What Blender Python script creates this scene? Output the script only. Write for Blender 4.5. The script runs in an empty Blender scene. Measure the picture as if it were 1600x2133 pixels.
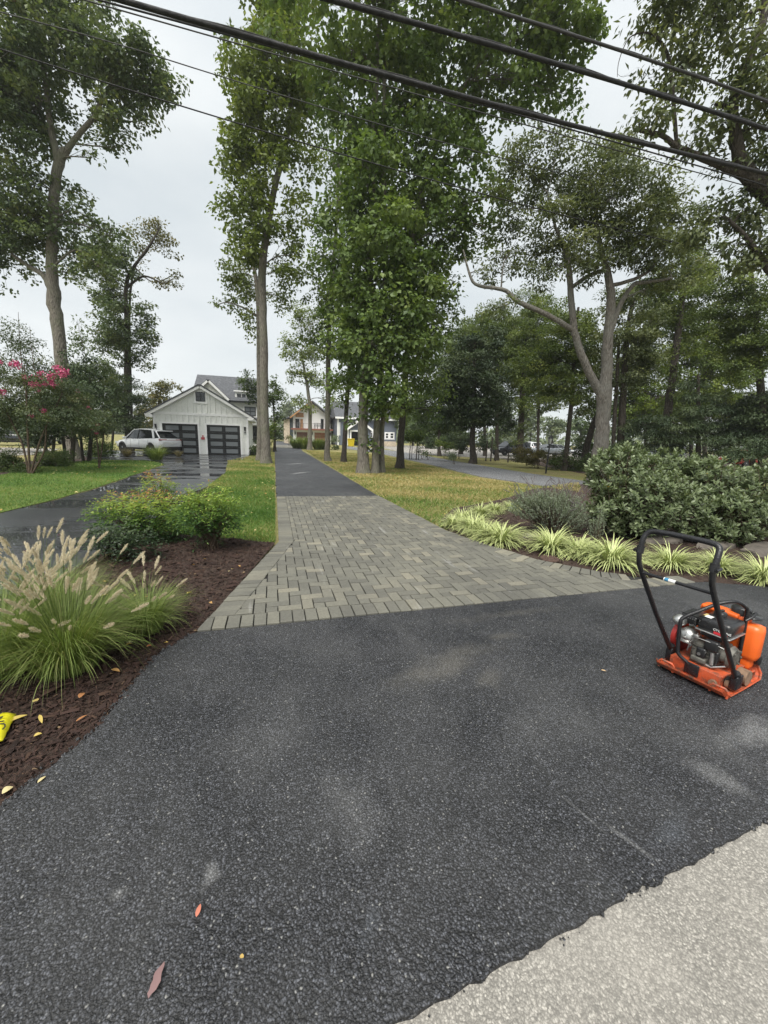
import bpy, bmesh, math, random
import numpy as np
from mathutils import Vector, Matrix
R0 = random.Random(7); rng = np.random.default_rng(11)
sc = bpy.context.scene; COL = sc.collection

# ------------------------------------------------------------------ camera, world, sun, exposure
EYE = 1.5; F = 800.0; CX = 800.0; CY = 1066.5
PITCH = math.radians(10.8); ROLL = math.radians(1.72); YAW = math.radians(16.01)
Z = np.array([0, 0, 1.0])
HD = np.array([math.sin(YAW), math.cos(YAW), 0]); RT = np.array([math.cos(YAW), -math.sin(YAW), 0])
FW = HD*math.cos(PITCH) - Z*math.sin(PITCH); UP = HD*math.sin(PITCH) + Z*math.cos(PITCH)
CR = RT*math.cos(ROLL) + UP*math.sin(ROLL); CU = UP*math.cos(ROLL) - RT*math.sin(ROLL)
cam = bpy.data.cameras.new('camera'); co = bpy.data.objects.new('camera', cam); COL.objects.link(co)
cam.sensor_fit = 'HORIZONTAL'; cam.sensor_width = 36; cam.lens = 18.0; cam.clip_start = .05; cam.clip_end = 3000
co.matrix_world = Matrix(((CR[0], CU[0], -FW[0], 0), (CR[1], CU[1], -FW[1], 0), (CR[2], CU[2], -FW[2], EYE), (0, 0, 0, 1)))
sc.camera = co

SUN_EL, SUN_AZ = math.radians(58), math.radians(215)          # azimuth clockwise from +Y
w = bpy.data.worlds.new("World"); sc.world = w; w.use_nodes = True
nt = w.node_tree; nt.nodes.clear()
def N(t, ty, **kw):
    n = t.nodes.new(ty)
    for k, v in kw.items(): setattr(n, k, v)
    return n
sky = N(nt, 'ShaderNodeTexSky', sky_type='NISHITA', sun_disc=False, sun_elevation=SUN_EL, sun_rotation=SUN_AZ)
bg1 = N(nt, 'ShaderNodeBackground'); bg1.inputs[1].default_value = .05; nt.links.new(sky.outputs[0], bg1.inputs[0])
tc = N(nt, 'ShaderNodeTexCoord'); sx = N(nt, 'ShaderNodeSeparateXYZ'); nt.links.new(tc.outputs['Generated'], sx.inputs[0])
rp = N(nt, 'ShaderNodeValToRGB'); nt.links.new(sx.outputs[2], rp.inputs[0])
e = rp.color_ramp.elements
e[0].position = 0; e[0].color = (.285, .296, .298, 1); e[1].position = .95; e[1].color = (.37, .38, .384, 1)
m_ = e.new(.5); m_.color = (.263, .277, .282, 1)
mp = N(nt, 'ShaderNodeMapping'); mp.inputs['Scale'].default_value = (1.2, 1.2, 3.2); mp.inputs['Rotation'].default_value = (.25, .35, 0)
nt.links.new(tc.outputs['Generated'], mp.inputs[0])
ns = N(nt, 'ShaderNodeTexNoise'); ns.inputs['Scale'].default_value = 1.7; ns.inputs['Detail'].default_value = 5; ns.inputs['Roughness'].default_value = .5
nt.links.new(mp.outputs[0], ns.inputs['Vector'])
r2 = N(nt, 'ShaderNodeValToRGB'); nt.links.new(ns.outputs[0], r2.inputs[0])
r2.color_ramp.elements[0].position = .35; r2.color_ramp.elements[0].color = (.86, .885, .90, 1)
r2.color_ramp.elements[1].position = .65; r2.color_ramp.elements[1].color = (1.07, 1.06, 1.05, 1)
mx = N(nt, 'ShaderNodeMixRGB', blend_type='MULTIPLY'); mx.inputs[0].default_value = 1
nt.links.new(rp.outputs[0], mx.inputs[1]); nt.links.new(r2.outputs[0], mx.inputs[2])
bg2 = N(nt, 'ShaderNodeBackground'); nt.links.new(mx.outputs[0], bg2.inputs[0])
ms = N(nt, 'ShaderNodeMixShader'); ms.inputs[0].default_value = .93
nt.links.new(bg1.outputs[0], ms.inputs[1]); nt.links.new(bg2.outputs[0], ms.inputs[2])
wo = N(nt, 'ShaderNodeOutputWorld'); nt.links.new(ms.outputs[0], wo.inputs[0])
sl = bpy.data.lights.new('sun', 'SUN'); sl.energy = 1.5; sl.angle = math.radians(35); sl.color = (1, .965, .9)
so = bpy.data.objects.new('sun', sl); COL.objects.link(so); so.location = (0, 0, 60)
sd = Vector((math.sin(SUN_AZ)*math.cos(SUN_EL), math.cos(SUN_AZ)*math.cos(SUN_EL), math.sin(SUN_EL)))
so.rotation_euler = sd.to_track_quat('Z', 'Y').to_euler()
vs = sc.view_settings; vs.view_transform = 'Standard'; vs.look = 'None'; vs.exposure = 1.7; vs.gamma = 1; vs.use_curve_mapping = False
cy = sc.cycles; cy.max_bounces = 7; cy.diffuse_bounces = 4; cy.glossy_bounces = 3; cy.transmission_bounces = 4; cy.transparent_max_bounces = 6
cy.use_denoising = True

# ------------------------------------------------------------------ survey of the site: sight lines to ground and distances
def ray(px, py): return CR*(px-CX)/F - CU*(py-CY)/F + FW
def g(px, py, z=0.0):
    r = ray(px, py); t = (z-EYE)/r[2]; return np.array([0, 0, EYE]) + r*t
def at(px, py, D):
    r = ray(px, py); return np.array([0, 0, EYE]) + r*(D/(r@HD))
def gD(px, D, z=0.0):
    lo, hi = 880.0, 2600.0
    for _ in range(50):
        m = (lo+hi)/2
        if at(px, m, D)[2] > z: lo = m
        else: hi = m
    return at(px, lo, D)
def dist(px, py): return float(g(px, py)@HD)

# ------------------------------------------------------------------ materials
MATS = {}
def L_(t, a, b): t.links.new(a, b)
def ramp(t, src, stops):
    r = N(t, 'ShaderNodeValToRGB'); L_(t, src, r.inputs[0]); el = r.color_ramp.elements
    while len(el) < len(stops): el.new(.5)
    for k, (p, c) in zip(el, stops): k.position = p; k.color = (*c, 1) if len(c) == 3 else c
    return r.outputs[0]
def noise(t, vec, scale, detail=3, rough=.55, stretch=None, ty='noise'):
    if stretch:
        m = N(t, 'ShaderNodeMapping'); m.inputs['Scale'].default_value = stretch; L_(t, vec, m.inputs[0]); vec = m.outputs[0]
    if ty == 'voronoi':
        n = N(t, 'ShaderNodeTexVoronoi'); n.inputs['Scale'].default_value = scale; L_(t, vec, n.inputs['Vector']); return n
    n = N(t, 'ShaderNodeTexNoise'); n.inputs['Scale'].default_value = scale; n.inputs['Detail'].default_value = detail
    n.inputs['Roughness'].default_value = rough; L_(t, vec, n.inputs['Vector']); return n.outputs[0]
def math_(t, op, a, b=0.0, clamp=False):
    n = N(t, 'ShaderNodeMath', operation=op); n.use_clamp = clamp
    for i, v in enumerate((a, b)):
        if isinstance(v, (int, float)): n.inputs[i].default_value = v
        else: L_(t, v, n.inputs[i])
    return n.outputs[0]
def mixc(t, f, a, b, bt='MIX'):
    n = N(t, 'ShaderNodeMixRGB', blend_type=bt)
    for i, v in ((0, f), (1, a), (2, b)):
        if isinstance(v, (int, float)): n.inputs[i].default_value = v
        elif isinstance(v, tuple): n.inputs[i].default_value = (*v, 1)
        else: L_(t, v, n.inputs[i])
    return n.outputs[0]
def bump(t, h, s, d, nrm=None):
    b = N(t, 'ShaderNodeBump'); b.inputs['Strength'].default_value = s; b.inputs['Distance'].default_value = d; L_(t, h, b.inputs['Height'])
    if nrm: L_(t, nrm, b.inputs['Normal'])
    return b.outputs[0]
def new(name):
    m = bpy.data.materials.new(name); m.use_nodes = True; t = m.node_tree
    b = t.nodes['Principled BSDF']; c = N(t, 'ShaderNodeTexCoord'); MATS[name] = m
    return m, t, b, c.outputs['Object']
def plain(name, c, rough=.6, metal=0, spec=.5, vary=.12, vscale=6, bmp=0, bscale=40, dirt=None, coat=0):
    m, t, b, v = new(name)
    n = noise(t, v, vscale, 4)
    lo = tuple(x*(1-vary) for x in c); hi = tuple(min(1, x*(1+vary)) for x in c)
    col = ramp(t, n, [(.3, lo), (.7, hi)])
    if dirt:
        d = ramp(t, noise(t, v, dirt[1], 6, .65), [(dirt[2], (0, 0, 0)), (dirt[2]+.15, (1, 1, 1))])
        col = mixc(t, d, col, dirt[0])
    L_(t, col, b.inputs['Base Color']); b.inputs['Roughness'].default_value = rough; b.inputs['Metallic'].default_value = metal
    b.inputs['Specular IOR Level'].default_value = spec; b.inputs['Coat Weight'].default_value = coat
    rr = ramp(t, noise(t, v, vscale*2.3, 3), [(.3, (rough*.8,)*3), (.7, (min(1, rough*1.2),)*3)]); L_(t, rr, b.inputs['Roughness'])
    if bmp: L_(t, bump(t, noise(t, v, bscale, 4), bmp, .02), b.inputs['Normal'])
    return m
def leafm(name, stops, rough=.5, spec=.35, trans=.38, tcol=None):
    m, t, b, v = new(name)
    a = N(t, 'ShaderNodeAttribute'); a.attribute_name = 'rnd'
    c = ramp(t, a.outputs['Fac'], stops); L_(t, c, b.inputs['Base Color'])
    b.inputs['Roughness'].default_value = rough; b.inputs['Specular IOR Level'].default_value = spec
    if trans:
        tr = N(t, 'ShaderNodeBsdfTranslucent'); L_(t, mixc(t, 1.0, c, tcol or (1.25, 1.25, .7), 'MULTIPLY'), tr.inputs[0])
        mm = N(t, 'ShaderNodeMixShader'); mm.inputs[0].default_value = trans
        L_(t, b.outputs[0], mm.inputs[1]); L_(t, tr.outputs[0], mm.inputs[2]); L_(t, mm.outputs[0], t.nodes['Material Output'].inputs[0])
    return m

def asphalt(name, base, stone, dust, dustamt, scale=95, rough=.62, streak=True, bs=.9, paled=.975, gaplo=.16, ctr=1.0, stains=()):
    m, t, b, v = new(name)
    wv = N(t, 'ShaderNodeVectorMath', operation='ADD'); L_(t, v, wv.inputs[0])
    nz = N(t, 'ShaderNodeTexNoise'); nz.inputs['Scale'].default_value = 60; L_(t, v, nz.inputs['Vector'])
    sc_ = N(t, 'ShaderNodeVectorMath', operation='SCALE'); L_(t, nz.outputs['Color'], sc_.inputs[0]); sc_.inputs['Scale'].default_value = .012
    L_(t, sc_.outputs[0], wv.inputs[1])
    vo = noise(t, wv.outputs[0], scale, ty='voronoi'); v2 = noise(t, v, scale*2.1, ty='voronoi')
    sep = N(t, 'ShaderNodeSeparateColor'); L_(t, vo.outputs['Color'], sep.inputs[0])
    per = ramp(t, sep.outputs[0], [(0, tuple(x*(1-.58*ctr) for x in base)), (.45, base), (.82, tuple(x*(1+1.0*ctr) for x in base)), (paled, tuple(x*(1+2.2*ctr) for x in base)), (1, stone)])
    gap = ramp(t, vo.outputs['Distance'], [(.22, (1, 1, 1)), (.66, (gaplo,)*3)])
    col = mixc(t, 1.0, per, gap, 'MULTIPLY')
    big = noise(t, v, .55, 5, .6); mid = noise(t, v, 2.3, 6, .65)
    dm = ramp(t, math_(t, 'ADD', math_(t, 'MULTIPLY', big, .55), math_(t, 'MULTIPLY', mid, .45)), [(.42, (0, 0, 0)), (.70, (1, 1, 1))])
    if streak:
        s1 = ramp(t, noise(t, v, 1.1, 6, .6, (2.2, .5, 1)), [(.56, (0, 0, 0)), (.70, (.9, .9, .9))])
        dm = mixc(t, .5, dm, s1, 'ADD')
    tops = ramp(t, vo.outputs['Distance'], [(.2, (1, 1, 1)), (.65, (.15, .15, .15))])
    f = math_(t, 'MULTIPLY', math_(t, 'MULTIPLY', dm, dustamt), math_(t, 'MULTIPLY_ADD', tops, .7))
    col = mixc(t, f, col, dust)
    if stains:
        wn = N(t, 'ShaderNodeTexNoise'); wn.inputs['Scale'].default_value = 4; wn.inputs['Detail'].default_value = 5; L_(t, v, wn.inputs['Vector'])
        w1 = N(t, 'ShaderNodeVectorMath', operation='SUBTRACT'); L_(t, wn.outputs['Color'], w1.inputs[0]); w1.inputs[1].default_value = (.5, .5, .5)
        w2 = N(t, 'ShaderNodeVectorMath', operation='SCALE'); L_(t, w1.outputs[0], w2.inputs[0]); w2.inputs['Scale'].default_value = .22
        w3 = N(t, 'ShaderNodeVectorMath', operation='ADD'); L_(t, v, w3.inputs[0]); L_(t, w2.outputs[0], w3.inputs[1])
    for (x_, y_, z_, a_, lx, ly, amt, sc_c, nsc) in stains:     # dust and scuff marks lying on the surface, each with its own place and outline
        mpn = N(t, 'ShaderNodeMapping', vector_type='TEXTURE'); mpn.inputs['Location'].default_value = (x_, y_, z_); mpn.inputs['Rotation'].default_value = (0, 0, a_); mpn.inputs['Scale'].default_value = (lx, ly, 1); L_(t, w3.outputs[0] if ly > .03 else v, mpn.inputs[0])
        ln = N(t, 'ShaderNodeVectorMath', operation='LENGTH'); L_(t, mpn.outputs[0], ln.inputs[0])
        sm = math_(t, 'SUBTRACT', 1.0, ln.outputs['Value'], True); sm = math_(t, 'MULTIPLY', sm, math_(t, 'MULTIPLY', noise(t, v, nsc, 6, .7), 2.2))
        sm = math_(t, 'MULTIPLY', math_(t, 'MULTIPLY', ramp(t, sm, [(.25, (0, 0, 0)), (1.0, (1, 1, 1))]), amt*.36), math_(t, 'MULTIPLY_ADD', tops, .8)); col = mixc(t, sm, col, sc_c)
    L_(t, col, b.inputs['Base Color'])
    h = math_(t, 'SUBTRACT', 1.0, vo.outputs['Distance']); h = math_(t, 'ADD', h, math_(t, 'MULTIPLY', v2.outputs['Distance'], -.35))
    L_(t, bump(t, h, bs, .5/scale), b.inputs['Normal'])
    L_(t, ramp(t, mid, [(.3, (rough-.1,)*3), (.7, (min(1, rough+.15),)*3)]), b.inputs['Roughness'])
    b.inputs['Specular IOR Level'].default_value = .5
    return m, t, b, v

TAN, PALE, BLU = (.19, .175, .145), (.34, .34, .335), (.16, .18, .21)
def st_(px, py, px2, py2, wd, amt, c, nsc=5):
    a, b_ = g(px, py, .02), g(px2, py2, .02); d = b_-a; m_ = (a+b_)/2; return (m_[0], m_[1], .02, math.atan2(d[1], d[0]), max(.02, np.linalg.norm(d)*.62), wd, amt, c, nsc)
asphalt('fresh_asphalt', (.036, .0375, .043), (.27, .265, .25), (.15, .15, .147), .30, scale=140, bs=1.0, gaplo=.10, ctr=1.15, stains=[
    st_(760, 1450, 1060, 1330, .20, .75, TAN, 3), st_(1010, 1330, 1100, 1320, .08, .6, TAN, 6), st_(1000, 1440, 1040, 1390, .10, .55, TAN), st_(1480, 1560, 1640, 1500, .14, .9, PALE, 7), st_(1400, 1560, 1600, 1680, .10, .75, PALE, 9),
    st_(1240, 1700, 1390, 1810, .018, .8, PALE, 14), st_(1330, 1790, 1440, 1690, .07, .5, BLU, 9), st_(1150, 1640, 1290, 1760, .012, .6, PALE, 14), st_(700, 1600, 790, 1800, .16, .35, PALE, 22), st_(390, 1850, 450, 1790, .05, .9, PALE, 30), st_(230, 1880, 280, 1830, .04, .7, PALE, 30),
    st_(900, 1300, 1200, 1260, .12, .4, TAN, 4), st_(740, 2000, 790, 1850, .05, .45, BLU, 12), st_(480, 1640, 640, 1420, .3, .22, PALE, 18), st_(1000, 1600, 1200, 1450, .3, .2, PALE, 18)])
asphalt('path_asphalt', (.21, .215, .225), (.36, .36, .36), (.36, .36, .36), .4, scale=70, rough=.8, streak=False, bs=.4)
asphalt('old_road', (.265, .25, .222), (.40, .38, .34), (.335, .315, .28), .8, scale=170, rough=.72, streak=True, bs=.45, paled=.95, gaplo=.62, ctr=.35)
asphalt('gravel_lot', (.40, .37, .33), (.55, .52, .48), (.5, .47, .43), .5, scale=20, rough=.9, streak=False, bs=.5)
asphalt('drive_asphalt', (.042, .0445, .051), (.16, .16, .16), (.20, .20, .20), .28, scale=90, rough=.6, bs=.5, stains=[st_(590, 968, 640, 964, .25, 1.6, PALE, 2.5), st_(600, 988, 650, 982, .22, 1.8, PALE, 3)])
# wet left driveway: film of water and standing puddles
m, t, b, v = asphalt('wet_asphalt', (.05, .053, .06), (.10, .10, .10), (.13, .13, .13), .3, scale=90, rough=.5, bs=.35)
pn = noise(t, v, .75, 4, .6, (.42, 1.15, 1)); pud = ramp(t, pn, [(.48, (0, 0, 0)), (.54, (1, 1, 1))])
L_(t, mixc(t, pud, (.30,)*3, (.03,)*3), b.inputs['Roughness'])
nb = b.inputs['Normal'].links[0].from_node; nb.inputs['Strength'].default_value = .3
L_(t, math_(t, 'MULTIPLY', math_(t, 'SUBTRACT', 1.0, pud), .3), nb.inputs['Strength'])

def grassm(name, g1, g2, dry, lo, hi):
    m, t, b, v = new(name)
    fine = noise(t, v, 30, 6, .75); mid = noise(t, v, 3.2, 7, .72); big = noise(t, v, .33, 4, .6)
    c = ramp(t, fine, [(.36, tuple(x*.75 for x in g1)), (.62, tuple(x*1.1 for x in g2))])
    d = ramp(t, math_(t, 'ADD', math_(t, 'MULTIPLY', big, .6), math_(t, 'MULTIPLY', mid, .4)), [(lo, (0, 0, 0)), (hi, (1, 1, 1))])
    dc = ramp(t, fine, [(.36, tuple(x*.5 for x in dry)), (.62, tuple(x*1.15 for x in dry))])
    L_(t, mixc(t, d, c, dc), b.inputs['Base Color']); b.inputs['Roughness'].default_value = .9; b.inputs['Specular IOR Level'].default_value = .15
    L_(t, bump(t, math_(t, 'ADD', fine, mid), .9, .05), b.inputs['Normal'])
    return m
grassm('lawn_dry', (.12, .14, .04), (.24, .245, .085), (.34, .285, .135), .40, .62)
grassm('lawn_green', (.066, .13, .024), (.145, .235, .05), (.24, .25, .08), .47, .72)
m, t, b, v = new('mulch')
n1 = noise(t, v, 55, 5, .7, (1, .45, 1)); n2 = noise(t, v, 4, 4)
c = ramp(t, n1, [(.3, (.014, .008, .006)), (.6, (.05, .028, .02)), (.75, (.10, .06, .045))])
L_(t, mixc(t, math_(t, 'MULTIPLY', n2, .45), c, (.10, .065, .045)), b.inputs['Base Color']); b.inputs['Roughness'].default_value = .9
L_(t, bump(t, n1, 1.0, .03), b.inputs['Normal'])
leafm('mulch_chip', [(0, (0.014, 0.009, 0.007)), (.5, (0.044, 0.025, 0.02)), (.85, (0.062, 0.037, 0.025)), (1, (0.186, 0.130, 0.074))], rough=.85, spec=.25, trans=0)
# pavers
m, t, b, v = new('paver')
oi = N(t, 'ShaderNodeObjectInfo'); a = N(t, 'ShaderNodeAttribute'); a.attribute_name = 'rnd'
k = math_(t, 'FRACT', math_(t, 'ADD', oi.outputs['Random'], a.outputs['Fac']))
geo = N(t, 'ShaderNodeNewGeometry'); gp = geo.outputs['Position']
c = ramp(t, k, [(0, (.118, .115, .099)), (.4, (.138, .135, .115)), (.75, (.155, .151, .126)), (.94, (.185, .176, .142)), (1, (.225, .21, .165))])
n1 = noise(t, gp, 45, 5, .7); n2 = noise(t, gp, 1.1, 4, .6)
c = mixc(t, .55, c, ramp(t, n1, [(.25, (.6, .6, .6)), (.75, (1.25, 1.25, 1.25))]), 'MULTIPLY')
c = mixc(t, .7, c, ramp(t, n2, [(.3, (.72, .72, .74)), (.7, (1.2, 1.19, 1.14))]), 'MULTIPLY')
sc1 = ramp(t, noise(t, gp, 2.2, 5, .6, (3.2, .5, 1)), [(.62, (0, 0, 0)), (.72, (.45, .45, .45))])
c = mixc(t, sc1, c, (.34, .335, .32))
L_(t, c, b.inputs['Base Color']); b.inputs['Roughness'].default_value = .8; b.inputs['Specular IOR Level'].default_value = .35
L_(t, bump(t, n1, .5, .004), b.inputs['Normal'])
plain('joint_sand', (.018, .017, .015), .95, bmp=.5, bscale=150)
# bark
def bark(name, c1, c2, moss=None):
    m, t, b, v = new(name)
    f = noise(t, v, 9, 6, .65, (3.5, 3.5, .7)); f2 = noise(t, v, 1.3, 4)
    vo = noise(t, v, 16, ty='voronoi', stretch=(1.6, 1.6, .35))
    c = ramp(t, f, [(.32, c1), (.66, c2)])
    if moss: c = mixc(t, ramp(t, f2, [(.45, (0, 0, 0)), (.7, (.7, .7, .7))]), c, moss)
    L_(t, c, b.inputs['Base Color']); b.inputs['Roughness'].default_value = .9; b.inputs['Specular IOR Level'].default_value = .2
    L_(t, bump(t, math_(t, 'ADD', f, math_(t, 'MULTIPLY', vo.outputs['Distance'], -.7)), 1.0, .05), b.inputs['Normal'])
bark('bark_grey', (.075, .066, .055), (.27, .245, .21), (.17, .18, .12))
bark('bark_dark', (.028, .024, .02), (.11, .095, .08))
bark('bark_oak', (.08, .072, .062), (.25, .23, .205), (.20, .20, .18))
bark('bark_pale', (.20, .17, .14), (.42, .37, .31))
bark('twig', (.05, .035, .022), (.15, .11, .08))
# foliage
leafm('leaf_gum', [(0, (0.054, 0.090, 0.026)), (.5, (0.114, 0.168, 0.048)), (.85, (0.180, 0.240, 0.066)), (1, (0.264, 0.300, 0.078))])
leafm('leaf_gum_light', [(0, (0.072, 0.102, 0.026)), (.5, (0.144, 0.192, 0.050)), (.85, (0.222, 0.264, 0.070)), (1, (0.300, 0.312, 0.084))])
leafm('leaf_maple', [(0, (.055, .095, .03)), (.5, (.12, .18, .05)), (.85, (.19, .255, .072)), (1, (.24, .285, .085))], trans=.38)
leafm('leaf_left', [(0, (0.050, 0.079, 0.041)), (.5, (0.098, 0.138, 0.060)), (.85, (0.156, 0.192, 0.078)), (.97, (0.216, 0.216, 0.084)), (1, (0.312, 0.156, 0.096))])
leafm('leaf_oak', [(0, (0.054, 0.074, 0.038)), (.5, (0.106, 0.132, 0.060)), (.85, (0.168, 0.192, 0.082)), (1, (0.240, 0.240, 0.102))])
leafm('leaf_wood', [(0, (0.050, 0.079, 0.024)), (.5, (0.108, 0.150, 0.041)), (.85, (0.180, 0.222, 0.058)), (1, (0.276, 0.288, 0.084))])
leafm('leaf_bright', [(0, (.05, .085, .012)), (.5, (.11, .16, .025)), (1, (.20, .24, .04))], trans=.4)
leafm('leaf_pale_haze', [(0, (.10, .13, .085)), (.5, (.15, .19, .11)), (1, (.22, .25, .14))])  # far trees wear it with distance haze painted in; near bushes are simply pale
leafm('leaf_yellowing', [(0, (.06, .07, .025)), (.5, (.12, .12, .04)), (.85, (.19, .165, .05)), (1, (.24, .17, .06))])
leafm('leaf_evergreen', [(0, (.03, .05, .026)), (.5, (.055, .085, .038)), (1, (.11, .14, .06))], trans=.15)
leafm('leaf_crape', [(0, (.045, .066, .038)), (.5, (.085, .115, .055)), (.9, (.14, .16, .07)), (1, (.22, .13, .08))])
leafm('leaf_hedge', [(0, (.03, .052, .014)), (.5, (.062, .10, .024)), (1, (.12, .165, .04))])
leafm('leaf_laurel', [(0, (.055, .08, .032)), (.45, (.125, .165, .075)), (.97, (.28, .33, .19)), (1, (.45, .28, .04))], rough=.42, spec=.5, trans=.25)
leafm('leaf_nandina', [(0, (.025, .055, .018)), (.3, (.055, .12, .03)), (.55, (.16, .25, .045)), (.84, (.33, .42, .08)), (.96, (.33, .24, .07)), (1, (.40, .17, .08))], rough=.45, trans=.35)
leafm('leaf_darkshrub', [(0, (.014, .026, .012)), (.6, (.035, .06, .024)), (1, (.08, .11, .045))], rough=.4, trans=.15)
leafm('blossom', [(0, (.40, .04, .14)), (.6, (.60, .10, .24)), (1, (.72, .28, .38))], trans=.3, tcol=(1, 1, 1))
leafm('grass_blade', [(0, (.05, .115, .018)), (.35, (.125, .23, .04)), (.65, (.25, .25, .08)), (1, (.46, .37, .17))], rough=.6, trans=.3)
leafm('fountain_blade', [(0, (.10, .15, .03)), (.5, (.20, .27, .07)), (.85, (.34, .37, .14)), (1, (.46, .39, .2))], rough=.5, trans=.3)
leafm('plume', [(0, (.52, .44, .29)), (.5, (.72, .64, .46)), (1, (.84, .78, .62))], rough=.8, trans=.35, tcol=(1, 1, 1))
leafm('sage_leaf', [(0, (.14, .17, .11)), (.5, (.25, .295, .215)), (1, (.40, .45, .36))], rough=.7)
leafm('dry_blade', [(0, (.10, .09, .05)), (.5, (.22, .19, .12)), (1, (.36, .32, .20))], rough=.8)
leafm('sedge_blade', [(0, (.14, .08, .03)), (.5, (.26, .16, .06)), (1, (.36, .24, .10))], rough=.7)
leafm('fallen_leaf', [(0, (.32, .10, .05)), (.4, (.42, .24, .09)), (.75, (.55, .42, .12)), (1, (.60, .52, .30))], rough=.7, trans=.2)
m, t, b, v = new('liriope_blade')
uv = N(t, 'ShaderNodeUVMap'); uv.uv_map = 'UVMap'; su = N(t, 'ShaderNodeSeparateXYZ'); L_(t, uv.outputs[0], su.inputs[0])
a = N(t, 'ShaderNodeAttribute'); a.attribute_name = 'rnd'
ctr = ramp(t, su.outputs[0], [(.0, (.72, .73, .36)), (.30, (.64, .67, .29)), (.38, (.10, .19, .04)), (.62, (.10, .19, .04)), (.70, (.64, .67, .29)), (1, (.72, .73, .36))])
L_(t, mixc(t, math_(t, 'MULTIPLY', a.outputs['Fac'], .4), ctr, (.15, .24, .05)), b.inputs['Base Color']); b.inputs['Roughness'].default_value = .45
# built things
plain('white_paint', (.74, .745, .72), .55, vary=.04); plain('siding', (.79, .80, .765), .6, vary=.05)
plain('white_trim', (.86, .86, .85), .5, vary=.03)
plain('black_frame', (.012, .013, .014), .4); plain('black_metal', (.014, .014, .015), .45, bmp=.1)
plain('shade_black', (.02, .017, .015), .9); plain('wood_door', (.27, .115, .05), .5, vary=.3, vscale=3)
plain('wood_pale', (.36, .19, .08), .5, vary=.3, vscale=3); plain('wood_dark_red', (.13, .05, .032), .55, vary=.3)
plain('deck_red', (.20, .075, .05), .6, vary=.2)
plain('blue_siding', (.13, .15, .19), .6, vary=.05); plain('teal_dark', (.04, .06, .068), .5)
plain('rail_metal', (.08, .08, .08), .4); plain('yellow_plastic', (.58, .44, .01), .45); plain('red_sign', (.5, .09, .1), .5)
plain('stone_tan', (.50, .42, .32), .85, vary=.3, vscale=4, bmp=.6); plain('rock', (.11, .095, .08), .9, vary=.35, vscale=5, bmp=.9, bscale=12)
plain('lamp_glass', (.55, .56, .54), .2)
m, t, b, v = new('frosted_glass'); b.inputs['Base Color'].default_value = (.16, .175, .185, 1); b.inputs['Roughness'].default_value = .22; b.inputs['Specular IOR Level'].default_value = .6
m, t, b, v = new('window_glass'); b.inputs['Base Color'].default_value = (.015, .018, .02, 1); b.inputs['Roughness'].default_value = .06; b.inputs['Specular IOR Level'].default_value = .7
m, t, b, v = new('shingle'); n = noise(t, v, 9, 4, .7, (1, 1, 3)); vv = noise(t, v, 4, ty='voronoi', stretch=(1, 1.0, 3))
L_(t, mixc(t, .5, ramp(t, n, [(.3, (.05, .053, .06)), (.7, (.12, .125, .135))]), vv.outputs['Distance'], 'SOFT_LIGHT'), b.inputs['Base Color']); b.inputs['Roughness'].default_value = .9
# vehicles and compactor
plain('car_white', (.78, .79, .80), .25, vary=.02, coat=.6); plain('car_black', (.012, .014, .02), .2, coat=.6); plain('car_silver', (.42, .44, .46), .3, metal=.5, coat=.4)
plain('car_red', (.38, .02, .02), .25, coat=.5); plain('car_grey', (.12, .13, .14), .3, coat=.4)
plain('tyre', (.018, .018, .018), .9); plain('rim', (.32, .33, .34), .35, metal=.8); plain('tail_light', (.30, .015, .015), .2); plain('head_light', (.6, .62, .64), .15)
plain('orange_plate', (.48, .085, .03), .5, vary=.22, vscale=14, dirt=((.15, .075, .05), 22, .47), bmp=.15)
plain('orange_plastic', (.80, .135, .018), .38, vary=.06, vscale=8, dirt=((.55, .12, .04), 14, .62))
plain('engine_black', (.017, .017, .018), .3, vary=.2, dirt=((.06, .056, .05), 25, .6)); plain('engine_grey', (.12, .115, .10), .6, metal=.3, vary=.4, vscale=30)
plain('aluminium', (.50, .50, .49), .35, metal=.85, vary=.25, vscale=25); plain('handle_black', (.012, .012, .014), .32, vary=.3, vscale=30, dirt=((.09, .085, .08), 38, .66), bmp=.2, bscale=120)
plain('engine_red', (.42, .035, .03), .4); plain('rubber', (.02, .019, .018), .9); plain('dusty_brown', (.20, .13, .085), .85, vary=.3, vscale=30)
plain('label_white', (.78, .78, .76), .5); plain('label_yellow', (.70, .55, .22), .5); plain('label_blue', (.05, .22, .38), .5); plain('label_red', (.5, .03, .04), .5)
plain('cable_black', (.008, .008, .009), .75, bmp=.4, bscale=60); plain('cable_grey', (.03, .03, .03), .7, bmp=.3, bscale=80)
plain('bag_yellow', (.80, .72, .03), .35, vary=.06); plain('ink', (.02, .02, .01), .5)
plain('rust', (.085, .05, .038), .85, vary=.4, vscale=40, bmp=.5, bscale=90)
plain('wood_chip', (.52, .36, .20), .8)
leafm('leaf_red', [(0, (.50, .15, .10)), (1, (.60, .24, .16))], rough=.55, trans=.2); leafm('leaf_purple', [(0, (.20, .12, .12)), (1, (.24, .15, .145))], rough=.6, trans=.1)

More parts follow.
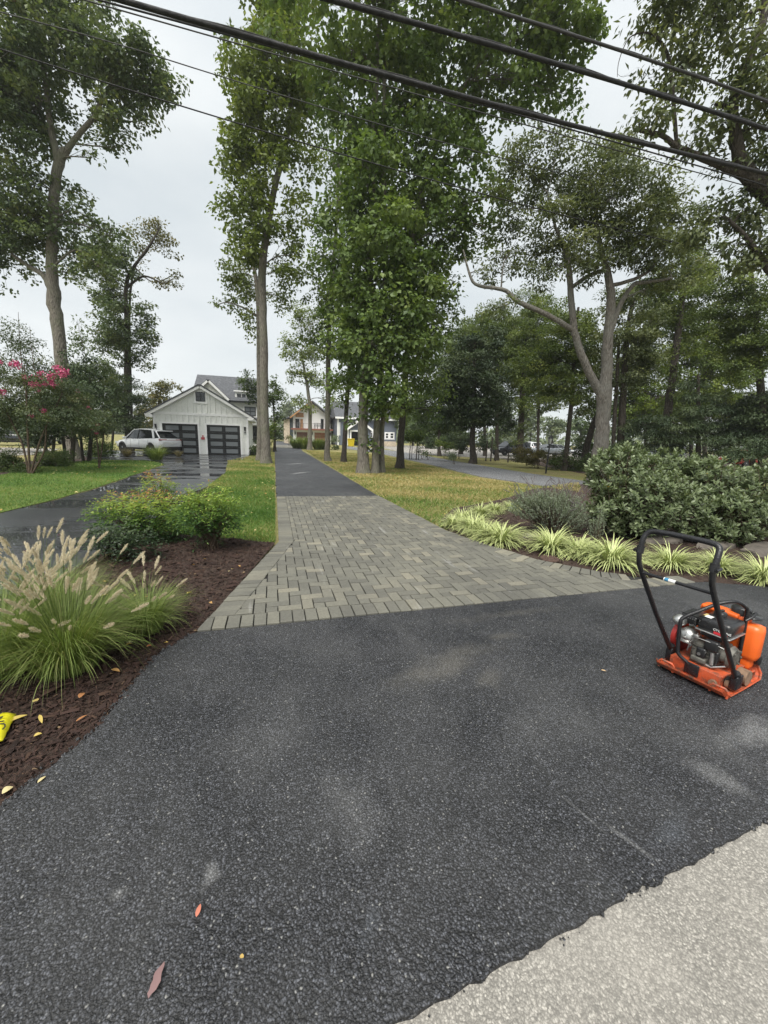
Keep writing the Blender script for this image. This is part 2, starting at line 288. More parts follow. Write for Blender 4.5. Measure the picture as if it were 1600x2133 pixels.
# ------------------------------------------------------------------ mesh helpers
class MB:
    def __init__(s): s.v = []; s.f = []; s.sm = []
    def add(s, vs, fs, smooth=False):
        o = len(s.v); s.v += [tuple(map(float, p)) for p in vs]
        for f in fs: s.f.append([i+o for i in f]); s.sm.append(smooth)
        return s
    def box(s, a, b, M=None):
        x0, y0, z0 = a; x1, y1, z1 = b
        vs = [(x0, y0, z0), (x1, y0, z0), (x1, y1, z0), (x0, y1, z0), (x0, y0, z1), (x1, y0, z1), (x1, y1, z1), (x0, y1, z1)]
        if M: vs = [M @ Vector(p) for p in vs]
        return s.add(vs, [(0, 3, 2, 1), (4, 5, 6, 7), (0, 1, 5, 4), (1, 2, 6, 5), (2, 3, 7, 6), (3, 0, 4, 7)])
    def bbox(s, a, b, r, M=None):                    # bevelled box
        bm = bmesh.new(); bmesh.ops.create_cube(bm, size=1)
        for q in bm.verts: q.co = Vector([a[i]+(q.co[i]+.5)*(b[i]-a[i]) for i in range(3)])
        bmesh.ops.bevel(bm, geom=bm.edges[:], offset=r, segments=2, profile=.6, affect='EDGES')
        if M: bm.transform(M)
        bm.verts.index_update(); s.add([q.co for q in bm.verts], [[q.index for q in f.verts] for f in bm.faces], True); bm.free(); return s
    def tube(s, pts, rad, n=8, cap=True, smooth=True, wob=0):
        pts = [np.array(p, float) for p in pts]; k = len(pts)
        if not hasattr(rad, '__len__'): rad = [rad]*k
        vs = []; fs = []; ref = np.array([0.31, .95, .05])
        for i, p in enumerate(pts):
            d = pts[min(i+1, k-1)] - pts[max(i-1, 0)]; d = d/(np.linalg.norm(d)+1e-9)
            if abs(d@ref) > .95: ref = np.array([.9, .1, .4])
            u = np.cross(d, ref); u /= np.linalg.norm(u)+1e-9; q = np.cross(d, u)
            for j in range(n):
                a = 2*math.pi*j/n; rr = rad[i]*(1+(R0.uniform(-wob, wob) if wob else 0))
                vs.append(p+(u*math.cos(a)+q*math.sin(a))*rr)
        for i in range(k-1):
            for j in range(n): fs.append((i*n+j, i*n+(j+1) % n, (i+1)*n+(j+1) % n, (i+1)*n+j))
        s.add(vs, fs, smooth)
        if cap: s.add(vs[:n], [tuple(range(n))[::-1]]); s.add(vs[-n:], [tuple(range(n))])
        return s
    def lathe(s, prof, c=(0, 0, 0), n=16, M=None):   # profile of (radius, height)
        vs = []; fs = []
        for r, z in prof:
            for j in range(n):
                a = 2*math.pi*j/n; p = Vector((r*math.cos(a), r*math.sin(a), z)); p = (M @ p) if M else p
                vs.append(p+Vector(c))
        for i in range(len(prof)-1):
            for j in range(n): fs.append((i*n+j, i*n+(j+1) % n, (i+1)*n+(j+1) % n, (i+1)*n+j))
        s.add(vs, fs, True); s.add(vs[:n], [tuple(range(n))[::-1]]); s.add(vs[-n:], [tuple(range(n))]); return s
    def prism(s, poly, z0, z1, M=None):
        n = len(poly); vs = [Vector((p[0], p[1], z0)) for p in poly]+[Vector((p[0], p[1], z1)) for p in poly]
        if M: vs = [M @ p for p in vs]
        fs = [tuple(range(n))[::-1], tuple(range(n, 2*n))]+[(i, (i+1) % n, n+(i+1) % n, n+i) for i in range(n)]
        return s.add(vs, fs)
    def mesh(s, name):
        me = bpy.data.meshes.new(name); me.from_pydata(s.v, [], s.f); me.polygons.foreach_set('use_smooth', s.sm); me.update(); return me
    def build(s, name, m, parent=None): return link(name, s.mesh(name), m, parent)
def link(name, me, m=None, parent=None):
    if m and not me.materials: me.materials.append(MATS[m] if isinstance(m, str) else m)
    o = bpy.data.objects.new(name, me); COL.objects.link(o)
    if parent: o.parent = parent
    return o
def tri_mesh(name, V, T, rnd=None, uv=None, smooth=False):
    me = bpy.data.meshes.new(name); V = np.asarray(V, np.float32); T = np.asarray(T, np.int32)
    me.vertices.add(len(V)); me.vertices.foreach_set('co', V.ravel())
    me.loops.add(T.size); me.loops.foreach_set('vertex_index', T.ravel())
    me.polygons.add(len(T)); me.polygons.foreach_set('loop_start', np.arange(0, T.size, 3, dtype=np.int32))
    me.update(calc_edges=True)
    if smooth: me.polygons.foreach_set('use_smooth', np.ones(len(T), bool))
    if rnd is not None:
        a = me.attributes.new('rnd', 'FLOAT', 'POINT'); a.data.foreach_set('value', np.asarray(rnd, np.float32))
    if uv is not None:
        u = me.uv_layers.new(name='UVMap'); u.data.foreach_set('uv', np.asarray(uv, np.float32)[T.ravel()].ravel())
    return me
def tag(o, label=None, cat=None, group=None, kind=None):
    if label: o['label'] = label
    if cat: o['category'] = cat
    if group: o['group'] = group
    if kind: o['kind'] = kind
    return o
def thing(name, loc, label, cat, group=None, rz=0):
    o = bpy.data.objects.new(name, None); COL.objects.link(o); o.location = tuple(map(float, loc)); o.rotation_euler = (0, 0, rz)
    o.empty_display_size = .2; return tag(o, label, cat, group)
def copy_tree(o, parent=None):
    c = o.copy(); COL.objects.link(c); c.parent = parent
    for ch in list(o.children): copy_tree(ch, c)
    return c
def nrm(a): return a/(np.linalg.norm(a, axis=-1, keepdims=True)+1e-9)
def leaf_geo(C, A, Nn, Ln, Wd, fold=.12, mid=.45):
    """kite leaves folded along the midrib: base C, axis A, normal Nn, lengths Ln, widths Wd"""
    S = nrm(np.cross(A, Nn)); Nn = nrm(np.cross(S, A)); Ln = Ln[:, None]; Wd = Wd[:, None]
    M_ = C+A*Ln*mid
    V = np.stack([C, M_+S*Wd/2+Nn*Wd*fold, C+A*Ln-Nn*Ln*.10, M_-S*Wd/2+Nn*Wd*fold], 1).reshape(-1, 3)
    i = np.arange(len(C))*4
    T = np.stack([np.stack([i, i+1, i+2], 1), np.stack([i, i+2, i+3], 1)], 1).reshape(-1, 3)
    return V, T
def ribbons(B, D, Ln, Wd, droop, seg=5, up0=None, taper=True, rnd=None):
    """arched grass blades: base B, outward dir D (unit, horizontal), lengths, widths, droop angle at tip; 3 columns for a keel"""
    n = len(B); S = np.stack([-D[:, 1], D[:, 0], np.zeros(n)], 1); P = B.copy(); V = []; U = []
    ang0 = up0; rows = seg+1
    for k in range(rows):
        f = k/seg; wv = Wd*(1-f**2.2*.97 if taper else 1)*(.55+.45*min(1, f*4))
        V += [P-S*wv[:, None]/2, P+S*wv[:, None]/2]; U += [np.stack([np.zeros(n), np.full(n, f)], 1), np.stack([np.ones(n), np.full(n, f)], 1)]
        a = ang0-droop*(f**1.3)
        P = P+(D*np.cos(a)[:, None]+Z*np.sin(a)[:, None])*(Ln/seg)[:, None]
    V = np.stack(V, 1); U = np.stack(U, 1); c = rows*2; i = np.arange(n)*c; T = []
    for k in range(seg):
        a, b_, d, e_ = i+2*k, i+2*k+1, i+2*k+2, i+2*k+3; T += [np.stack([a, b_, e_], 1), np.stack([a, e_, d], 1)]
    return V.reshape(-1, 3), np.stack(T, 1).reshape(-1, 3), np.repeat(rnd if rnd is not None else rng.random(n), c), U.reshape(-1, 2)
def in_poly(P, poly):
    x, y = P[:, 0], P[:, 1]; ins = np.zeros(len(P), bool); n = len(poly)
    for i in range(n):
        x1, y1 = poly[i][:2]; x2, y2 = poly[(i+1) % n][:2]
        if y1 == y2: continue
        c = ((y1 > y) != (y2 > y)) & (x < (x2-x1)*(y-y1)/(y2-y1)+x1); ins ^= c
    return ins
def sample_poly(poly, n, maxD=None):
    A = np.array([p[:2] for p in poly]); lo, hi = A.min(0), A.max(0); out = []
    tot = 0
    for _ in range(60):
        P = lo+rng.random((n, 2))*(hi-lo); P = P[in_poly(P, A)]
        out.append(P); tot += len(P)
        if tot >= n: break
    return np.concatenate(out)[:n]
def ragged(poly, step, amp, seed=1, keep=()):
    rr = random.Random(seed); out = []; n = len(poly)
    for i in range(n):
        a = np.array(poly[i][:2], float); b = np.array(poly[(i+1) % n][:2], float); L = np.linalg.norm(b-a)
        k = max(1, int(L/step)) if (i not in keep and L < 40) else 1
        nn = np.array([-(b-a)[1], (b-a)[0]])/(L+1e-9)
        for j in range(k):
            p = a+(b-a)*j/k
            if k > 1 and j > 0: p = p+nn*rr.gauss(0, amp)
            out.append((float(p[0]), float(p[1])))
    return out
def sheet(name, poly, z, m, thick=0, kind='structure'):
    mb = MB(); n = len(poly); vs = [(p[0], p[1], z) for p in poly]
    A = sum(poly[i][0]*poly[(i+1) % n][1]-poly[(i+1) % n][0]*poly[i][1] for i in range(n))
    if A < 0: vs = vs[::-1]
    mb.add(vs, [tuple(range(n))])
    if thick: mb.add([(x, y, z) for x, y, _ in vs]+[(x, y, z-thick) for x, y, _ in vs], [(i, i+n, (i+1) % n+n, (i+1) % n) for i in range(n)])
    o = mb.build(name, m); o['kind'] = kind; return o
def G2(*pts, z=0): return [tuple(g(x, y, z)[:2]) for x, y in pts]

# ------------------------------------------------------------------ ground, drives, beds
sheet('ground', [(-330, -90), (330, -90), (330, 340), (-330, 340)], -.03, 'lawn_dry')
RP0, RP1 = g(820, 2133, .02), g(1600, 1705, .02)
ROADY = lambda x: RP0[1]+(RP1[1]-RP0[1])*(x-RP0[0])/(RP1[0]-RP0[0]) if x < 6 else 1.193
old = [(-80, -7.5), (80, -7.5), (80, 1.4), (6.2, 1.4), (-3, 1.4), (-80, 1.4)]
sheet('old_road', old, .006, 'old_road')
# fresh asphalt apron, laid over the road edge
edgeL = [(-.62, 2.955)] + G2((330, 1370), (200, 1530), (100, 1612), (0, 1690), z=.0) + [(-1.5, .95), (-2.4, .35)]
edgeB = [(-2.4, .35), (0, ROADY(0)), (2, ROADY(2)), (4, ROADY(4)), (8, 1.19), (8, 2.2)]
edgeR = G2((1600, 1226)) + [(4.64, 2.97)]
ap = edgeL[:-1] + edgeB + edgeR
keep = [len(ap)-1]
sheet('asphalt_apron', ragged(ap, .035, .0045, 3, keep), .02, 'fresh_asphalt', .016)
# loose asphalt crumbs along the raw edges
def crumbs(name, line, n, spread, size, m, seed):
    r = np.random.default_rng(seed); P = []; L = np.array(line)
    seg = r.integers(0, len(L)-1, n*3); t = r.random(n*3)[:, None]; p = L[seg]*(1-t)+L[seg+1]*t
    ln = np.linalg.norm(L[seg+1]-L[seg], axis=1); kp = r.random(n*3) < ln/ln.max(); p = p[kp][:n]
    p = p+r.normal(0, spread, p.shape); V = []; T = []
    for i, q in enumerate(p):
        s = size*r.lognormal(0, .45); vs = r.normal(0, 1, (6, 3)); vs = nrm(np.array([(1, 0, 0), (-1, 0, 0), (0, 1, 0), (0, -1, 0), (0, 0, 1), (0, 0, -1)])+vs*.25)*s
        V.append(vs+np.array([q[0], q[1], .012+s*.3])); o = 6*i
        T += [(o+a, o+b, o+c) for a, b, c in ((0, 2, 4), (2, 1, 4), (1, 3, 4), (3, 0, 4), (2, 0, 5), (1, 2, 5), (3, 1, 5), (0, 3, 5))]
    o = link(name, tri_mesh(name, np.concatenate(V), T), m); o['kind'] = 'stuff'; return o
crumbs('asphalt_crumbs', edgeL[:-1], 1500, .016, .0055, 'fresh_asphalt', 5)
crumbs('asphalt_crumbs', edgeB[:4], 260, .008, .004, 'fresh_asphalt', 6)
# long main driveway with a far paver band
DX0, DX1 = .03, 2.6
sheet('main_driveway', ragged([(DX0, 9.74), (DX1, 9.62), (2.75, 40), (3.1, 48), (3.1, 49), (DX0, 49)], .25, .012, 4, (0, 3, 4)), .02, 'drive_asphalt', .05)
sheet('main_driveway_end', [(DX0, 66), (3.9, 66), (4.6, 110), (DX0, 110)], .02, 'drive_asphalt', .05)
# second driveway on the right, curving
pl_ = G2((1330, 1060), (1215, 1023), (1000, 992), (900, 968), (800, 946), (720, 934)); pu_ = G2((720, 929), (800, 936), (870, 946), (960, 962), (1100, 985), (1215, 1001), (1380, 1025))
sheet('side_driveway', ragged(pl_+pu_, .4, .02, 8), -.010, 'path_asphalt', .02)
# wet left driveway up to the garage
ldU = G2((-260, 1130), (0, 1068), (100, 1044), (190, 1020), (280, 989), (345, 967), (300, 958), (190, 957), (178, 951))
ldR = [(-14, 34.5), (-9, 34), (-9, 31), (-1.75, 31)] + G2((507, 955), (470, 983), (441, 1005), (412, 1030), (300, 1100), (205, 1153), (100, 1215), (-100, 1335), (-400, 1460))
sheet('left_driveway', ragged(ldU+ldR, .3, .015, 9), -.012, 'wet_asphalt', .02)
lawnL = G2((-260, 1035), (0, 989), (90, 970), (190, 957.5), (310, 958.5), (343, 966), (280, 987.5), (190, 1018), (100, 1042), (0, 1066), (-260, 1126))
sheet('left_lawn', lawnL, -.016, 'lawn_green')
stripG = [(-.02, 5.6)] + G2((480, 1122), (380, 1114), (300, 1103), (441, 1007), (470, 985)) + [(-2.6, 24), (-.02, 24)]
sheet('strip_lawn', stripG, -.02, 'lawn_green')
sheet('gravel_street', [(-60, 27), (-19, 27), (-15.5, 24.5), (-13.5, 27), (-16, 36), (-60, 42)], -.02, 'gravel_lot')
sheet('parking_lot', [(14, 40), (19, 33), (40, 31), (110, 34), (110, 95), (20, 95), (17, 60)], -.02, 'gravel_lot')
bedL = [(-.02, 5.5)] + G2((480, 1121), (380, 1113), (300, 1104), (205, 1155), (100, 1217), (-100, 1337), (-420, 1470)) + [(-3.4, .45), (-2.4, .36), (-1.5, .96)] + edgeL[::-1][2:]
sheet('mulch_bed', bedL, -.004, 'mulch')
bedRfront = G2((918, 1082), (938, 1108), (1010, 1132), (1120, 1166), (1250, 1191), (1330, 1200), (1460, 1216), (1600, 1227))
bedR = bedRfront + [(8, 2.2), (13, 2.0), (13, 7.0)] + G2((1215, 1008), (1110, 1018), (1060, 1036), (1010, 1047), (945, 1058))
sheet('mulch_bed', bedR, -.004, 'mulch')
sheet('leaf_bed', G2((880, 940), (1030, 952), (1210, 985), (1500, 1000), (1700, 1010), (1700, 960), (1200, 945), (900, 930)), -.025, 'mulch')
sheet('hedge_bed', G2((-200, 1032), (0, 991), (90, 972), (185, 957), (180, 948), (60, 960), (-200, 985)), -.022, 'mulch')

def chips(name, poly, n, size, seed, lo=0):
    r = np.random.default_rng(seed); global rng
    P = sample_poly(poly, n); n = len(P); C = np.concatenate([P, np.full((n, 1), .0)], 1); C[:, 2] = r.random(n)*.018+lo
    a = r.random(n)*2*math.pi; A = nrm(np.stack([np.cos(a), np.sin(a), r.normal(0, .28, n)], 1)); Nn = nrm(np.stack([r.normal(0, .4, n), r.normal(0, .4, n), np.ones(n)], 1))
    L = size*r.lognormal(0, .5, n); W = L*(.16+.3*r.random(n)); S = nrm(np.cross(A, Nn)); U = nrm(np.cross(S, A)); H = W*.35
    V = np.stack([C-A*L[:, None]/2-S*W[:, None]/2, C-A*L[:, None]/2+S*W[:, None]/2, C+A*L[:, None]/2+S*W[:, None]*.35, C+A*L[:, None]/2-S*W[:, None]*.3, C+U*H[:, None]-A*L[:, None]*.3, C+U*H[:, None]+A*L[:, None]*.3], 1).reshape(-1, 3)
    i = np.arange(n)*6; T = [np.stack([i+p, i+q, i+s], 1) for p, q, s in ((0, 4, 5), (0, 5, 3), (1, 2, 5), (1, 5, 4), (0, 1, 4), (2, 3, 5))]
    rn = np.clip(r.beta(2, 3, n)+(r.random(n) < .012)*.5, 0, 1)
    o = link(name, tri_mesh(name, V, np.stack(T, 1).reshape(-1, 3), np.repeat(rn, 6)), 'mulch_chip'); o['kind'] = 'stuff'; return o
chips('mulch_chips', [(-.02, 5.5)] + G2((480, 1121), (380, 1113), (300, 1104), (205, 1155), (-60, 1330)) + [(-3.0, 1.0), (-1.5, .96)] + edgeL[::-1][2:], 19000, .024, 1)
chips('mulch_chips', [(-2.6, 3.0), (-2.3, 1.2), (-1.5, .98)] + edgeL[::-1][2:-1] + [(-.7, 2.9), (-1.2, 3.2)], 11000, .017, 3)
chips('mulch_chips', bedRfront + [(8, 2.4), (8, 4.8)] + G2((1215, 1060), (1110, 1030), (1010, 1050), (945, 1060)), 11000, .028, 2)

# ------------------------------------------------------------------ paver apron: herringbone field with border courses
PW, PL = .102, .204
def edge_x(side, y):
    pts = LEFT if side < 0 else RIGHT
    for (x0, y0), (x1, y1) in zip(pts, pts[1:]):
        if y0 <= y <= y1 or (y <= y0 and pts[0][1] == y0) or (y > pts[-1][1] and pts[-1][1] == y1):
            return x0+(x1-x0)*(y-y0)/(y1-y0), (x0, y0), (x1, y1)
LEFT = [(-.60, 2.97), (0.03, 5.46), (.03, 9.72)]
rb = sorted(G2((790, 1035), (862, 1071), (930, 1106), (1010, 1134), (1120, 1167), (1250, 1192), (1330, 1201), (1455, 1216), z=.02), key=lambda p: p[1])
RIGHT = [(4.62, 2.97)] + [p for p in rb if p[1] > 3.03]; RIGHT[-1] = (2.6, 9.64)
def clip(poly, p, q, keep_left):
    d = (q[0]-p[0], q[1]-p[1]); out = []; sg = 1 if keep_left else -1
    val = lambda a: sg*(d[0]*(a[1]-p[1])-d[1]*(a[0]-p[0]))
    for i in range(len(poly)):
        a, b = poly[i], poly[(i+1) % len(poly)]; va, vb = val(a), val(b)
        if va >= 0: out.append(a)
        if va*vb < 0: t = va/(va-vb); out.append((a[0]+(b[0]-a[0])*t, a[1]+(b[1]-a[1])*t))
    return out
def area(p): return abs(sum(p[i][0]*p[(i+1) % len(p)][1]-p[(i+1) % len(p)][0]*p[i][1] for i in range(len(p))))/2
def ofs(pts, d):                                     # offset polyline sideways (+ = left of its direction)
    P = [np.array(p) for p in pts]; out = []
    for i in range(len(P)):
        a = P[i]-P[i-1] if i else P[1]-P[0]; b = P[i+1]-P[i] if i < len(P)-1 else a
        n1 = np.array([-a[1], a[0]])/np.linalg.norm(a); n2 = np.array([-b[1], b[0]])/np.linalg.norm(b); n = (n1+n2)/(1+n1@n2)
        out.append(tuple(P[i]+n*d))
    return out
Linner = ofs(LEFT, -PL-.004); Rinner = ofs(RIGHT, PL+.004)
polys = []
def course(pts, inner, wd):                          # pavers set square to an edge line, one after another
    for (a, b), (c, d) in zip(zip(pts, pts[1:]), zip(inner, inner[1:])):
        L = math.dist(a, b); k = max(1, round(L/wd))
        for j in range(k):
            t0, t1 = j/k+.0045/L, (j+1)/k-.0042/L
            f = lambda p, q, t: (p[0]+(q[0]-p[0])*t, p[1]+(q[1]-p[1])*t)
            polys.append([f(a, b, t0), f(a, b, t1), f(c, d, t1), f(c, d, t0)])
FY0, FY1 = 2.965, 2.965+PL
lx = lambda y: [q for q in [edge_x(-1, y)[0]]][0]
x = -.60
while x < 4.4:                                       # front soldier course
    polys.append([(x+.0042, FY0), (x+PW-.0042, FY0), (x+PW-.0042, FY1), (x+.0042, FY1)]); x += PW
polys[0] = clip(polys[0], LEFT[0], LEFT[1], False)
Lc = [p for p in LEFT]; t = (FY1+.006-LEFT[0][1])/(LEFT[1][1]-LEFT[0][1])
Lc[0] = (LEFT[0][0]+(LEFT[1][0]-LEFT[0][0])*t, FY1+.006); Li = ofs(Lc, -PL-.0)
Li[0] = (Li[0][0], FY1+.006)
course(Lc, [Li[0], Li[1], (Li[2][0], 9.72)], PW)
def at_y(pts, y):
    for p, q in zip(pts, pts[1:]):
        if p[1] <= y <= q[1]: return (p[0]+(q[0]-p[0])*(y-p[1])/(q[1]-p[1]), y)
Rc = [at_y(RIGHT, FY1+.16)] + [p for p in RIGHT if p[1] > FY1+.2]; Ri = ofs(Rc, PL)
course(Rc, Ri, PW)
def inside(c):
    xl = at_y(Li, max(c[1], Li[0][1])); xr = at_y(Ri, min(max(c[1], Ri[0][1]), Ri[-1][1]))
    return xl, xr
nrow = int(6.6/PW)+2
MANH = g(1145, 1163, .03)
for i in range(-9, 56):
    for j in range(-2, nrow):
        k = (i+j) % 4                                # 90 degree herringbone
        if k == 0: r_ = (i, j, 2, 1)
        elif k == 2: r_ = (i, j, 1, 2)
        else: continue
        x0, y0 = -.0+r_[0]*PW, FY1+.006+r_[1]*PW
        p = [(x0+.0042, y0+.0042), (x0+r_[2]*PW-.0042, y0+.0042), (x0+r_[2]*PW-.0042, y0+r_[3]*PW-.0042), (x0+.0042, y0+r_[3]*PW-.0042)]
        p = clip(p, (0, 9.71), (1, 9.71-.04), False)
        if len(p) < 3: continue
        p = clip(p, (0, FY1+.006), (1, FY1+.006), True)
        if len(p) < 3: continue
        yc = [q[1] for q in p]
        for pts, kl in ((Li, False), (Ri, True)):
            for a_, b_ in zip(pts, pts[1:]):
                if a_[1]-.0 <= max(yc) and b_[1]+.0 >= min(yc): 
                    ex = [(q[0]) for q in (a_, b_)]
                    if min(abs(np.mean([q[0] for q in p])-e_) for e_ in ex) < 2.0 or True:
                        if len(p) >= 3: p = clip(p, (a_[0]-(.004 if kl else -.004), a_[1]), (b_[0]-(.004 if kl else -.004), b_[1]), kl)
        if len(p) < 3: continue
        if min(q[1] for q in p) < Ri[0][1]:          # the near right corner tapers towards the road
            p = clip(p, (Ri[0][0], Ri[0][1]), (4.5, FY1), True)
        if len(p) < 3 or area(p) < .0016: continue
        polys.append(p)
# the clean-out lid interrupts the pavers
def lid_cut(p):
    c = np.mean(np.array(p), 0); return np.linalg.norm(c-MANH[:2]) < .13
polys = [p for p in polys if len(p) >= 3 and area(p) > .0012 and not lid_cut(p)]
def paver_geo(p, rr):
    P = np.array(p); n = len(P)
    if sum(P[i][0]*P[(i+1) % n][1]-P[(i+1) % n][0]*P[i][1] for i in range(n)) < 0: P = P[::-1]
    c = P.mean(0); ins = P-(P-c)/np.maximum(np.linalg.norm(P-c, axis=1, keepdims=True), .02)*.006
    h = .032+rr.gauss(0, .0018); tx, ty = rr.gauss(0, .012), rr.gauss(0, .012); P = P+np.array([[rr.gauss(0, .0012), rr.gauss(0, .0012)] for _ in P])
    zt = lambda q, o: h+o+(q[0]-c[0])*tx+(q[1]-c[1])*ty
    V = [(q[0], q[1], .0) for q in P]+[(q[0], q[1], zt(q, -.004)) for q in P]+[(q[0], q[1], zt(q, 0)) for q in ins]
    Fc = [tuple(range(2*n, 3*n))]+[(i, (i+1) % n, n+(i+1) % n, n+i) for i in range(n)]+[(n+i, n+(i+1) % n, 2*n+(i+1) % n, 2*n+i) for i in range(n)]
    return c, V, Fc
def size_seen(p):
    c = np.mean(np.array(p), 0); d = c@HD[:2]; return area(p)/d**3
polys.sort(key=size_seen, reverse=True)
base = sheet('paver_apron', [LEFT[0]]+RIGHT+[(2.6, 9.64), (.03, 9.72), (.03, 5.46)], .012, 'joint_sand', .03)
rr = random.Random(2)
field = MB(); frnd = []
for i, p in enumerate(polys):
    c, V, Fc = paver_geo(p, rr)
    if i < 300:
        mb = MB(); mb.add([(x-c[0], y-c[1], z) for x, y, z in V], Fc); o = mb.build('paver', 'paver', base); o.location = (c[0], c[1], 0)
    else: field.add(V, Fc); frnd += [rr.random()]*len(V)
o = field.build('paver_field', 'paver', base); o['kind'] = 'stuff'
a = o.data.attributes.new('rnd', 'FLOAT', 'POINT'); a.data.foreach_set('value', np.array(frnd, np.float32))
print('PAVERS', len(polys))
# the far paver band across the main driveway
band = sheet('far_paver_band', [(DX0, 49), (3.1, 49), (3.9, 66), (DX0, 66)], .012, 'joint_sand', .04)
mb = MB(); fr = []
for j in range(60):
    y0 = 49.02+j*.28
    for i in range(7):
        x0 = DX0+i*.55+(j % 2)*.2
        n0 = len(mb.v); mb.add([(x0, y0, .03), (x0+.53, y0, .03), (x0+.53, y0+.265, .03), (x0, y0+.265, .03)], [(0, 1, 2, 3)]); fr += [rr.random()*.4+.6]*4
        if x0+.53 > 3.1+(y0-49)*.047: break
o = mb.build('paver_field', 'paver', band); o['kind'] = 'stuff'
a = o.data.attributes.new('rnd', 'FLOAT', 'POINT'); a.data.foreach_set('value', np.array(fr, np.float32))
# clean-out lid
t_ = thing('cleanout_lid', (MANH[0], MANH[1], .012), 'round rusty cast iron lid set into the pavers beside the striped grass clumps', 'manhole cover')
mb = MB(); mb.lathe([(.115, 0), (.115, .024), (.108, .027), (.104, .022), (0.001, .022)], n=28); mb.build('lid_rim', 'rust', t_)
mb = MB()
for ring in (.03, .055, .08):
    for k in range(int(ring*220)):
        a = 2*math.pi*k/int(ring*220); mb.box((-.005, -.005, .02), (.005, .005, .026), Matrix.Translation((ring*math.cos(a), ring*math.sin(a), 0)) @ Matrix.Rotation(a, 4, 'Z'))
mb.build('lid_studs', 'rust', t_)
# ------------------------------------------------------------------ grass blades on the lawns near enough to see them
def lawn_blades(name, poly, n, h, dryf, seed, wd=.009):
    r = np.random.default_rng(seed); P = sample_poly(poly, n*2); d = P@HD[:2]
    P = P[r.random(len(P)) < np.clip((7/np.maximum(d, 1))**1.3, .03, 1)]; n = min(n, len(P)); P = P[:n]; d = P@HD[:2]
    C = np.concatenate([P, np.full((n, 1), -.02)], 1); a = r.random(n)*2*math.pi; s = np.clip(d/8, 1, 2.5)
    A = nrm(np.stack([np.cos(a)*.7, np.sin(a)*.7, .55+.6*r.random(n)], 1)); b = r.random(n)*2*math.pi; S = np.stack([np.cos(b), np.sin(b), np.zeros(n)], 1)
    L = h*(.6+.7*r.random(n)); W = wd*s
    V = np.stack([C-S*W[:, None]/2, C+S*W[:, None]/2, C+A*L[:, None]], 1).reshape(-1, 3); i = np.arange(n)*3
    wx = np.sin(P[:, 0]*1.9+np.sin(P[:, 1]*1.3)*1.5)+np.sin(P[:, 1]*2.3+P[:, 0]*.9)
    dry = np.clip(dryf(P)+wx*.12+r.normal(0, .22, n), 0, 1)
    o = link(name, tri_mesh(name, V, np.stack([i, i+1, i+2], 1), np.repeat(dry, 3)), 'grass_blade'); o['kind'] = 'stuff'; return o
rl = [(2.66, 9.6), (2.80, 5.95)] + G2((918, 1080), (945, 1058), (1010, 1046), (1060, 1034), (1110, 1016), (1205, 1004), (1215, 1026), (1000, 996), (800, 948)) + [(3.2, 45)]
lawn_blades('lawn_grass', rl, 110000, .075, lambda P: np.clip(.36+.07*(P[:, 1]-6.0), .36, .78), 21, .015)
lawn_blades('lawn_grass', stripG, 60000, .065, lambda P: np.clip(.28+.028*(P[:, 1]-8), .24, .62), 22, .012)
lawn_blades('lawn_grass', lawnL, 34000, .06, lambda P: np.full(len(P), .24), 23, .010)
lawn_blades('lawn_grass', [(-2.6, 24), (-.02, 24), (-.02, 48), (-1.5, 40), (-1.6, 31)], 12000, .07, lambda P: np.full(len(P), .66), 24, .012)

# ------------------------------------------------------------------ plants
def path3(D, pts):                                   # trunk or limb: sight-line points carried to real distance D (+ own offset)
    P = []; Rr = []
    for q in pts:
        dd = q[3] if len(q) > 3 else 0
        P.append(gD(q[0], D+dd, -.05) if q[1] is None else at(q[0], q[1], D+dd)); Rr.append(q[2]*.8)
    return np.array(P), np.array(Rr)
def smooth_path(P, Rr, sub=4):
    n = len(P); out = []; ro = []
    for i in range(n-1):
        p0, p1, p2, p3 = P[max(i-1, 0)], P[i], P[i+1], P[min(i+2, n-1)]
        for k in range(sub):
            t = k/sub
            out.append(.5*((2*p1)+(-p0+p2)*t+(2*p0-5*p1+4*p2-p3)*t*t+(-p0+3*p1-3*p2+p3)*t**3)); ro.append(Rr[i]*(1-t)+Rr[i+1]*t)
    out.append(P[-1]); ro.append(Rr[-1]); return np.array(out), np.array(ro)
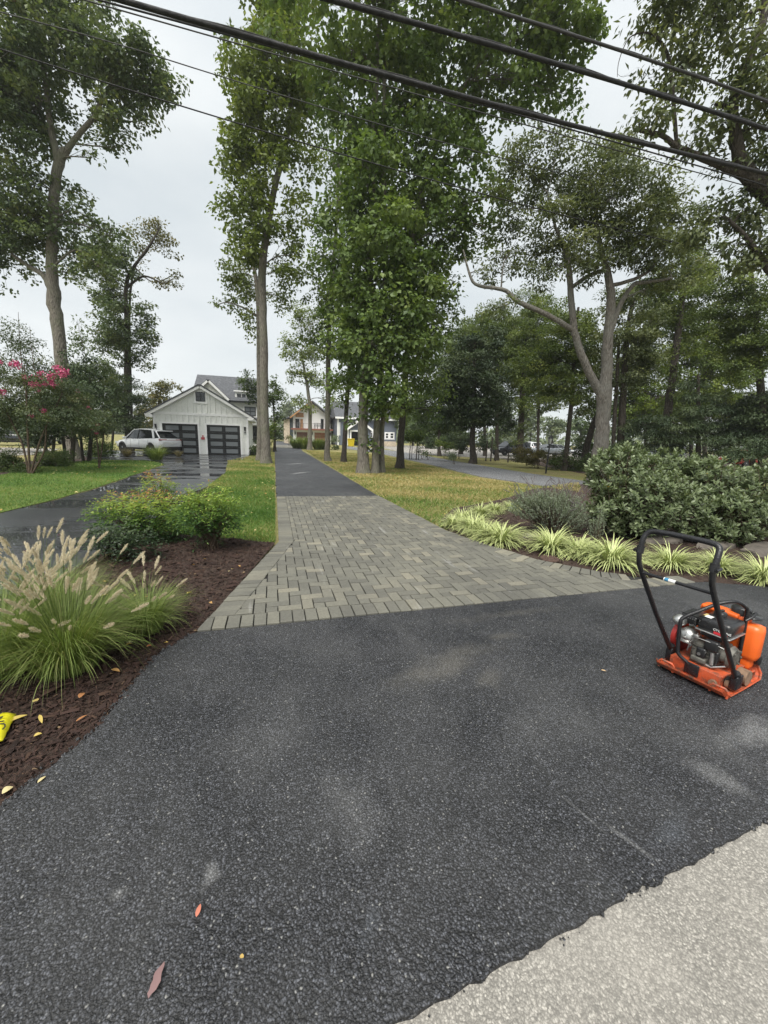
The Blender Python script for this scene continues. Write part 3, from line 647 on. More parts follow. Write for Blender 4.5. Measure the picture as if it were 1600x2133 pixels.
def tree(name, label, D, paths, blobs, lm, bm, leaf=(.14, .12), lai=2.2, cat='tree', group=None, seed=0, flare=True, hang=.35, limbs=True, sides=9, csz=1.0, inner=.5):
    r = np.random.default_rng(seed+100); rb_ = random.Random(seed); R0.seed(seed)
    trunks = [path3(D, p) for p in paths]; base = trunks[0][0][0].copy(); base[2] = 0
    root = thing(name, base, label, cat, group)
    skel = []; mb = MB(); lb = []
    for i, (P, Rr) in enumerate(trunks):
        P, Rr = smooth_path(P, Rr)
        if P[0][2] < .3 and flare:
            h = P[:, 2]; Rr = Rr*(1+.55*np.exp(-np.maximum(h, 0)/.35))
        amp = Rr*.12; P = P+r.normal(0, 1, P.shape)*amp[:, None]*.5
        skel.append(np.concatenate([P, Rr[:, None]], 1))
        tgt = mb if (P[0][2] < .3) else MB()
        tgt.tube(P-base, Rr, sides, wob=.05)
        if tgt is not mb: lb.append(tgt)
    mb.build('trunk', bm, root)
    for q in lb: q.build('limb', bm, root)
    SK = np.concatenate(skel)
    tw = MB(); Cs = []; Sd = []; Cr = []; cnt = []
    la = leaf[0]*leaf[1]/2
    for q in blobs:
        cx, cy_, rx, ry = q[:4]; dens = q[4] if len(q) > 4 else 1; dD = q[5] if len(q) > 5 else rb_.uniform(-.5, .5)*rx*D/F
        c = at(cx, cy_, D+dD); a_ = rx*D/F; b_ = ry*D/F; dp = (a_+b_)/2*.85
        nc = max(6, int(20*(a_*b_)**.62*csz*min(1.4, .4+.6*dens)))
        U = nrm(r.normal(0, 1, (nc, 3)))*(r.random((nc, 1))**inner)*np.where(r.random((nc, 1)) < .16, r.uniform(1.05, 1.38, (nc, 1)), 1); P = c+RT*U[:, :1]*a_+Z*U[:, 1:2]*b_+HD*U[:, 2:]*dp
        P[:, 2] = np.maximum(P[:, 2], .12)
        if limbs and len(SK):
            dv = SK[:, :3]-c; dist2 = np.linalg.norm(dv, axis=1)+np.maximum(dv[:, 2], 0)*1.2; s = SK[int(dist2.argmin())]
            e_ = c+r.normal(0, .12, 3)*a_; mid = (s[:3]+e_)/2+r.normal(0, .10, 3)*np.linalg.norm(e_-s[:3])+Z*.08*np.linalg.norm(e_-s[:3])
            L = np.linalg.norm(e_-s[:3]); r0 = min(s[3]*.6, .012+.018*L)
            Q, qr = smooth_path(np.array([s[:3], mid, e_]), np.array([r0, r0*.65, r0*.35]), 3); tw.tube(Q-base, qr, 5, cap=False)
            for p in P:
                k = r.integers(2, len(Q)); st = Q[k]; m_ = (st+p)/2+r.normal(0, .07, 3)*np.linalg.norm(p-st)+Z*.05
                tw.tube([st-base, m_-base, p-base], [r0*.3, r0*.2, max(.004, r0*.1)], 3, cap=False)
        tot = 1.28*lai*dens*math.pi*a_*b_/la; k = np.maximum(1, (tot/nc*r.uniform(.5, 1.5, nc))).astype(int)
        Cs.append(P); cnt.append(k); Sd.append(np.repeat((.10+.23*(a_*b_)**.25*r.uniform(.6, 1.3, nc))[:, None], 1, 1)); Cr.append(r.random(nc))
    if tw.v: tw.build('branches', bm, root)['kind'] = 'stuff'
    Cs = np.concatenate(Cs); cnt = np.concatenate(cnt); Sd = np.concatenate(Sd)[:, 0]; Cr = np.concatenate(Cr)
    I = np.repeat(np.arange(len(Cs)), cnt); n = len(I)
    o = nrm(r.normal(0, 1, (n, 3)))*(r.random((n, 1))**.45)*np.array([1.45, 1.45, .7])*Sd[I][:, None]
    C = Cs[I]+o; C[:, 2] -= (o[:, 0]**2+o[:, 1]**2)/np.maximum(Sd[I], .05)*.18
    C[:, 2] = np.maximum(C[:, 2], .03)
    A = nrm(nrm(o)*.8+r.normal(0, .6, (n, 3))-Z*hang); Nn = nrm(Z*.75+nrm(o)*.55+r.normal(0, .34, (n, 3)))
    Ln = leaf[0]*r.uniform(.45, 1.4, n); Wd = leaf[1]*r.uniform(.7, 1.2, n)
    V, T = leaf_geo(C-base, A, Nn, Ln, Wd); rn = np.clip(Cr[I]*.62+r.beta(2, 2.2, n)*.42-.02, 0, 1)
    cr = link('crown', tri_mesh(name+'_crown', V, T, np.repeat(rn, 4)), lm, root); cr['kind'] = 'stuff'
    global NLEAF; NLEAF += n
    return root, base
NLEAF = 0

# tall trees beside the driveways
tree('sweetgum_tree', 'tall tree with bare grey trunk and leaning crown behind the pink flowering shrub', 20.2,
     [[(152, None, .40), (145, 900, .36), (134, 800, .35), (122, 690, .34), (112, 620, .36), (108, 560, .30), (110, 480, .27), (114, 400, .24), (124, 340, .25), (137, 310, .2)],
      [(110, 610, .2), (92, 575, .16), (62, 556, .12), (25, 530, .08)],
      [(126, 335, .2), (150, 298, .14), (172, 272, .13), (198, 240, .11), (214, 205, .10), (226, 180, .08)],
      [(124, 345, .2), (105, 260, .15), (95, 170, .12), (80, 40, .09), (75, -80, .05)]],
     [(60, 60, 100, 80), (150, 80, 90, 75), (265, 170, 85, 60), (215, 245, 55, 35, .8), (50, 210, 100, 100), (40, 370, 75, 95), (40, 490, 80, 50), (165, 520, 60, 32), (200, 555, 42, 22),
      (150, 570, 30, 20, .7), (232, 490, 24, 26), (188, 455, 16, 35), (20, 150, 60, 90), (-70, 150, 90, 150), (-70, 420, 90, 120), (325, 150, 32, 42), (345, 190, 22, 22), (300, 215, 40, 22), (280, 245, 22, 26, .7), (215, 120, 60, 60),
      (280, 100, 35, 35), (60, -80, 150, 90), (5, 545, 50, 40), (135, 420, 22, 40, .6), (70, 440, 60, 60), (240, 305, 22, 14, .7), (190, 320, 25, 10, .5)], 'leaf_left', 'bark_grey', leaf=(.17, .14), seed=1, lai=2.2)
tree('sweetgum_tree', 'smaller tree with sparse yellowing top left of the white garage', 30,
     [[(268, None, .28), (264, 860, .24), (264, 740, .22), (263, 640, .18), (264, 590, .16), (276, 560, .12), (300, 528, .1), (322, 495, .07), (335, 470, .04)],
      [(264, 600, .12), (300, 575, .08), (340, 590, .05), (360, 580, .03)]],
     [(230, 590, 45, 50), (205, 520, 40, 40), (255, 540, 35, 40), (250, 670, 55, 40), (235, 710, 50, 35), (298, 690, 35, 32), (280, 740, 35, 30), (300, 650, 22, 20), (240, 620, 40, 30),
      (215, 700, 25, 30)], 'leaf_left', 'bark_dark', leaf=(.17, .14), seed=2)
o_, b_ = tree('sweetgum_tree', 'thin tree with airy ochre tinted twigs above the hedge left of the white garage', 31.5,
     [[(277, None, .12), (272, 800, .11), (270, 640, .1), (280, 560, .09), (305, 525, .07), (325, 490, .05), (330, 465, .03)], [(282, 558, .07), (320, 588, .05), (362, 572, .03)]],
     [(300, 480, 38, 26, .55), (345, 505, 28, 24, .55), (345, 590, 36, 14, .6), (290, 525, 28, 24, .45), (330, 465, 20, 16, .5), (365, 570, 12, 8, .6)], 'leaf_yellowing', 'bark_dark', leaf=(.16, .13), seed=3, lai=1.9)
tree('sweetgum_tree', 'tall narrow tree with straight trunk on the grass strip left of the driveway', 20.95,
     [[(554, None, .30), (551, 860, .27), (549, 740, .26), (547, 640, .25), (546, 570, .24), (553, 500, .22), (564, 430, .19), (577, 370, .17), (598, 290, .14), (610, 150, .11), (612, 0, .09), (615, -150, .06)]],
     [(530, 470, 48, 70), (515, 400, 45, 80), (545, 300, 65, 85), (550, 200, 65, 85), (585, 100, 72, 85), (580, 20, 60, 80), (640, 200, 55, 75), (630, 330, 40, 50, .6), (525, 530, 34, 32),
      (500, 300, 35, 60), (515, 130, 38, 30), (620, 440, 28, 36, .6), (610, 540, 34, 40, .8), (600, 480, 30, 34, .5), (600, -90, 90, 80), (520, 210, 40, 60)], 'leaf_gum_light', 'bark_grey', leaf=(.18, .15), seed=4, lai=2.3)
tree('sweetgum_tree', 'second trunk standing close behind the tall narrow tree beside the garage', 23.5,
     [[(541, None, .22), (541, 860, .2), (540, 740, .18), (538, 640, .16), (530, 560, .12), (510, 500, .07)], [(538, 660, .1), (505, 640, .06), (470, 630, .04), (445, 640, .02)]],
     [(500, 570, 32, 35, .9), (478, 625, 32, 20, .5), (520, 650, 26, 32, .7), (515, 600, 35, 28), (470, 560, 14, 40, .5), (585, 620, 30, 34, .6), (590, 570, 30, 30, .7), (525, 700, 14, 20, .4)], 'leaf_gum_light', 'bark_grey', leaf=(.16, .13), seed=5, lai=2)
tree('maple_tree', 'big leafy tree with clustered grey trunks on the lawn right of the driveway', 16.9,
     [[(757, None, .30), (756, 920, .28), (757, 850, .26), (763, 740, .24), (768, 600, .21), (772, 480, .19), (780, 250, .15), (790, 50, .1), (795, -120, .06)],
      [(782, None, .19, .1), (783, 920, .17, .1), (787, 850, .16), (797, 720, .15), (802, 560, .13), (800, 380, .11), (800, 200, .09), (805, 0, .06)],
      [(795, None, .15, .5), (796, 900, .14, .5), (801, 850, .14, .4), (815, 740, .15, .3), (828, 650, .15, .3), (850, 540, .14, .3), (873, 425, .13, .3), (893, 350, .11, .3), (925, 270, .09), (960, 190, .07), (1010, 120, .05)],
      [(770, 500, .1), (740, 460, .08), (715, 400, .07), (695, 340, .05)]],
     [(760, 600, 80, 80), (795, 700, 85, 75), (755, 780, 62, 55), (790, 850, 42, 34), (850, 650, 65, 80), (880, 580, 75, 55), (722, 680, 52, 64), (880, 700, 45, 50), (700, 560, 40, 60, .8), (800, 480, 85, 80), (735, 400, 60, 80, .8),
      (880, 450, 85, 80), (800, 320, 85, 80), (930, 350, 70, 62, .9), (965, 430, 55, 50, .9), (1000, 340, 35, 45, .5), (725, 270, 50, 70, .8), (860, 220, 95, 80), (980, 190, 75, 70), (1055, 165, 70, 50, .9), (760, 140, 80, 85),
      (900, 80, 100, 75), (1060, 70, 90, 62), (1160, 50, 75, 55), (1215, 60, 45, 50), (1130, 135, 50, 45), (1180, 195, 45, 32, .6), (1080, 230, 36, 28, .7), (800, -60, 180, 80), (1060, -60, 180, 80), (690, 440, 26, 60, .6),
      (768, 925, 16, 20, .8), (950, 500, 50, 40, .8), (1020, 480, 26, 50, .5), (930, 270, 60, 40, .8), (690, 150, 50, 70, .9), (1030, 400, 34, 30, .6), (735, 880, 18, 16, .5), (770, 705, 60, 55, 1, -1.2), (805, 790, 52, 46, 1, -1.2), (775, 620, 60, 55, 1, -1.4), (840, 720, 48, 60, 1, -1), (800, 845, 36, 30, 1, -1), (790, 480, 60, 70, .8, -1.5), (770, 350, 50, 60, .8, -1.2), (850, 560, 60, 60, 1, -1.2), (745, 540, 50, 60, .9, -1.0)], 'leaf_maple', 'bark_grey', leaf=(.175, .16), seed=6, lai=2.5, hang=.6)
tree('sweetgum_tree', 'leaning trunk at the far right of the group on the lawn beside the side driveway', 20.4,
     [[(832, None, .24), (838, 880, .21), (845, 780, .19), (852, 700, .17), (862, 600, .14), (880, 480, .1), (900, 380, .06)]],
     [(870, 770, 42, 60), (900, 800, 36, 44, .8), (845, 850, 26, 26, .8), (930, 640, 30, 60, .6), (905, 700, 40, 60, .8), (880, 640, 50, 60), (895, 560, 50, 50), (905, 860, 22, 24, .6)], 'leaf_maple', 'bark_dark', leaf=(.15, .13), seed=7, lai=2)
tree('sweetgum_tree', 'straight bare grey trunk nearest to the right edge of the far driveway', 24.7,
     [[(682, None, .22), (682, 900, .19), (683, 800, .19), (685, 700, .18), (690, 600, .16), (700, 480, .12), (705, 350, .08), (700, 200, .05)]],
     [(680, 640, 40, 55, .9), (690, 530, 36, 55, .8), (655, 700, 30, 34, .7), (695, 800, 22, 26, .7), (670, 450, 30, 40, .6), (700, 730, 30, 30, .8), (690, 340, 36, 60, .7), (660, 590, 24, 30, .7)], 'leaf_gum', 'bark_grey', leaf=(.16, .13), seed=8, lai=2)
tree('sweetgum_tree', 'slim trunk between the bare grey trunk and the big clustered trunks', 24.2,
     [[(716, None, .19), (719, 900, .17), (724, 820, .16), (730, 740, .15), (738, 640, .12), (745, 500, .07)]],
     [(738, 750, 36, 40, .8), (715, 830, 20, 18, .7), (730, 800, 34, 24, .8), (700, 640, 26, 40, .7), (740, 650, 40, 50, .8)], 'leaf_gum', 'bark_dark', leaf=(.16, .13), seed=9, lai=2)
tree('sweetgum_tree', 'far tree rising from the ornamental grasses before the modern house', 44.4,
     [[(645, None, .30), (646, 860, .26), (641, 810, .22), (633, 765, .15), (628, 730, .08)]],
     [(625, 775, 30, 26, .8), (645, 730, 38, 36, .9), (605, 715, 30, 34, .5), (655, 790, 26, 24, .9), (622, 838, 20, 16, .7), (645, 665, 34, 36, .7), (690, 835, 14, 16, .7), (640, 848, 28, 12, .7), (620, 650, 20, 30, .5)], 'leaf_gum_light', 'bark_grey', leaf=(.22, .18), seed=10, lai=2)
# forked oak and the limb of a big oak over the road
OAK = 15.5
tree('oak_tree', 'forked oak with smooth grey trunk rising behind the laurel hedge', OAK,
     [[(1243, None, .36), (1250, 940, .34), (1256, 880, .32), (1259, 825, .34), (1263, 770, .25), (1267, 700, .22), (1272, 640, .20), (1268, 580, .16), (1252, 520, .11), (1240, 440, .06)],
      [(1257, 830, .22), (1234, 790, .19), (1211, 738, .17), (1197, 690, .16), (1190, 630, .14), (1185, 560, .12), (1178, 520, .1), (1158, 475, .06), (1140, 400, .04)],
      [(1198, 690, .13), (1172, 674, .12), (1140, 656, .11), (1100, 638, .11), (1075, 626, .10), (1055, 606, .09), (1030, 600, .08), (990, 592, .07), (975, 560, .05), (965, 520, .03)],
      [(1268, 700, .14), (1284, 655, .12), (1303, 615, .10), (1322, 592, .10), (1345, 588, .08), (1400, 580, .06)],
      [(1272, 595, .09), (1320, 582, .08), (1360, 560, .06)],
      [(1190, 600, .09), (1225, 575, .09), (1265, 560, .08)]],
     [(1190, 530, 75, 40), (1290, 510, 85, 45), (1120, 560, 50, 40, .5), (1060, 530, 55, 44, .5), (1150, 450, 75, 50), (1260, 440, 85, 55), (1350, 480, 65, 55), (1055, 440, 40, 50, .6), (1120, 370, 62, 60, .8), (1230, 360, 75, 55),
      (1330, 390, 75, 55), (1070, 340, 44, 44, .45), (1160, 290, 55, 34, .45), (1270, 300, 64, 38, .7), (1400, 550, 55, 50), (1035, 640, 42, 30, .4), (1340, 630, 50, 30, .5), (1420, 470, 44, 50, .8), (1010, 560, 34, 36, .4), (1380, 430, 50, 40, .8), (1250, 560, 60, 26, .6)],
     'leaf_oak', 'bark_oak', leaf=(.13, .07), seed=11, lai=2.2, hang=.3)
tree('oak_tree', 'large oak leaning in over the cables from the right edge', 10.5,
     [[(1730, None, .42), (1722, 800, .38), (1690, 560, .34), (1650, 450, .31), (1605, 402, .28), (1565, 368, .22), (1543, 335, .17), (1533, 280, .14), (1527, 225, .13), (1540, 170, .12), (1570, 100, .11), (1590, 40, .10), (1600, -60, .07)],
      [(1560, 372, .13), (1505, 345, .11), (1455, 325, .09), (1410, 305, .075), (1385, 285, .06), (1360, 277, .06), (1328, 270, .05)],
      [(1410, 305, .05), (1405, 240, .05), (1400, 170, .045), (1390, 110, .04), (1365, 75, .03), (1340, 68, .02), (1310, 80, .015), (1290, 125, .01), (1286, 160, .006)],
      [(1530, 232, .06), (1515, 222, .06), (1490, 215, .05)],
      [(1640, 600, .12), (1600, 560, .1), (1560, 500, .07), (1520, 460, .04)]],
     [(1400, 50, 60, 60, .8), (1480, 25, 75, 60, .8), (1450, 140, 65, 60, .7), (1560, 140, 55, 75, .7), (1385, 215, 50, 40, .6), (1480, 240, 70, 45, .6), (1600, 250, 60, 75, .7), (1540, 440, 60, 45), (1475, 475, 50, 34), (1590, 510, 60, 50), (1330, 150, 26, 22, .4),
      (1560, -50, 90, 50), (1420, -60, 90, 50), (1620, 340, 60, 50, .7), (1345, 245, 36, 30, .5), (1520, 520, 40, 26, .7), (1660, 100, 70, 120), (1670, 450, 70, 100), (1440, 300, 40, 24, .4), (1520, 60, 50, 40, .7)], 'leaf_oak', 'bark_dark', leaf=(.14, .075), seed=12, lai=1.75, hang=.6)
# the wood beyond the side driveway
WOOD = [
 # name, label, D, trunk px path, blobs, leaf, bark
 ('evergreen_tree', 'dark rounded tree at the left end of the wood behind the side driveway', 27, [[(985, None, .28), (985, 900, .22), (988, 800, .18), (990, 700, .1)]],
  [(985, 770, 62, 60), (955, 850, 48, 42), (1015, 840, 48, 40), (985, 870, 50, 34), (1000, 720, 50, 40), (945, 800, 40, 40)], 'leaf_evergreen', 'bark_dark', 2.6),
 ('pine_tree', 'olive green pine with feathery crown above the dark rounded tree', 33, [[(1035, None, .2), (1035, 850, .16), (1030, 720, .1), (1028, 650, .05)]],
  [(1000, 690, 40, 26, .8), (1045, 700, 42, 30), (1020, 740, 50, 34), (1050, 780, 40, 40), (1040, 660, 34, 30, .8), (1010, 780, 44, 30), (970, 720, 34, 24, .7)], 'leaf_wood', 'bark_dark', 2.2),
 ('pine_tree', 'trunk wrapped in vines above the low brush near the black car', 31, [[(1082, None, .32), (1086, 880, .3), (1090, 800, .24), (1096, 720, .18), (1105, 640, .1)]],
  [(1084, 900, 11, 34, .9), (1088, 840, 12, 34, .9), (1090, 750, 34, 44, .8), (1110, 690, 40, 40), (1105, 640, 40, 34, .8), (1075, 700, 26, 40, .7), (1095, 790, 30, 30, .6)], 'leaf_wood', 'bark_dark', 2.0),
 ('woodland_tree', 'slender dark trunk directly right of the black lamp post', 22.5, [[(1176, None, .19), (1184, 900, .16), (1192, 820, .14), (1197, 740, .12), (1205, 640, .08)]],
  [(1170, 800, 46, 34, .8), (1150, 750, 46, 44), (1210, 740, 40, 44), (1180, 690, 50, 44), (1140, 810, 34, 20, .5), (1120, 760, 40, 44, .8), (1215, 810, 24, 30, .6)], 'leaf_wood', 'bark_dark', 2.1),
 ('woodland_tree', 'dark trunk leaning right under the forked oak', 24.5, [[(1213, None, .26), (1225, 920, .24), (1240, 875, .22), (1258, 840, .2), (1280, 790, .14)]],
  [(1225, 840, 34, 22, .6), (1290, 760, 40, 40, .7), (1250, 780, 40, 36, .6), (1230, 770, 30, 40, .6)], 'leaf_oak', 'bark_dark', 2.0),
 ('woodland_tree', 'brown twin trunk just right of the forked oak stem', 21, [[(1290, None, .24), (1294, 900, .22), (1300, 800, .2), (1306, 700, .16), (1320, 620, .1)], [(1276, None, .14), (1280, 880, .12), (1286, 780, .1), (1290, 700, .06)]],
  [(1330, 690, 50, 44, .7), (1300, 640, 50, 34, .7), (1350, 740, 40, 44, .7), (1320, 790, 30, 40, .5), (1280, 700, 40, 34, .6)], 'leaf_oak', 'bark_dark', 2.0),
 ('woodland_tree', 'ivy covered dark trunk above the middle of the laurel hedge', 23, [[(1384, None, .3), (1390, 880, .28), (1402, 780, .25), (1412, 700, .22), (1420, 620, .17), (1425, 520, .1)]],
  [(1394, 850, 12, 40, .9), (1402, 790, 13, 40, .9), (1411, 720, 13, 40, .9), (1420, 640, 60, 50, .8), (1400, 590, 64, 40, .8), (1440, 560, 50, 44, .8), (1370, 650, 44, 40, .6), (1440, 690, 40, 40, .7)], 'leaf_wood', 'bark_dark', 2.0),
 ('woodland_tree', 'bright yellow green tree behind the ivy covered trunk', 33, [[(1470, None, .2), (1466, 880, .18), (1470, 760, .14), (1480, 640, .08)]],
  [(1470, 780, 60, 50, .8), (1440, 840, 44, 34, .8), (1490, 720, 50, 50, .8), (1430, 740, 34, 40, .7), (1510, 800, 40, 50, .7), (1380, 760, 30, 40, .5), (1340, 840, 40, 40, .6), (1350, 760, 40, 40, .5)], 'leaf_bright', 'bark_dark', 1.8),
 ('woodland_tree', 'leafy tree at the right edge above the dark holly', 19, [[(1590, None, .24), (1588, 860, .2), (1580, 740, .17), (1572, 620, .12), (1560, 540, .07)]],
  [(1575, 650, 55, 60, .9), (1585, 760, 50, 50, .8), (1545, 720, 40, 44, .8), (1540, 600, 44, 44, .8), (1500, 650, 44, 44, .7), (1620, 700, 50, 100), (1490, 590, 40, 34, .7)], 'leaf_wood', 'bark_dark', 2.0),
 ('hemlock_tree', 'dark hemlock with flat drooping sprays behind the laurel hedge', 20, [[(1455, None, .16), (1455, 870, .12), (1455, 780, .06)]],
  [(1420, 880, 60, 14), (1470, 890, 60, 16), (1440, 855, 70, 10), (1480, 850, 54, 12), (1440, 825, 60, 9, .8), (1400, 905, 50, 16), (1490, 910, 50, 20), (1450, 800, 36, 8, .8), (1380, 870, 34, 12), (1340, 890, 40, 18)], 'leaf_evergreen', 'bark_dark', 2.4),
 ('holly_tree', 'dense dark holly in front of the red parked car', 19.5, [[(1568, None, .14), (1568, 870, .1), (1566, 820, .06)]],
  [(1565, 860, 44, 44, 1.2), (1590, 890, 44, 36, 1.2), (1550, 900, 34, 26, 1), (1600, 850, 40, 40, 1)], 'leaf_evergreen', 'bark_dark', 2.6),
 ('woodland_tree', 'mid green tree filling the gap left of the forked oak, behind the lamp post', 40, [[(1120, None, .2), (1122, 850, .16), (1125, 740, .1)]],
  [(1110, 800, 44, 40, .8), (1145, 740, 50, 40), (1100, 720, 40, 44, .8), (1165, 820, 40, 36, .7), (1130, 660, 40, 40, .8), (1210, 700, 40, 50, .8)], 'leaf_wood', 'bark_dark', 2.0),
 ('woodland_tree', 'mid green tree filling the gap between the oak and the ivy trunk', 38, [[(1345, None, .2), (1345, 850, .16), (1345, 740, .1)]],
  [(1345, 830, 44, 40, .9), (1325, 760, 44, 44), (1370, 700, 44, 44, .9), (1300, 840, 36, 36, .8), (1370, 850, 34, 34, .8), (1240, 860, 34, 30, .7)], 'leaf_hedge', 'bark_dark', 2.0),
 ('woodland_tree', 'dark green tree behind the hemlock sprays', 36, [[(1440, None, .2), (1440, 850, .16), (1440, 740, .1)]],
  [(1440, 840, 50, 40, .9), (1500, 850, 50, 40, .9), (1530, 780, 50, 50, .9), (1470, 690, 50, 50, .9), (1550, 850, 40, 40, .8)], 'leaf_wood', 'bark_dark', 2.0),
 ('woodland_tree', 'tall shady tree at the back of the wood right of the pine', 42, [[(1010, None, .2), (1010, 850, .16), (1012, 700, .1)]],
  [(1000, 860, 40, 30, .8), (1045, 830, 30, 34, .8), (1060, 880, 30, 20, .6), (930, 880, 40, 30, .9), (960, 800, 36, 40, .9)], 'leaf_evergreen', 'bark_dark', 2.0),
 ('woodland_tree', 'pale green tree behind the leaning lawn trunk', 38, [[(915, None, .2), (915, 850, .16), (920, 740, .1)]],
  [(920, 800, 40, 50, .8), (905, 870, 44, 34, .8), (940, 740, 36, 40, .7), (880, 830, 30, 40, .7), (950, 860, 30, 40, .8)], 'leaf_hedge', 'bark_dark', 2.0),
 ('woodland_tree', 'bluish green tree rising highest at the left of the wood', 46, [[(960, None, .25), (962, 800, .2), (965, 700, .1)]],
  [(960, 720, 40, 40, .9), (985, 690, 40, 30, .8), (940, 770, 30, 40, .8), (1010, 700, 34, 40, .7), (1060, 720, 44, 50, .8), (1110, 760, 40, 50, .7), (1130, 830, 50, 24, .5)], 'leaf_left', 'bark_dark', 2.0),
]
for i, (nm, lab, D, pth, bl, lf, bk, la) in enumerate(WOOD):
    s = .0055*D; bl = [(q[0], q[1], q[2]*1.14, q[3]*1.12, max(.8, q[4]) if len(q) > 4 else 1) for q in bl] if 'hemlock' not in nm else bl
    tree(nm, lab, D, pth, bl, lf, bk, leaf=((s*1.5, s*.35) if nm in ('pine_tree', 'hemlock_tree') else (s, s*.75)), lai=la*1.35, group='trees of the wood beyond the side driveway', seed=40+i, hang=.5 if nm == 'hemlock_tree' else .2, csz=.9)
# far treeline: separate trees along the back
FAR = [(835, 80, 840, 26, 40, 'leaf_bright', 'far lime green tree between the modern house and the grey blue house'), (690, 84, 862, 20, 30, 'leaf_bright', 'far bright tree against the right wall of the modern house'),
       (1150, 75, 880, 40, 20, 'leaf_pale_haze', 'far pale tree seen above the silver parked car'), (1105, 85, 870, 36, 30, 'leaf_pale_haze', 'far pale tree above the black parked car'), (1210, 80, 890, 36, 22, 'leaf_hedge', 'far green tree right of the silver parked car'),
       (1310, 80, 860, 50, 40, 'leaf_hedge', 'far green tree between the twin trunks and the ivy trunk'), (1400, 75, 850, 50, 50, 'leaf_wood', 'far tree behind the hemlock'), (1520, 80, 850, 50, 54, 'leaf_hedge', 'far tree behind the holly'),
       (1620, 75, 860, 50, 60, 'leaf_wood', 'far tree at the right edge behind the red car'), (603, 150, 852, 14, 30, 'leaf_pale_haze', 'misty far tree left of the modern house roof'), (590, 160, 862, 12, 28, 'leaf_pale_haze', 'misty far tree above the distant white house'),
       (617, 140, 866, 12, 20, 'leaf_pale_haze', 'misty far tree touching the modern house roof'), (890, 70, 880, 36, 40, 'leaf_hedge', 'far tree right of the grey blue house'), (860, 95, 850, 36, 44, 'leaf_wood', 'far tree standing over the grey blue house roof'),
       (950, 80, 890, 40, 34, 'leaf_hedge', 'far tree filling the gap under the wood'), (1040, 90, 880, 30, 30, 'leaf_hedge', 'far tree behind the vine wrapped trunk')]
for i, (px, D, cyy, rx, ry, lf, lab) in enumerate(FAR):
    rr_ = random.Random(i)
    bl = [(px+rr_.uniform(-.5, .5)*rx, cyy+rr_.uniform(-.5, .6)*ry, rx*rr_.uniform(.5, .75), ry*rr_.uniform(.45, .7)) for _ in range(5)]+[(px, cyy+ry*.7, rx*.8, ry*.5), (px, cyy+ry*1.1, rx*.7, ry*.4)]
    tree('far_tree', lab, D, [[(px, None, .3), (px, cyy, .2), (px, cyy-ry*.6, .08)]], bl, lf, 'bark_dark', leaf=(.0055*D, .0045*D), lai=1.9, group='far trees behind the houses and the parking lot', seed=70+i, csz=.5)
tree('yellowing_tree', 'dark tree with ochre top right behind the garage eave', 44, [[(330, None, .2), (330, 860, .16), (335, 810, .08)]],
     [(328, 815, 30, 20), (348, 802, 22, 12), (310, 850, 28, 34), (372, 806, 10, 7, .8), (335, 850, 26, 30), (300, 880, 24, 30)], 'leaf_yellowing', 'bark_dark', leaf=(.22, .17), seed=90)
tree('leafy_tree', 'green tree between the tall narrow trunk and the white house porch', 37, [[(572, None, .16), (572, 880, .13), (568, 830, .08)]],
     [(515, 792, 18, 24), (530, 810, 16, 20), (565, 830, 24, 26), (577, 810, 16, 30), (575, 870, 16, 22), (520, 825, 10, 14, .7), (572, 900, 14, 14)], 'leaf_hedge', 'bark_dark', leaf=(.19, .15), seed=91)
# left side planting: crape myrtles and broad evergreens
def blossoms(root, base, D, spots, seed):
    r = np.random.default_rng(seed)
    for (px, py, s) in spots:
        c = at(px, py, D-.3); n = 60; rad = .85*s*D/F
        C = r.normal(0, .5, (n, 3))*rad; A = nrm(r.normal(0, 1, (n, 3))); Nn = nrm(r.normal(0, 1, (n, 3))); V, T = leaf_geo(C, A, Nn, np.full(n, rad*.55), np.full(n, rad*.5))
        o = link('blossom', tri_mesh('blossom', V, T, np.repeat(r.random(n), 4)), 'blossom', root); o.location = c-base
stems = [[(62, None, .05), (60, 940, .045), (57, 880, .04), (55, 820, .03), (50, 760, .02)], [(64, None, .045), (80, 930, .04), (100, 880, .03), (130, 820, .02)], [(60, None, .04), (48, 930, .035), (30, 890, .03), (5, 840, .02)],
         [(66, None, .04), (92, 940, .035), (96, 890, .03)], [(50, 800, .02), (42, 720, .012), (38, 650, .006)], [(90, 850, .02), (70, 760, .012), (62, 680, .006)]]
o_, b_ = tree('crape_myrtle', 'crape myrtle with bright pink blossoms at the left edge', 13.0, stems,
     [(55, 800, 80, 50, .8), (125, 800, 44, 40, .8), (90, 855, 90, 36), (20, 740, 50, 40, .4), (40, 685, 22, 34, .3), (20, 860, 60, 44), (80, 730, 34, 30, .4), (-60, 800, 80, 80), (150, 850, 50, 40), (5, 700, 30, 20, .3)], 'leaf_crape', 'twig', leaf=(.075, .042), seed=20, lai=2.1, flare=False, sides=6)
blossoms(o_, b_, 13.0, [(35, 757, 9), (85, 780, 8), (105, 783, 8), (132, 773, 9), (130, 781, 8), (68, 803, 6), (79, 802, 8), (105, 792, 6), (110, 798, 7), (95, 801, 5), (81, 813, 5), (3, 816, 8), (52, 785, 5), (25, 760, 6), (92, 856, 5), (66, 866, 4), (120, 768, 8), (0, 755, 5)], 1)
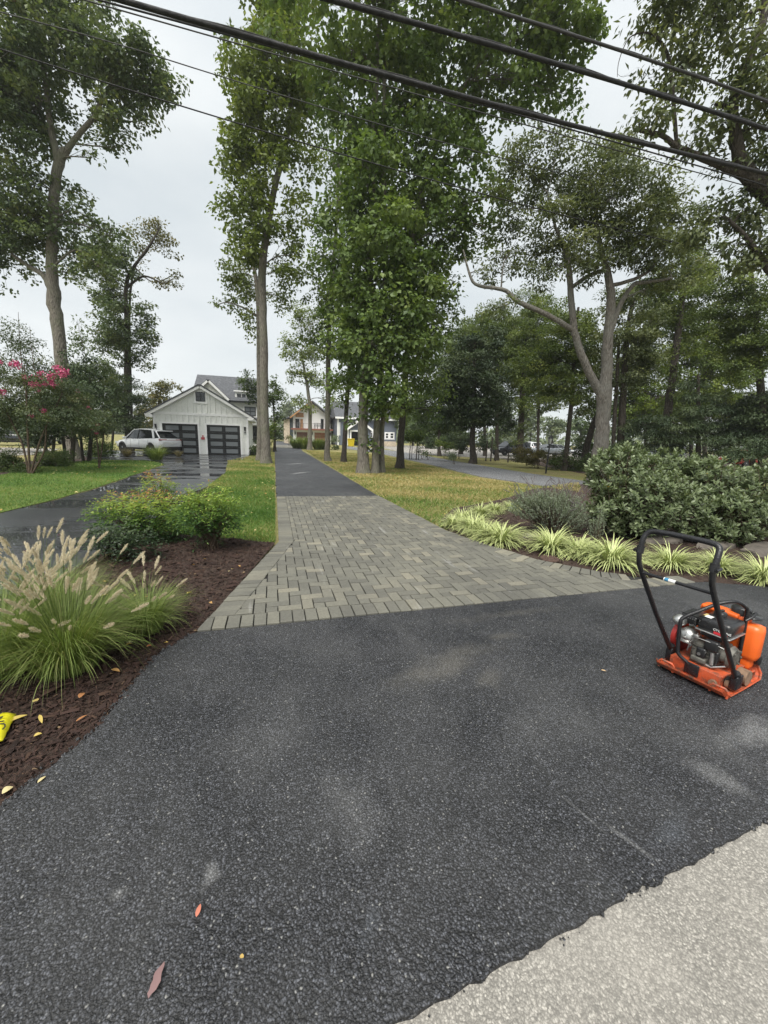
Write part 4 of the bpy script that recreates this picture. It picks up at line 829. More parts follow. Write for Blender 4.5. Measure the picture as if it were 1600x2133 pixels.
o_, b_ = tree('crape_myrtle', 'shorter crape myrtle with few faded blossoms near the cut stump', 15.5, [[(206, None, .04), (204, 930, .035), (195, 890, .03), (180, 850, .02)], [(207, None, .035), (214, 920, .03), (220, 880, .02)]],
     [(190, 870, 34, 30, .9), (170, 845, 34, 30), (215, 895, 26, 20, .8), (160, 890, 34, 24)], 'leaf_crape', 'twig', leaf=(.085, .05), seed=21, flare=False, sides=6)
blossoms(o_, b_, 15.5, [(162, 814, 4), (184, 849, 4), (203, 885, 4), (192, 894, 4), (200, 902, 4)], 2)
for i, (lab, D, px, bl) in enumerate([
    ('broad dark shrub tree behind the pink blossoms with several low stems', 17.5, 150, [(165, 790, 50, 40, .9), (140, 840, 60, 40), (180, 840, 50, 44), (150, 890, 60, 30), (100, 900, 60, 24), (165, 750, 30, 24, .6), (60, 880, 60, 40)]),
    ('broad dark shrub tree just left of the white car', 29.5, 232, [(235, 830, 44, 44), (265, 845, 38, 40), (215, 880, 40, 30), (262, 876, 34, 22), (245, 790, 34, 30, .9), (285, 830, 20, 34, .8), (290, 872, 20, 24)]),
    ('wide leafy shrub tree filling the back behind the crape myrtles', 25, 110, [(100, 850, 60, 44), (40, 870, 50, 34), (195, 800, 44, 44, .9), (150, 780, 34, 34, .8), (-20, 850, 50, 50), (240, 815, 30, 34, .8), (80, 800, 44, 34, .7), (120, 890, 60, 20)]),
    ('feathery grey green sapling rising above the dark shrub trees', 19, 186, [(185, 760, 26, 40, .5), (170, 700, 18, 34, .3), (190, 800, 40, 34, .8), (160, 670, 10, 20, .25), (215, 760, 30, 24, .7)])]):
    tree('shrub_tree', lab, D, [[(px, None, .12), (px+4, 900, .1), (px+6, 840, .06), (px, 780, .03)], [(px-12, None, .09), (px-20, 900, .07), (px-26, 860, .04)]], bl, 'leaf_evergreen' if i < 2 else 'leaf_left', 'bark_dark', leaf=(.12, .075), seed=24+i, lai=2.3, group='dark shrub trees left of the garage', flare=False)
for i, (lab, D, px, bl, nm) in enumerate([
    ('rounded green shrub at the left edge below the crape myrtle', 13.4, 28, [(25, 960, 34, 24), (-10, 965, 34, 26), (30, 985, 34, 14), (60, 975, 22, 16, .8), (-50, 970, 40, 30)], 'leaf_hedge'),
    ('rounded green shrub between the crape myrtle and the cut stump', 15.8, 115, [(110, 950, 26, 18), (130, 945, 24, 18), (120, 965, 32, 13), (95, 962, 14, 12, .8)], 'leaf_hedge'),
    ('low clipped hedge left of the white car bonnet', 22.5, 205, [(190, 930, 22, 16), (212, 925, 24, 18), (205, 942, 30, 10), (228, 932, 12, 14)], 'leaf_hedge'),
    ('green shrub at the right corner of the garage', 29.5, 535, [(530, 935, 12, 14), (541, 925, 9, 16), (527, 945, 12, 8)], 'leaf_hedge'),
    ('tall green shrubs beside the far left end of the driveway', 36, 566, [(565, 905, 7, 14), (568, 890, 6, 10), (563, 918, 8, 8)], 'leaf_bright'),
    ('small round bush left of the side driveway bend', 30, 890, [(889, 944, 6, 6), (886, 940, 4, 4)], 'leaf_hedge'),
    ('pale spherical bush on the brown lawn before the wood', 25.5, 944, [(944, 947, 8, 9), (942, 952, 8, 6)], 'leaf_pale_haze'),
    ('light green bush at the edge of the wood', 34, 925, [(918, 920, 12, 13), (930, 928, 14, 10), (945, 930, 14, 12)], 'leaf_bright'),
    ('dark bush filling the shade left of the wood', 33, 955, [(958, 925, 14, 14), (970, 930, 12, 12), (900, 920, 12, 16)], 'leaf_evergreen'),
    ('reddish brown brush behind the black lamp post', 24, 1120, [(1100, 942, 24, 14), (1130, 950, 26, 13), (1085, 950, 18, 12), (1155, 955, 22, 12), (1110, 960, 34, 8)], 'leaf_yellowing'),
    ('dark brush under the slender trunk', 22.5, 1185, [(1180, 962, 24, 14), (1205, 965, 22, 16), (1160, 968, 20, 10), (1230, 955, 20, 20)], 'leaf_hedge'),
    ('deep shade brush at the left foot of the wood', 32, 990, [(1000, 925, 16, 16), (1020, 930, 14, 14), (940, 915, 20, 16), (975, 915, 20, 18)], 'leaf_evergreen'),
    ('low leafy brush between the lamp post and the forked oak', 26, 1235, [(1225, 925, 26, 18), (1260, 930, 24, 20), (1200, 940, 20, 14)], 'leaf_hedge'),
    ('tall brush at the right edge under the holly', 18, 1560, [(1560, 935, 40, 22), (1610, 930, 40, 30), (1520, 940, 36, 20)], 'leaf_evergreen'),
    ('dark underbrush behind the laurel hedge', 20, 1330, [(1320, 930, 40, 20), (1370, 930, 40, 20), (1290, 940, 30, 16), (1420, 930, 44, 18), (1480, 940, 40, 18)], 'leaf_evergreen'),
    ('small dark bush on the mown edge near the young tree stakes', 31, 878, [(872, 938, 5, 5), (880, 944, 4, 4)], 'leaf_evergreen'),
    ('bronze leaved shrub against the stone wall of the modern house', 60, 601, [(600, 909, 5, 5), (604, 913, 5, 5)], 'leaf_yellowing'),
    ('clipped pale hydrangea bush right of the modern house', 58, 697, [(697, 915, 7, 7), (700, 911, 6, 5)], 'leaf_pale_haze'),
    ('dark clipped hedge at the end of the driveway', 100, 580, [(582, 908, 8, 8), (574, 912, 8, 6), (588, 912, 6, 7)], 'leaf_evergreen'),
    ('low yellow green shrub in front of the modern house corner', 47, 697, [(695, 930, 6, 6), (703, 932, 5, 5)], 'leaf_hedge')]):
    L_s = max(.05, .0042*D)
    tree('shrub', lab, D, [[(px, None, .03), (px+1, bl[0][1], .02)], [(px+2, None, .025), (px+6, bl[0][1]+4, .015)]], bl, nm, 'twig', leaf=(L_s, L_s*.6), seed=110+i, cat='shrub', lai=2.6, flare=False, sides=5)

# ------------------------------------------------------------------ laurel hedge: shoots with whorls of long leaves
def laurel(name, label, D, blobs, shoots, seed, L=.105, W=.034, m='leaf_laurel', nw=10, group=None, cat='shrub'):
    r = np.random.default_rng(seed); base = gD(blobs[0][0], D, 0); root = thing(name, base, label, cat, group)
    P = []; A = []; st = MB()
    for (cx, cy_, rx, ry, dD) in blobs:
        c = at(cx, cy_, D+dD); a_, b_ = rx*D/F, ry*D/F; n = int(shoots*a_*b_)
        U = nrm(r.normal(0, 1, (n, 3))); U *= (r.random((n, 1))**.28); U[:, 2] = U[:, 2]*1.0
        p = c+RT*U[:, :1]*a_+Z*U[:, 1:2]*b_+HD*U[:, 2:]*(a_+b_)*.45; kp = p[:, 2] > .1; p = p[kp]; u = U[kp]
        P.append(p); A.append(nrm(RT*u[:, :1]+Z*(u[:, 1:2]*.6+.75)+HD*u[:, 2:]+r.normal(0, .25, p.shape)))
    P = np.concatenate(P); A = np.concatenate(A); n = len(P)
    for i in range(0, n, 3):
        q = P[i]-A[i]*r.uniform(.25, .5); b0 = np.array([base[0]+(P[i][0]-base[0])*.45, base[1]+(P[i][1]-base[1])*.45, max(0, P[i][2]*.25)])
        st.tube([b0-base, (b0+q)/2-base+r.normal(0, .05, 3), q-base, P[i]-base], [.012, .009, .006, .004], 4, cap=False)
    st.build('stems', 'twig', root)['kind'] = 'stuff'
    I = np.repeat(np.arange(n), nw); k = np.tile(np.arange(nw), n); ax = A[I]; s = nrm(np.cross(ax, r.normal(0, 1, ax.shape)))
    ang = k*2.4+np.repeat(r.random(n)*6.28, nw); e1 = nrm(np.cross(ax, np.repeat(nrm(r.normal(0, 1, (n, 3))), nw, 0))); e2 = np.cross(ax, e1)
    out = e1*np.cos(ang)[:, None]+e2*np.sin(ang)[:, None]; f = k/nw
    d = nrm(out*(1.0-.45*f)[:, None]+ax*(.35+.75*f)[:, None]+r.normal(0, .12, out.shape)); C = P[I]-ax*(.13*(1-f))[:, None]
    nn = nrm(ax-d*np.sum(ax*d, 1, keepdims=True)+r.normal(0, .12, d.shape))
    LL = L*r.uniform(.7, 1.15, len(I))*(1-.3*f); WW = W*r.uniform(.85, 1.15, len(I))
    # six-sided leaf blade with a fold along the midrib
    S = nrm(np.cross(d, nn)); V = np.stack([C, C+d*LL[:, None]*.3+S*WW[:, None]*.42+nn*WW[:, None]*.12, C+d*LL[:, None]*.7+S*WW[:, None]*.44+nn*WW[:, None]*.06, C+d*LL[:, None]-nn*LL[:, None]*.10, C+d*LL[:, None]*.7-S*WW[:, None]*.44+nn*WW[:, None]*.06, C+d*LL[:, None]*.3-S*WW[:, None]*.42+nn*WW[:, None]*.12, C+d*LL[:, None]*.5], 1).reshape(-1, 3)-base
    i = np.arange(len(I))*7; T = np.stack([np.stack([i+a, i+b, i+6], 1) for a, b in ((0, 1), (1, 2), (2, 3), (3, 4), (4, 5), (5, 0))], 1).reshape(-1, 3)
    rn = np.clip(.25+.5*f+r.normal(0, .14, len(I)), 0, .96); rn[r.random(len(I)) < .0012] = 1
    cr = link('foliage', tri_mesh(name+'_foliage', V, T, np.repeat(rn, 7)), m, root); cr['kind'] = 'stuff'
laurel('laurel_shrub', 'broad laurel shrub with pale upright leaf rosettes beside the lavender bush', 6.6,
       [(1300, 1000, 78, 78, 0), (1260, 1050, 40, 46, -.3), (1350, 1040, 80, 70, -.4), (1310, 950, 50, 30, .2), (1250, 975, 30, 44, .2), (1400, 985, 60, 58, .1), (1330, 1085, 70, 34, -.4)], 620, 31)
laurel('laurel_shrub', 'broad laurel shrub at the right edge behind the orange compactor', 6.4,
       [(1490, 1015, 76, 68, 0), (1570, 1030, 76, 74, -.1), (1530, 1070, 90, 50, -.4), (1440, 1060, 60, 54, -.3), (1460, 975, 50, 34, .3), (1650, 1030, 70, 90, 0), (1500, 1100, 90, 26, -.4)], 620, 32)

# ------------------------------------------------------------------ variegated grass clumps along the bed
def blade_clump(name, r, n, L, W, up, droop, core, seg=5, spread_up=.35):
    a = r.random(n)*2*math.pi; D_ = np.stack([np.cos(a), np.sin(a), np.zeros(n)], 1); B = D_*(core*r.random((n, 1))**.6)
    ln = L*r.uniform(.55, 1.1, n); w = W*r.uniform(.7, 1.15, n); u0 = np.clip(up+r.normal(0, spread_up, n), .25, 1.5); dr = droop*r.uniform(.6, 1.25, n)
    V, T, rn, uv = ribbons(B, D_, ln, w, dr, seg, u0, rnd=np.clip(r.normal(.4, .2, n), 0, 1)); V[:, 2] = np.maximum(V[:, 2], .006)
    return tri_mesh(name, V, T, rn, uv, True)
VAR = [blade_clump('liriope_clump', np.random.default_rng(50+i), 420, .42, .0145, 1.0, 2.0, .09) for i in range(4)]
LIR = [(945, 1098, .75, 'first striped grass clump at the lawn tip of the bed'), (962, 1086, .8, 'striped grass clump second from the lawn tip, half behind the first'), (985, 1108, .95, 'striped grass clump spilling over dark mulch third from the lawn tip'),
       (1010, 1120, 1.0, 'striped grass clump in the middle of the dense front row'), (1042, 1132, 1.1, 'large striped grass clump ending the dense front row before the gap'), (1000, 1075, .8, 'striped grass clump in the back row nearest the lawn'),
       (1030, 1068, .75, 'striped grass clump in the back row touching the dry lawn'), (1064, 1062, .7, 'striped grass clump in the back row beside the lavender'), (1148, 1148, 1.05, 'upright striped grass clump just behind the rusty lid'),
       (1203, 1158, .9, 'striped grass clump next right of the upright one behind the lid'), (1272, 1176, 1.1, 'wide striped grass clump left of the compactor handle'), (1395, 1180, .9, 'striped grass clump seen through the compactor handle frame'),
       (1492, 1190, .75, 'striped grass clump behind the right handle tube of the compactor'), (1590, 1212, .95, 'striped grass clump at the right edge above the asphalt'), (1232, 1166, .8, 'small striped grass clump squeezed between two wide ones left of the handle')]
for i, (px, py, s, lab) in enumerate(LIR):
    o = link('liriope_clump', VAR[i % 4], 'liriope_blade'); p = g(px, py); o.location = (p[0], p[1], .0); s *= 1.1; o.scale = (s, s, s*R0.uniform(.85, 1.1)); o.rotation_euler = (0, 0, R0.uniform(0, 6))
    tag(o, lab, 'grass clump', 'striped grass clumps along the right bed')
p = g(1086, 1137); o = link('liriope_clump', blade_clump('liriope_clump', np.random.default_rng(60), 26, .15, .010, 1.1, 1.2, .02), 'liriope_blade'); o.location = (p[0], p[1], 0)
tag(o, 'tiny striped grass sprig in the gap of the row', 'grass clump', 'striped grass clumps along the right bed')
# sedge, lavender, artemisia
p = g(1300, 1108); o = link('sedge_clump', blade_clump('sedge_clump', np.random.default_rng(61), 420, .27, .004, 1.1, 2.0, .07), 'sedge_blade'); o.location = (p[0], p[1], 0)
tag(o, 'rusty orange sedge tuft below the laurel shrub', 'grass clump')
def spray_bush(name, label, D, px, blobs, m, seed, n, L=.03, W=.008, stalks=0, cat='shrub'):
    r = np.random.default_rng(seed); base = gD(px, D, 0); root = thing(name, base, label, cat); C = []; A = []; st = MB()
    for (cx, cy_, rx, ry, dn) in blobs:
        c = at(cx, cy_, D); a_, b_ = rx*D/F, ry*D/F; k = int(n*dn*a_*b_)
        U = nrm(r.normal(0, 1, (k, 3)))*(r.random((k, 1))**.4); P = c+RT*U[:, :1]*a_+Z*U[:, 1:2]*b_+HD*U[:, 2:]*(a_+b_)*.45; P[:, 2] = np.maximum(P[:, 2], .02)
        q0 = np.array([base[0], base[1], 0])+(P-c)*np.array([.25, .25, 0]); ax = nrm(P-q0+Z*.1)
        for s_, e_ in list(zip(q0, P))[::3]: st.tube([s_-base, (s_+e_)/2-base+r.normal(0, .02, 3), e_-base], [.004, .003, .0015], 3, cap=False)
        reps = 16; ii = np.repeat(np.arange(k), reps); f = r.random(len(ii)); C.append(P[ii]-ax[ii]*(f*.16)[:, None]); A.append(nrm(ax[ii]+r.normal(0, .65, (len(ii), 3))))
    C = np.concatenate(C); A = np.concatenate(A); k = len(C)
    V, T = leaf_geo(C-base, A, nrm(r.normal(0, 1, (k, 3))), L*r.uniform(.6, 1.2, k), W*r.uniform(.7, 1.2, k)); o = link('foliage', tri_mesh(name, V, T, np.repeat(np.clip(r.normal(.5, .22, k), 0, 1), 4)), m, root); o['kind'] = 'stuff'
    st.build('stems', 'twig', root)['kind'] = 'stuff'
    for i in range(stalks):
        (cx, cy_, rx, ry, dn) = blobs[i % len(blobs)]; e_ = at(cx+r.uniform(-1.1, 1.1)*rx, cy_-ry*r.uniform(.9, 1.75), D+r.uniform(-.3, .3)); s_ = at(cx, cy_, D)*.6+e_*.4; s_[2] = min(s_[2], e_[2]-.15)
        mb = MB(); mid = (s_+e_)/2+r.normal(0, .02, 3); mb.tube([s_-base, mid-base, e_-base], [.0025, .002, .002], 3, cap=False)
        for q in range(7): mb.lathe([(.002, 0), (.007, .008), (.002, .016)], tuple(e_-base-(e_-mid)/np.linalg.norm(e_-mid)*q*.016), 5)
        mb.build('flower_stalk', 'lavender_spike', root)
plain('lavender_spike', (.14, .12, .12), .9, vary=.3)
spray_bush('lavender_bush', 'large grey green lavender bush with thin dark flower stalks beside the laurel', 6.4, 1150,
           [(1090, 1050, 40, 26, 1), (1140, 1050, 52, 34, 1), (1190, 1065, 40, 34, 1), (1120, 1030, 50, 22, .7), (1180, 1040, 40, 26, .8), (1215, 1080, 26, 24, .8), (1150, 1085, 50, 20, .6)], 'sage_leaf', 62, 3000, .036, .0095, stalks=70)
spray_bush('artemisia_bush', 'small silvery white bush at the foot of the laurel', 5.5, 1242, [(1242, 1090, 20, 22, 1), (1250, 1075, 14, 20, .8)], 'sage_leaf', 63, 2500, .022, .008)
# boulders edging the raised part of the bed
def rock(label, px, py, sz, seed):
    r = np.random.default_rng(seed); bm = bmesh.new(); bmesh.ops.create_icosphere(bm, subdivisions=3, radius=1)
    ph = r.random((5, 3))*6
    for v_ in bm.verts:
        c = np.array(v_.co); d = sum(math.sin(c@(p_-3)*1.7+p_[0]) for p_ in ph)*.085; c = np.sign(c)*np.abs(c)**.7
        v_.co = Vector((c*(1+d))*np.array(sz)); v_.co.z = max(v_.co.z, -.02)
    me = bpy.data.meshes.new('boulder'); bm.to_mesh(me); bm.free(); o = link('boulder', me, 'rock'); p = g(px, py); o.location = (p[0], p[1], .0); o.rotation_euler = (0, 0, r.random()*.6-.3); return tag(o, label, 'boulder')
rock('flat dark boulder between the sedge tuft and the compactor handle', 1378, 1128, (.34, .16, .09), 1)
rock('flat pale boulder under the right laurel shrub at the picture edge', 1590, 1150, (.42, .18, .10), 2)
rock('long low boulder between the two laurel shrubs', 1490, 1138, (.40, .15, .10), 3)
rock('half buried grey stone beside the tiny grass sprig', 1104, 1118, (.13, .09, .05), 4)

# ------------------------------------------------------------------ fountain grasses with plumes
r = np.random.default_rng(70)
def plume_mesh(seed):
    r = np.random.default_rng(seed); k = 260; t = r.random(k); rad = .0085*np.sin(np.clip(t*2.9+.25, 0, math.pi))**.6; a = r.random(k)*6.28
    C = np.stack([np.zeros(k), np.zeros(k), t*.095], 1); A = nrm(np.stack([np.cos(a), np.sin(a), .7+r.random(k)*.9], 1)); L = rad*2.9*r.uniform(.5, 1.2, k)
    V, T = leaf_geo(C, A, nrm(r.normal(0, 1, (k, 3))), L, np.full(k, .0024)); return tri_mesh('plume', V, T, np.repeat(r.random(k), 4))
PLM = [plume_mesh(i) for i in range(3)]
def fountain(label, px, py, s, nb, plumes, seed):
    r = np.random.default_rng(seed); p = g(px, py); root = thing('fountain_grass', (p[0], p[1], 0), label, 'ornamental grass', 'fountain grasses in the left bed'); n = nb
    a = r.random(n)*2*math.pi; D_ = np.stack([np.cos(a), np.sin(a), np.zeros(n)], 1); B = D_*(.16*s*r.random((n, 1))**.6)
    V, T, rn, uv = ribbons(B, D_, .68*s*r.uniform(.45, 1.1, n), .0038*r.uniform(.6, 1.3, n), 1.9*r.uniform(.5, 1.3, n), 7, np.clip(1.36+r.normal(0, .16, n), .6, 1.56), rnd=np.clip(r.beta(2, 3.2, n)+(r.random(n) < .06)*.5, 0, 1)); V[:, 2] = np.maximum(V[:, 2], .008)
    link('blades', tri_mesh('fountain_blades', V, T, rn, uv, True), 'fountain_blade', root)['kind'] = 'stuff'
    for i in range(plumes):
        az = r.random()*6.28; ln = s*r.uniform(.38, .77); lean = abs(r.normal(.30, .2)); d = np.array([math.cos(az), math.sin(az), 0]); b0 = d*.08*s
        tip = b0+d*math.sin(lean)*ln+Z*math.cos(lean)*ln; mid = (b0+tip)/2-d*.05*ln+Z*.05*ln
        mb = MB(); mb.tube([b0, mid, tip], [.0014, .0012, .001], 3, cap=False); ax = nrm(tip-mid+d*.12)
        pl_o = link('plume', PLM[i % 3], 'plume', root); pl_o.location = tip; pl_o.rotation_euler = Vector(ax).to_track_quat('Z', 'Y').to_euler(); k = r.uniform(.75, 1.15); pl_o.scale = (k*.85, k*.85, k*1.2)
        st = mb.build('plume_stem', 'fountain_blade', root)
fountain('large fountain grass with most cream plumes in the middle of the left bed', 145, 1392, 1.0, 2100, 80, 1)
fountain('fountain grass cut by the left edge of the photo', 5, 1400, .95, 1800, 60, 2)
fountain('smaller fountain grass with green centre nearest the pavers', 306, 1316, .66, 1300, 18, 3)
fountain('fountain grass half hidden behind the large plumed one', 95, 1310, .95, 1500, 55, 4)
# far ornamental grasses
def far_grass(label, px, D, s, n, seed, m='fountain_blade'):
    r = np.random.default_rng(seed); p = gD(px, D, 0); me = blade_clump('ornamental_grass', r, n, .9, .012*max(1, D/14), 1.25, 1.4, .25, 5, .2); o = link('ornamental_grass', me, m); o.location = p; o.scale = (s, s, s); tag(o, label, 'ornamental grass')
far_grass('pale green grass tuft on the lawn tip before the white car', 326, 20.8, 1.15, 500, 1)
far_grass('dry grass tuft lying against the front wheel of the white car', 265, 23.5, .7, 320, 2, 'dry_blade')
far_grass('dry grass tuft beside the rear wheel of the white car', 372, 24.5, .6, 320, 21, 'dry_blade')
for i, (px, D, s, lab) in enumerate([(618, 48, 1.9, 'first tall grass clump before the modern house, nearest the driveway'), (634, 47, 2.0, 'tall grass clump left of the far trunk before the modern house'), (662, 47, 1.9, 'tall grass clump right of the far trunk before the modern house'), (676, 48, 1.7, 'tall grass clump behind the straight bare trunk')]):
    far_grass(lab, px, D, s, 420, 5+i)
# ------------------------------------------------------------------ nandinas and a low dark shrub in the left bed
def nandina(label, D, px, blobs, n, seed, m='leaf_nandina', L=.05, W=.017, stems=14, name='nandina_shrub', hi=1.15):
    r = np.random.default_rng(seed); base = gD(px, D, 0); root = thing(name, base, label, 'shrub', 'shrubs in the left bed'); st = MB(); C = []; A = []; Nn = []; hv = []
    zt = max(at(b[0], b[1]-b[3], D)[2] for b in blobs)
    for (cx, cy_, rx, ry, dn) in blobs:
        c = at(cx, cy_, D); a_, b_ = rx*D/F, ry*D/F; k = int(n*dn*a_*b_); U = nrm(r.normal(0, 1, (k, 3)))*(r.random((k, 1))**.33)
        P = c+RT*U[:, :1]*a_+Z*U[:, 1:2]*b_+HD*U[:, 2:]*(a_+b_)*.45; P[:, 2] = np.maximum(P[:, 2], .07)
        for e_ in P[r.permutation(k)[:stems]]:
            s_ = base+r.normal(0, .04, 3)*np.array([1, 1, 0]); mid = s_*.55+e_*.45+Z*.12*(e_[2]); st.tube([s_-base, mid-base, e_-base], [.009, .007, .003], 4, cap=False)
        ax = nrm(RT*U[:, :1]+HD*U[:, 2:]+Z*(.25+.35*U[:, 1:2])+r.normal(0, .3, (k, 3)))     # leaf fronds: leaflets in pairs along an arching rachis
        S = nrm(np.cross(ax, np.repeat(Z[None], k, 0))); q = 13
        for j in range(q):
            t_ = j/q; pos = P+ax*(.22*t_)[..., None] if False else P+ax*(.22*t_)-Z*(.06*t_*t_); side = S*(1 if j % 2 else -1)
            C.append(pos+r.normal(0, .012, pos.shape)); A.append(nrm(side*.8+ax*.6-Z*.12+r.normal(0, .25, pos.shape))); Nn.append(nrm(Z+r.normal(0, .35, pos.shape))); hv.append(pos[:, 2])
    C = np.concatenate(C); A = np.concatenate(A); Nn = np.concatenate(Nn); hv = np.concatenate(hv); k = len(C)
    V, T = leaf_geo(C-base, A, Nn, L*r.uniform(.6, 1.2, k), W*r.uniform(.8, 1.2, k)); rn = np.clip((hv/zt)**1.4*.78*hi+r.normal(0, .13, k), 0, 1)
    o = link('foliage', tri_mesh(name, V, T, np.repeat(rn, 4)), m, root); o['kind'] = 'stuff'; st.build('stems', 'twig', root)['kind'] = 'stuff'
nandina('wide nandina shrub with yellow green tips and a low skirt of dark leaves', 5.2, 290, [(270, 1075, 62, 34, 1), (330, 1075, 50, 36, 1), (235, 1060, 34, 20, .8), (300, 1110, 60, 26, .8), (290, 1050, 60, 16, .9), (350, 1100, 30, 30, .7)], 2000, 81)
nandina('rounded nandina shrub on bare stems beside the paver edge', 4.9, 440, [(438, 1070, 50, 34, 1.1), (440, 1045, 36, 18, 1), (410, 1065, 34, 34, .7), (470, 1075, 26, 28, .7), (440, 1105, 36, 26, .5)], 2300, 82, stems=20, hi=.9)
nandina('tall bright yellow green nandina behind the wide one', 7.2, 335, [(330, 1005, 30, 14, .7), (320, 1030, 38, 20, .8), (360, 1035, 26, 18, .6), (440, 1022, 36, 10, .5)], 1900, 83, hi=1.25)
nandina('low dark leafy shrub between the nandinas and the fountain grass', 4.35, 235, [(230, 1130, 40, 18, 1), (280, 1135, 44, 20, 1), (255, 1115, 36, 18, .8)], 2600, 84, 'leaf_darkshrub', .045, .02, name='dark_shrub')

# ------------------------------------------------------------------ buildings
def PL_(px, py, Y):
    r = ray(px, py); t = Y/r[1]; return float(r[0]*t), float(EYE+r[2]*t)
def XX(px, Y): return PL_(px, 905, Y)[0]
def ZZ(px, py, Y): return PL_(px, py, Y)[1]
def part(root, name, m, fn, **kw):
    mb = MB(); fn(mb); o = mb.build(name, m, root); return o
def win(root, x0, x1, z0, z1, y, fm='black_frame', gm='window_glass', cols=1, rows=2, fw=.05, trim=None):
    """window: frame with bars (part), pane and trim (sub-parts); y is the wall face, frame sits proud towards -y"""
    mb = MB(); mb.box((x0, y-.05, z0), (x0+fw, y+.02, z1)); mb.box((x1-fw, y-.05, z0), (x1, y+.02, z1)); mb.box((x0+fw, y-.05, z0), (x1-fw, y+.02, z0+fw)); mb.box((x0+fw, y-.05, z1-fw), (x1-fw, y+.02, z1))
    for k in range(1, cols): xm = x0+(x1-x0)*k/cols; mb.box((xm-fw/2, y-.045, z0+fw), (xm+fw/2, y+.02, z1-fw))
    for k in range(1, rows):
        zm = z0+(z1-z0)*k/rows
        for c in range(cols): xa = x0+(x1-x0)*c/cols+fw; xb = x0+(x1-x0)*(c+1)/cols-fw; mb.box((xa, y-.04, zm-fw*.35), (xb, y+.02, zm+fw*.35))
    f = mb.build('window', fm, root)
    mb = MB(); mb.box((x0+.01, y-.012, z0+.01), (x1-.01, y-.006, z1-.01)); mb.build('pane', gm, f)
    if trim:
        t = .11; mb = MB(); mb.box((x0-t, y-.03, z0-t*.4), (x0-.002, y+.01, z1)); mb.box((x1+.002, y-.03, z0-t*.4), (x1+t, y+.01, z1)); mb.box((x0-t, y-.035, z1+.002), (x1+t, y+.01, z1+t)); mb.box((x0-t-.05, y-.07, z0-t*1.4), (x1+t+.05, y+.01, z0-t*.4-.002)); mb.build('window_trim', trim, f)
    return f
def slope(root, name, m, a, b, y0, y1, th):          # roof plane from eave a=(x,z) to ridge b=(x,z), running y0..y1
    d = np.array([b[0]-a[0], b[1]-a[1]]); n = np.array([-d[1], d[0]])/np.linalg.norm(d); n = n if n[1] > 0 else -n
    P = [a, b, (b[0]+n[0]*th, b[1]+n[1]*th), (a[0]+n[0]*th, a[1]+n[1]*th)]
    mb = MB(); vs = [(x, y0, z) for x, z in P]+[(x, y1, z) for x, z in P]; mb.add(vs, [(0, 1, 2, 3), (7, 6, 5, 4), (0, 4, 5, 1), (1, 5, 6, 2), (2, 6, 7, 3), (3, 7, 4, 0)]); return mb.build(name, m, root)
# garage: board and batten, two black glass-panel doors. Local coordinates relative to root at the front centre
GY = 31.0; gx = -4.99
G_ = thing('garage', (gx, GY, 0), 'white board and batten garage with two black glazed doors and a gable window', 'garage')
W0, W1 = -8.12-gx, -1.86-gx; D1 = (-7.60-gx, -5.30-gx); D2 = (-4.70-gx, -2.43-gx); DT = 2.12; EV = 2.86; PK = 4.72; DEP = 6.5
def f(mb):
    mb.box((W0, 0, 0), (D1[0], .15, DT)); mb.box((D1[1], 0, 0), (D2[0], .15, DT)); mb.box((D2[1], 0, 0), (W1, .15, DT)); mb.box((W0, 0, DT), (W1, .15, EV))
    mb.add([(W0, 0, EV), (W1, 0, EV), (0, 0, PK), (W0, .15, EV), (W1, .15, EV), (0, .15, PK)], [(0, 1, 2), (5, 4, 3), (0, 3, 4, 1), (1, 4, 5, 2), (2, 5, 3, 0)])
    mb.box((W0, .15, 0), (W0+.15, DEP, EV)); mb.box((W1-.15, .15, 0), (W1, DEP, EV)); mb.box((W0, DEP, 0), (W1, DEP+.15, EV))
part(G_, 'wall', 'siding', f)
bme = MB().box((-.03, -.05, 0), (.03, 0, 1)).mesh('batten')
nb = 17
for k in range(1, nb):
    xb = W0+(W1-W0)*k/nb; inD = any(a-.13 < xb < b+.13 for a, b in (D1, D2))
    o = link('batten', bme, 'siding', G_); z0 = DT+.12 if inD else .02; o.location = (xb, 0, z0); o.scale = (1, 1, 2.72-z0)
    zt = PK-(PK-EV)*abs(xb)/W1-.16
    z0 = 2.93
    if abs(xb) < .5: continue
    if zt-z0 > .15: o = link('batten', bme, 'siding', G_); o.location = (xb, 0, z0); o.scale = (1, 1, zt-z0)
for xb in (-.37, 0, .37): o = link('batten', bme, 'siding', G_); o.location = (xb, 0, 2.93); o.scale = (1, 1, .66)
def f(mb):
    mb.box((W0, -.035, 2.74), (W1, 0, 2.92)); mb.box((W0-.02, -.03, 0), (W0+.13, 0, 2.735)); mb.box((W1-.13, -.03, 0), (W1+.02, 0, 2.735))
    for a, b in (D1, D2): mb.box((a-.12, -.04, 0), (a, .02, DT)); mb.box((b, -.04, 0), (b+.12, .02, DT)); mb.box((a-.12, -.045, DT), (b+.12, .02, DT+.11))
part(G_, 'trim', 'white_trim', f)
sl_ = (PK-EV)/W1
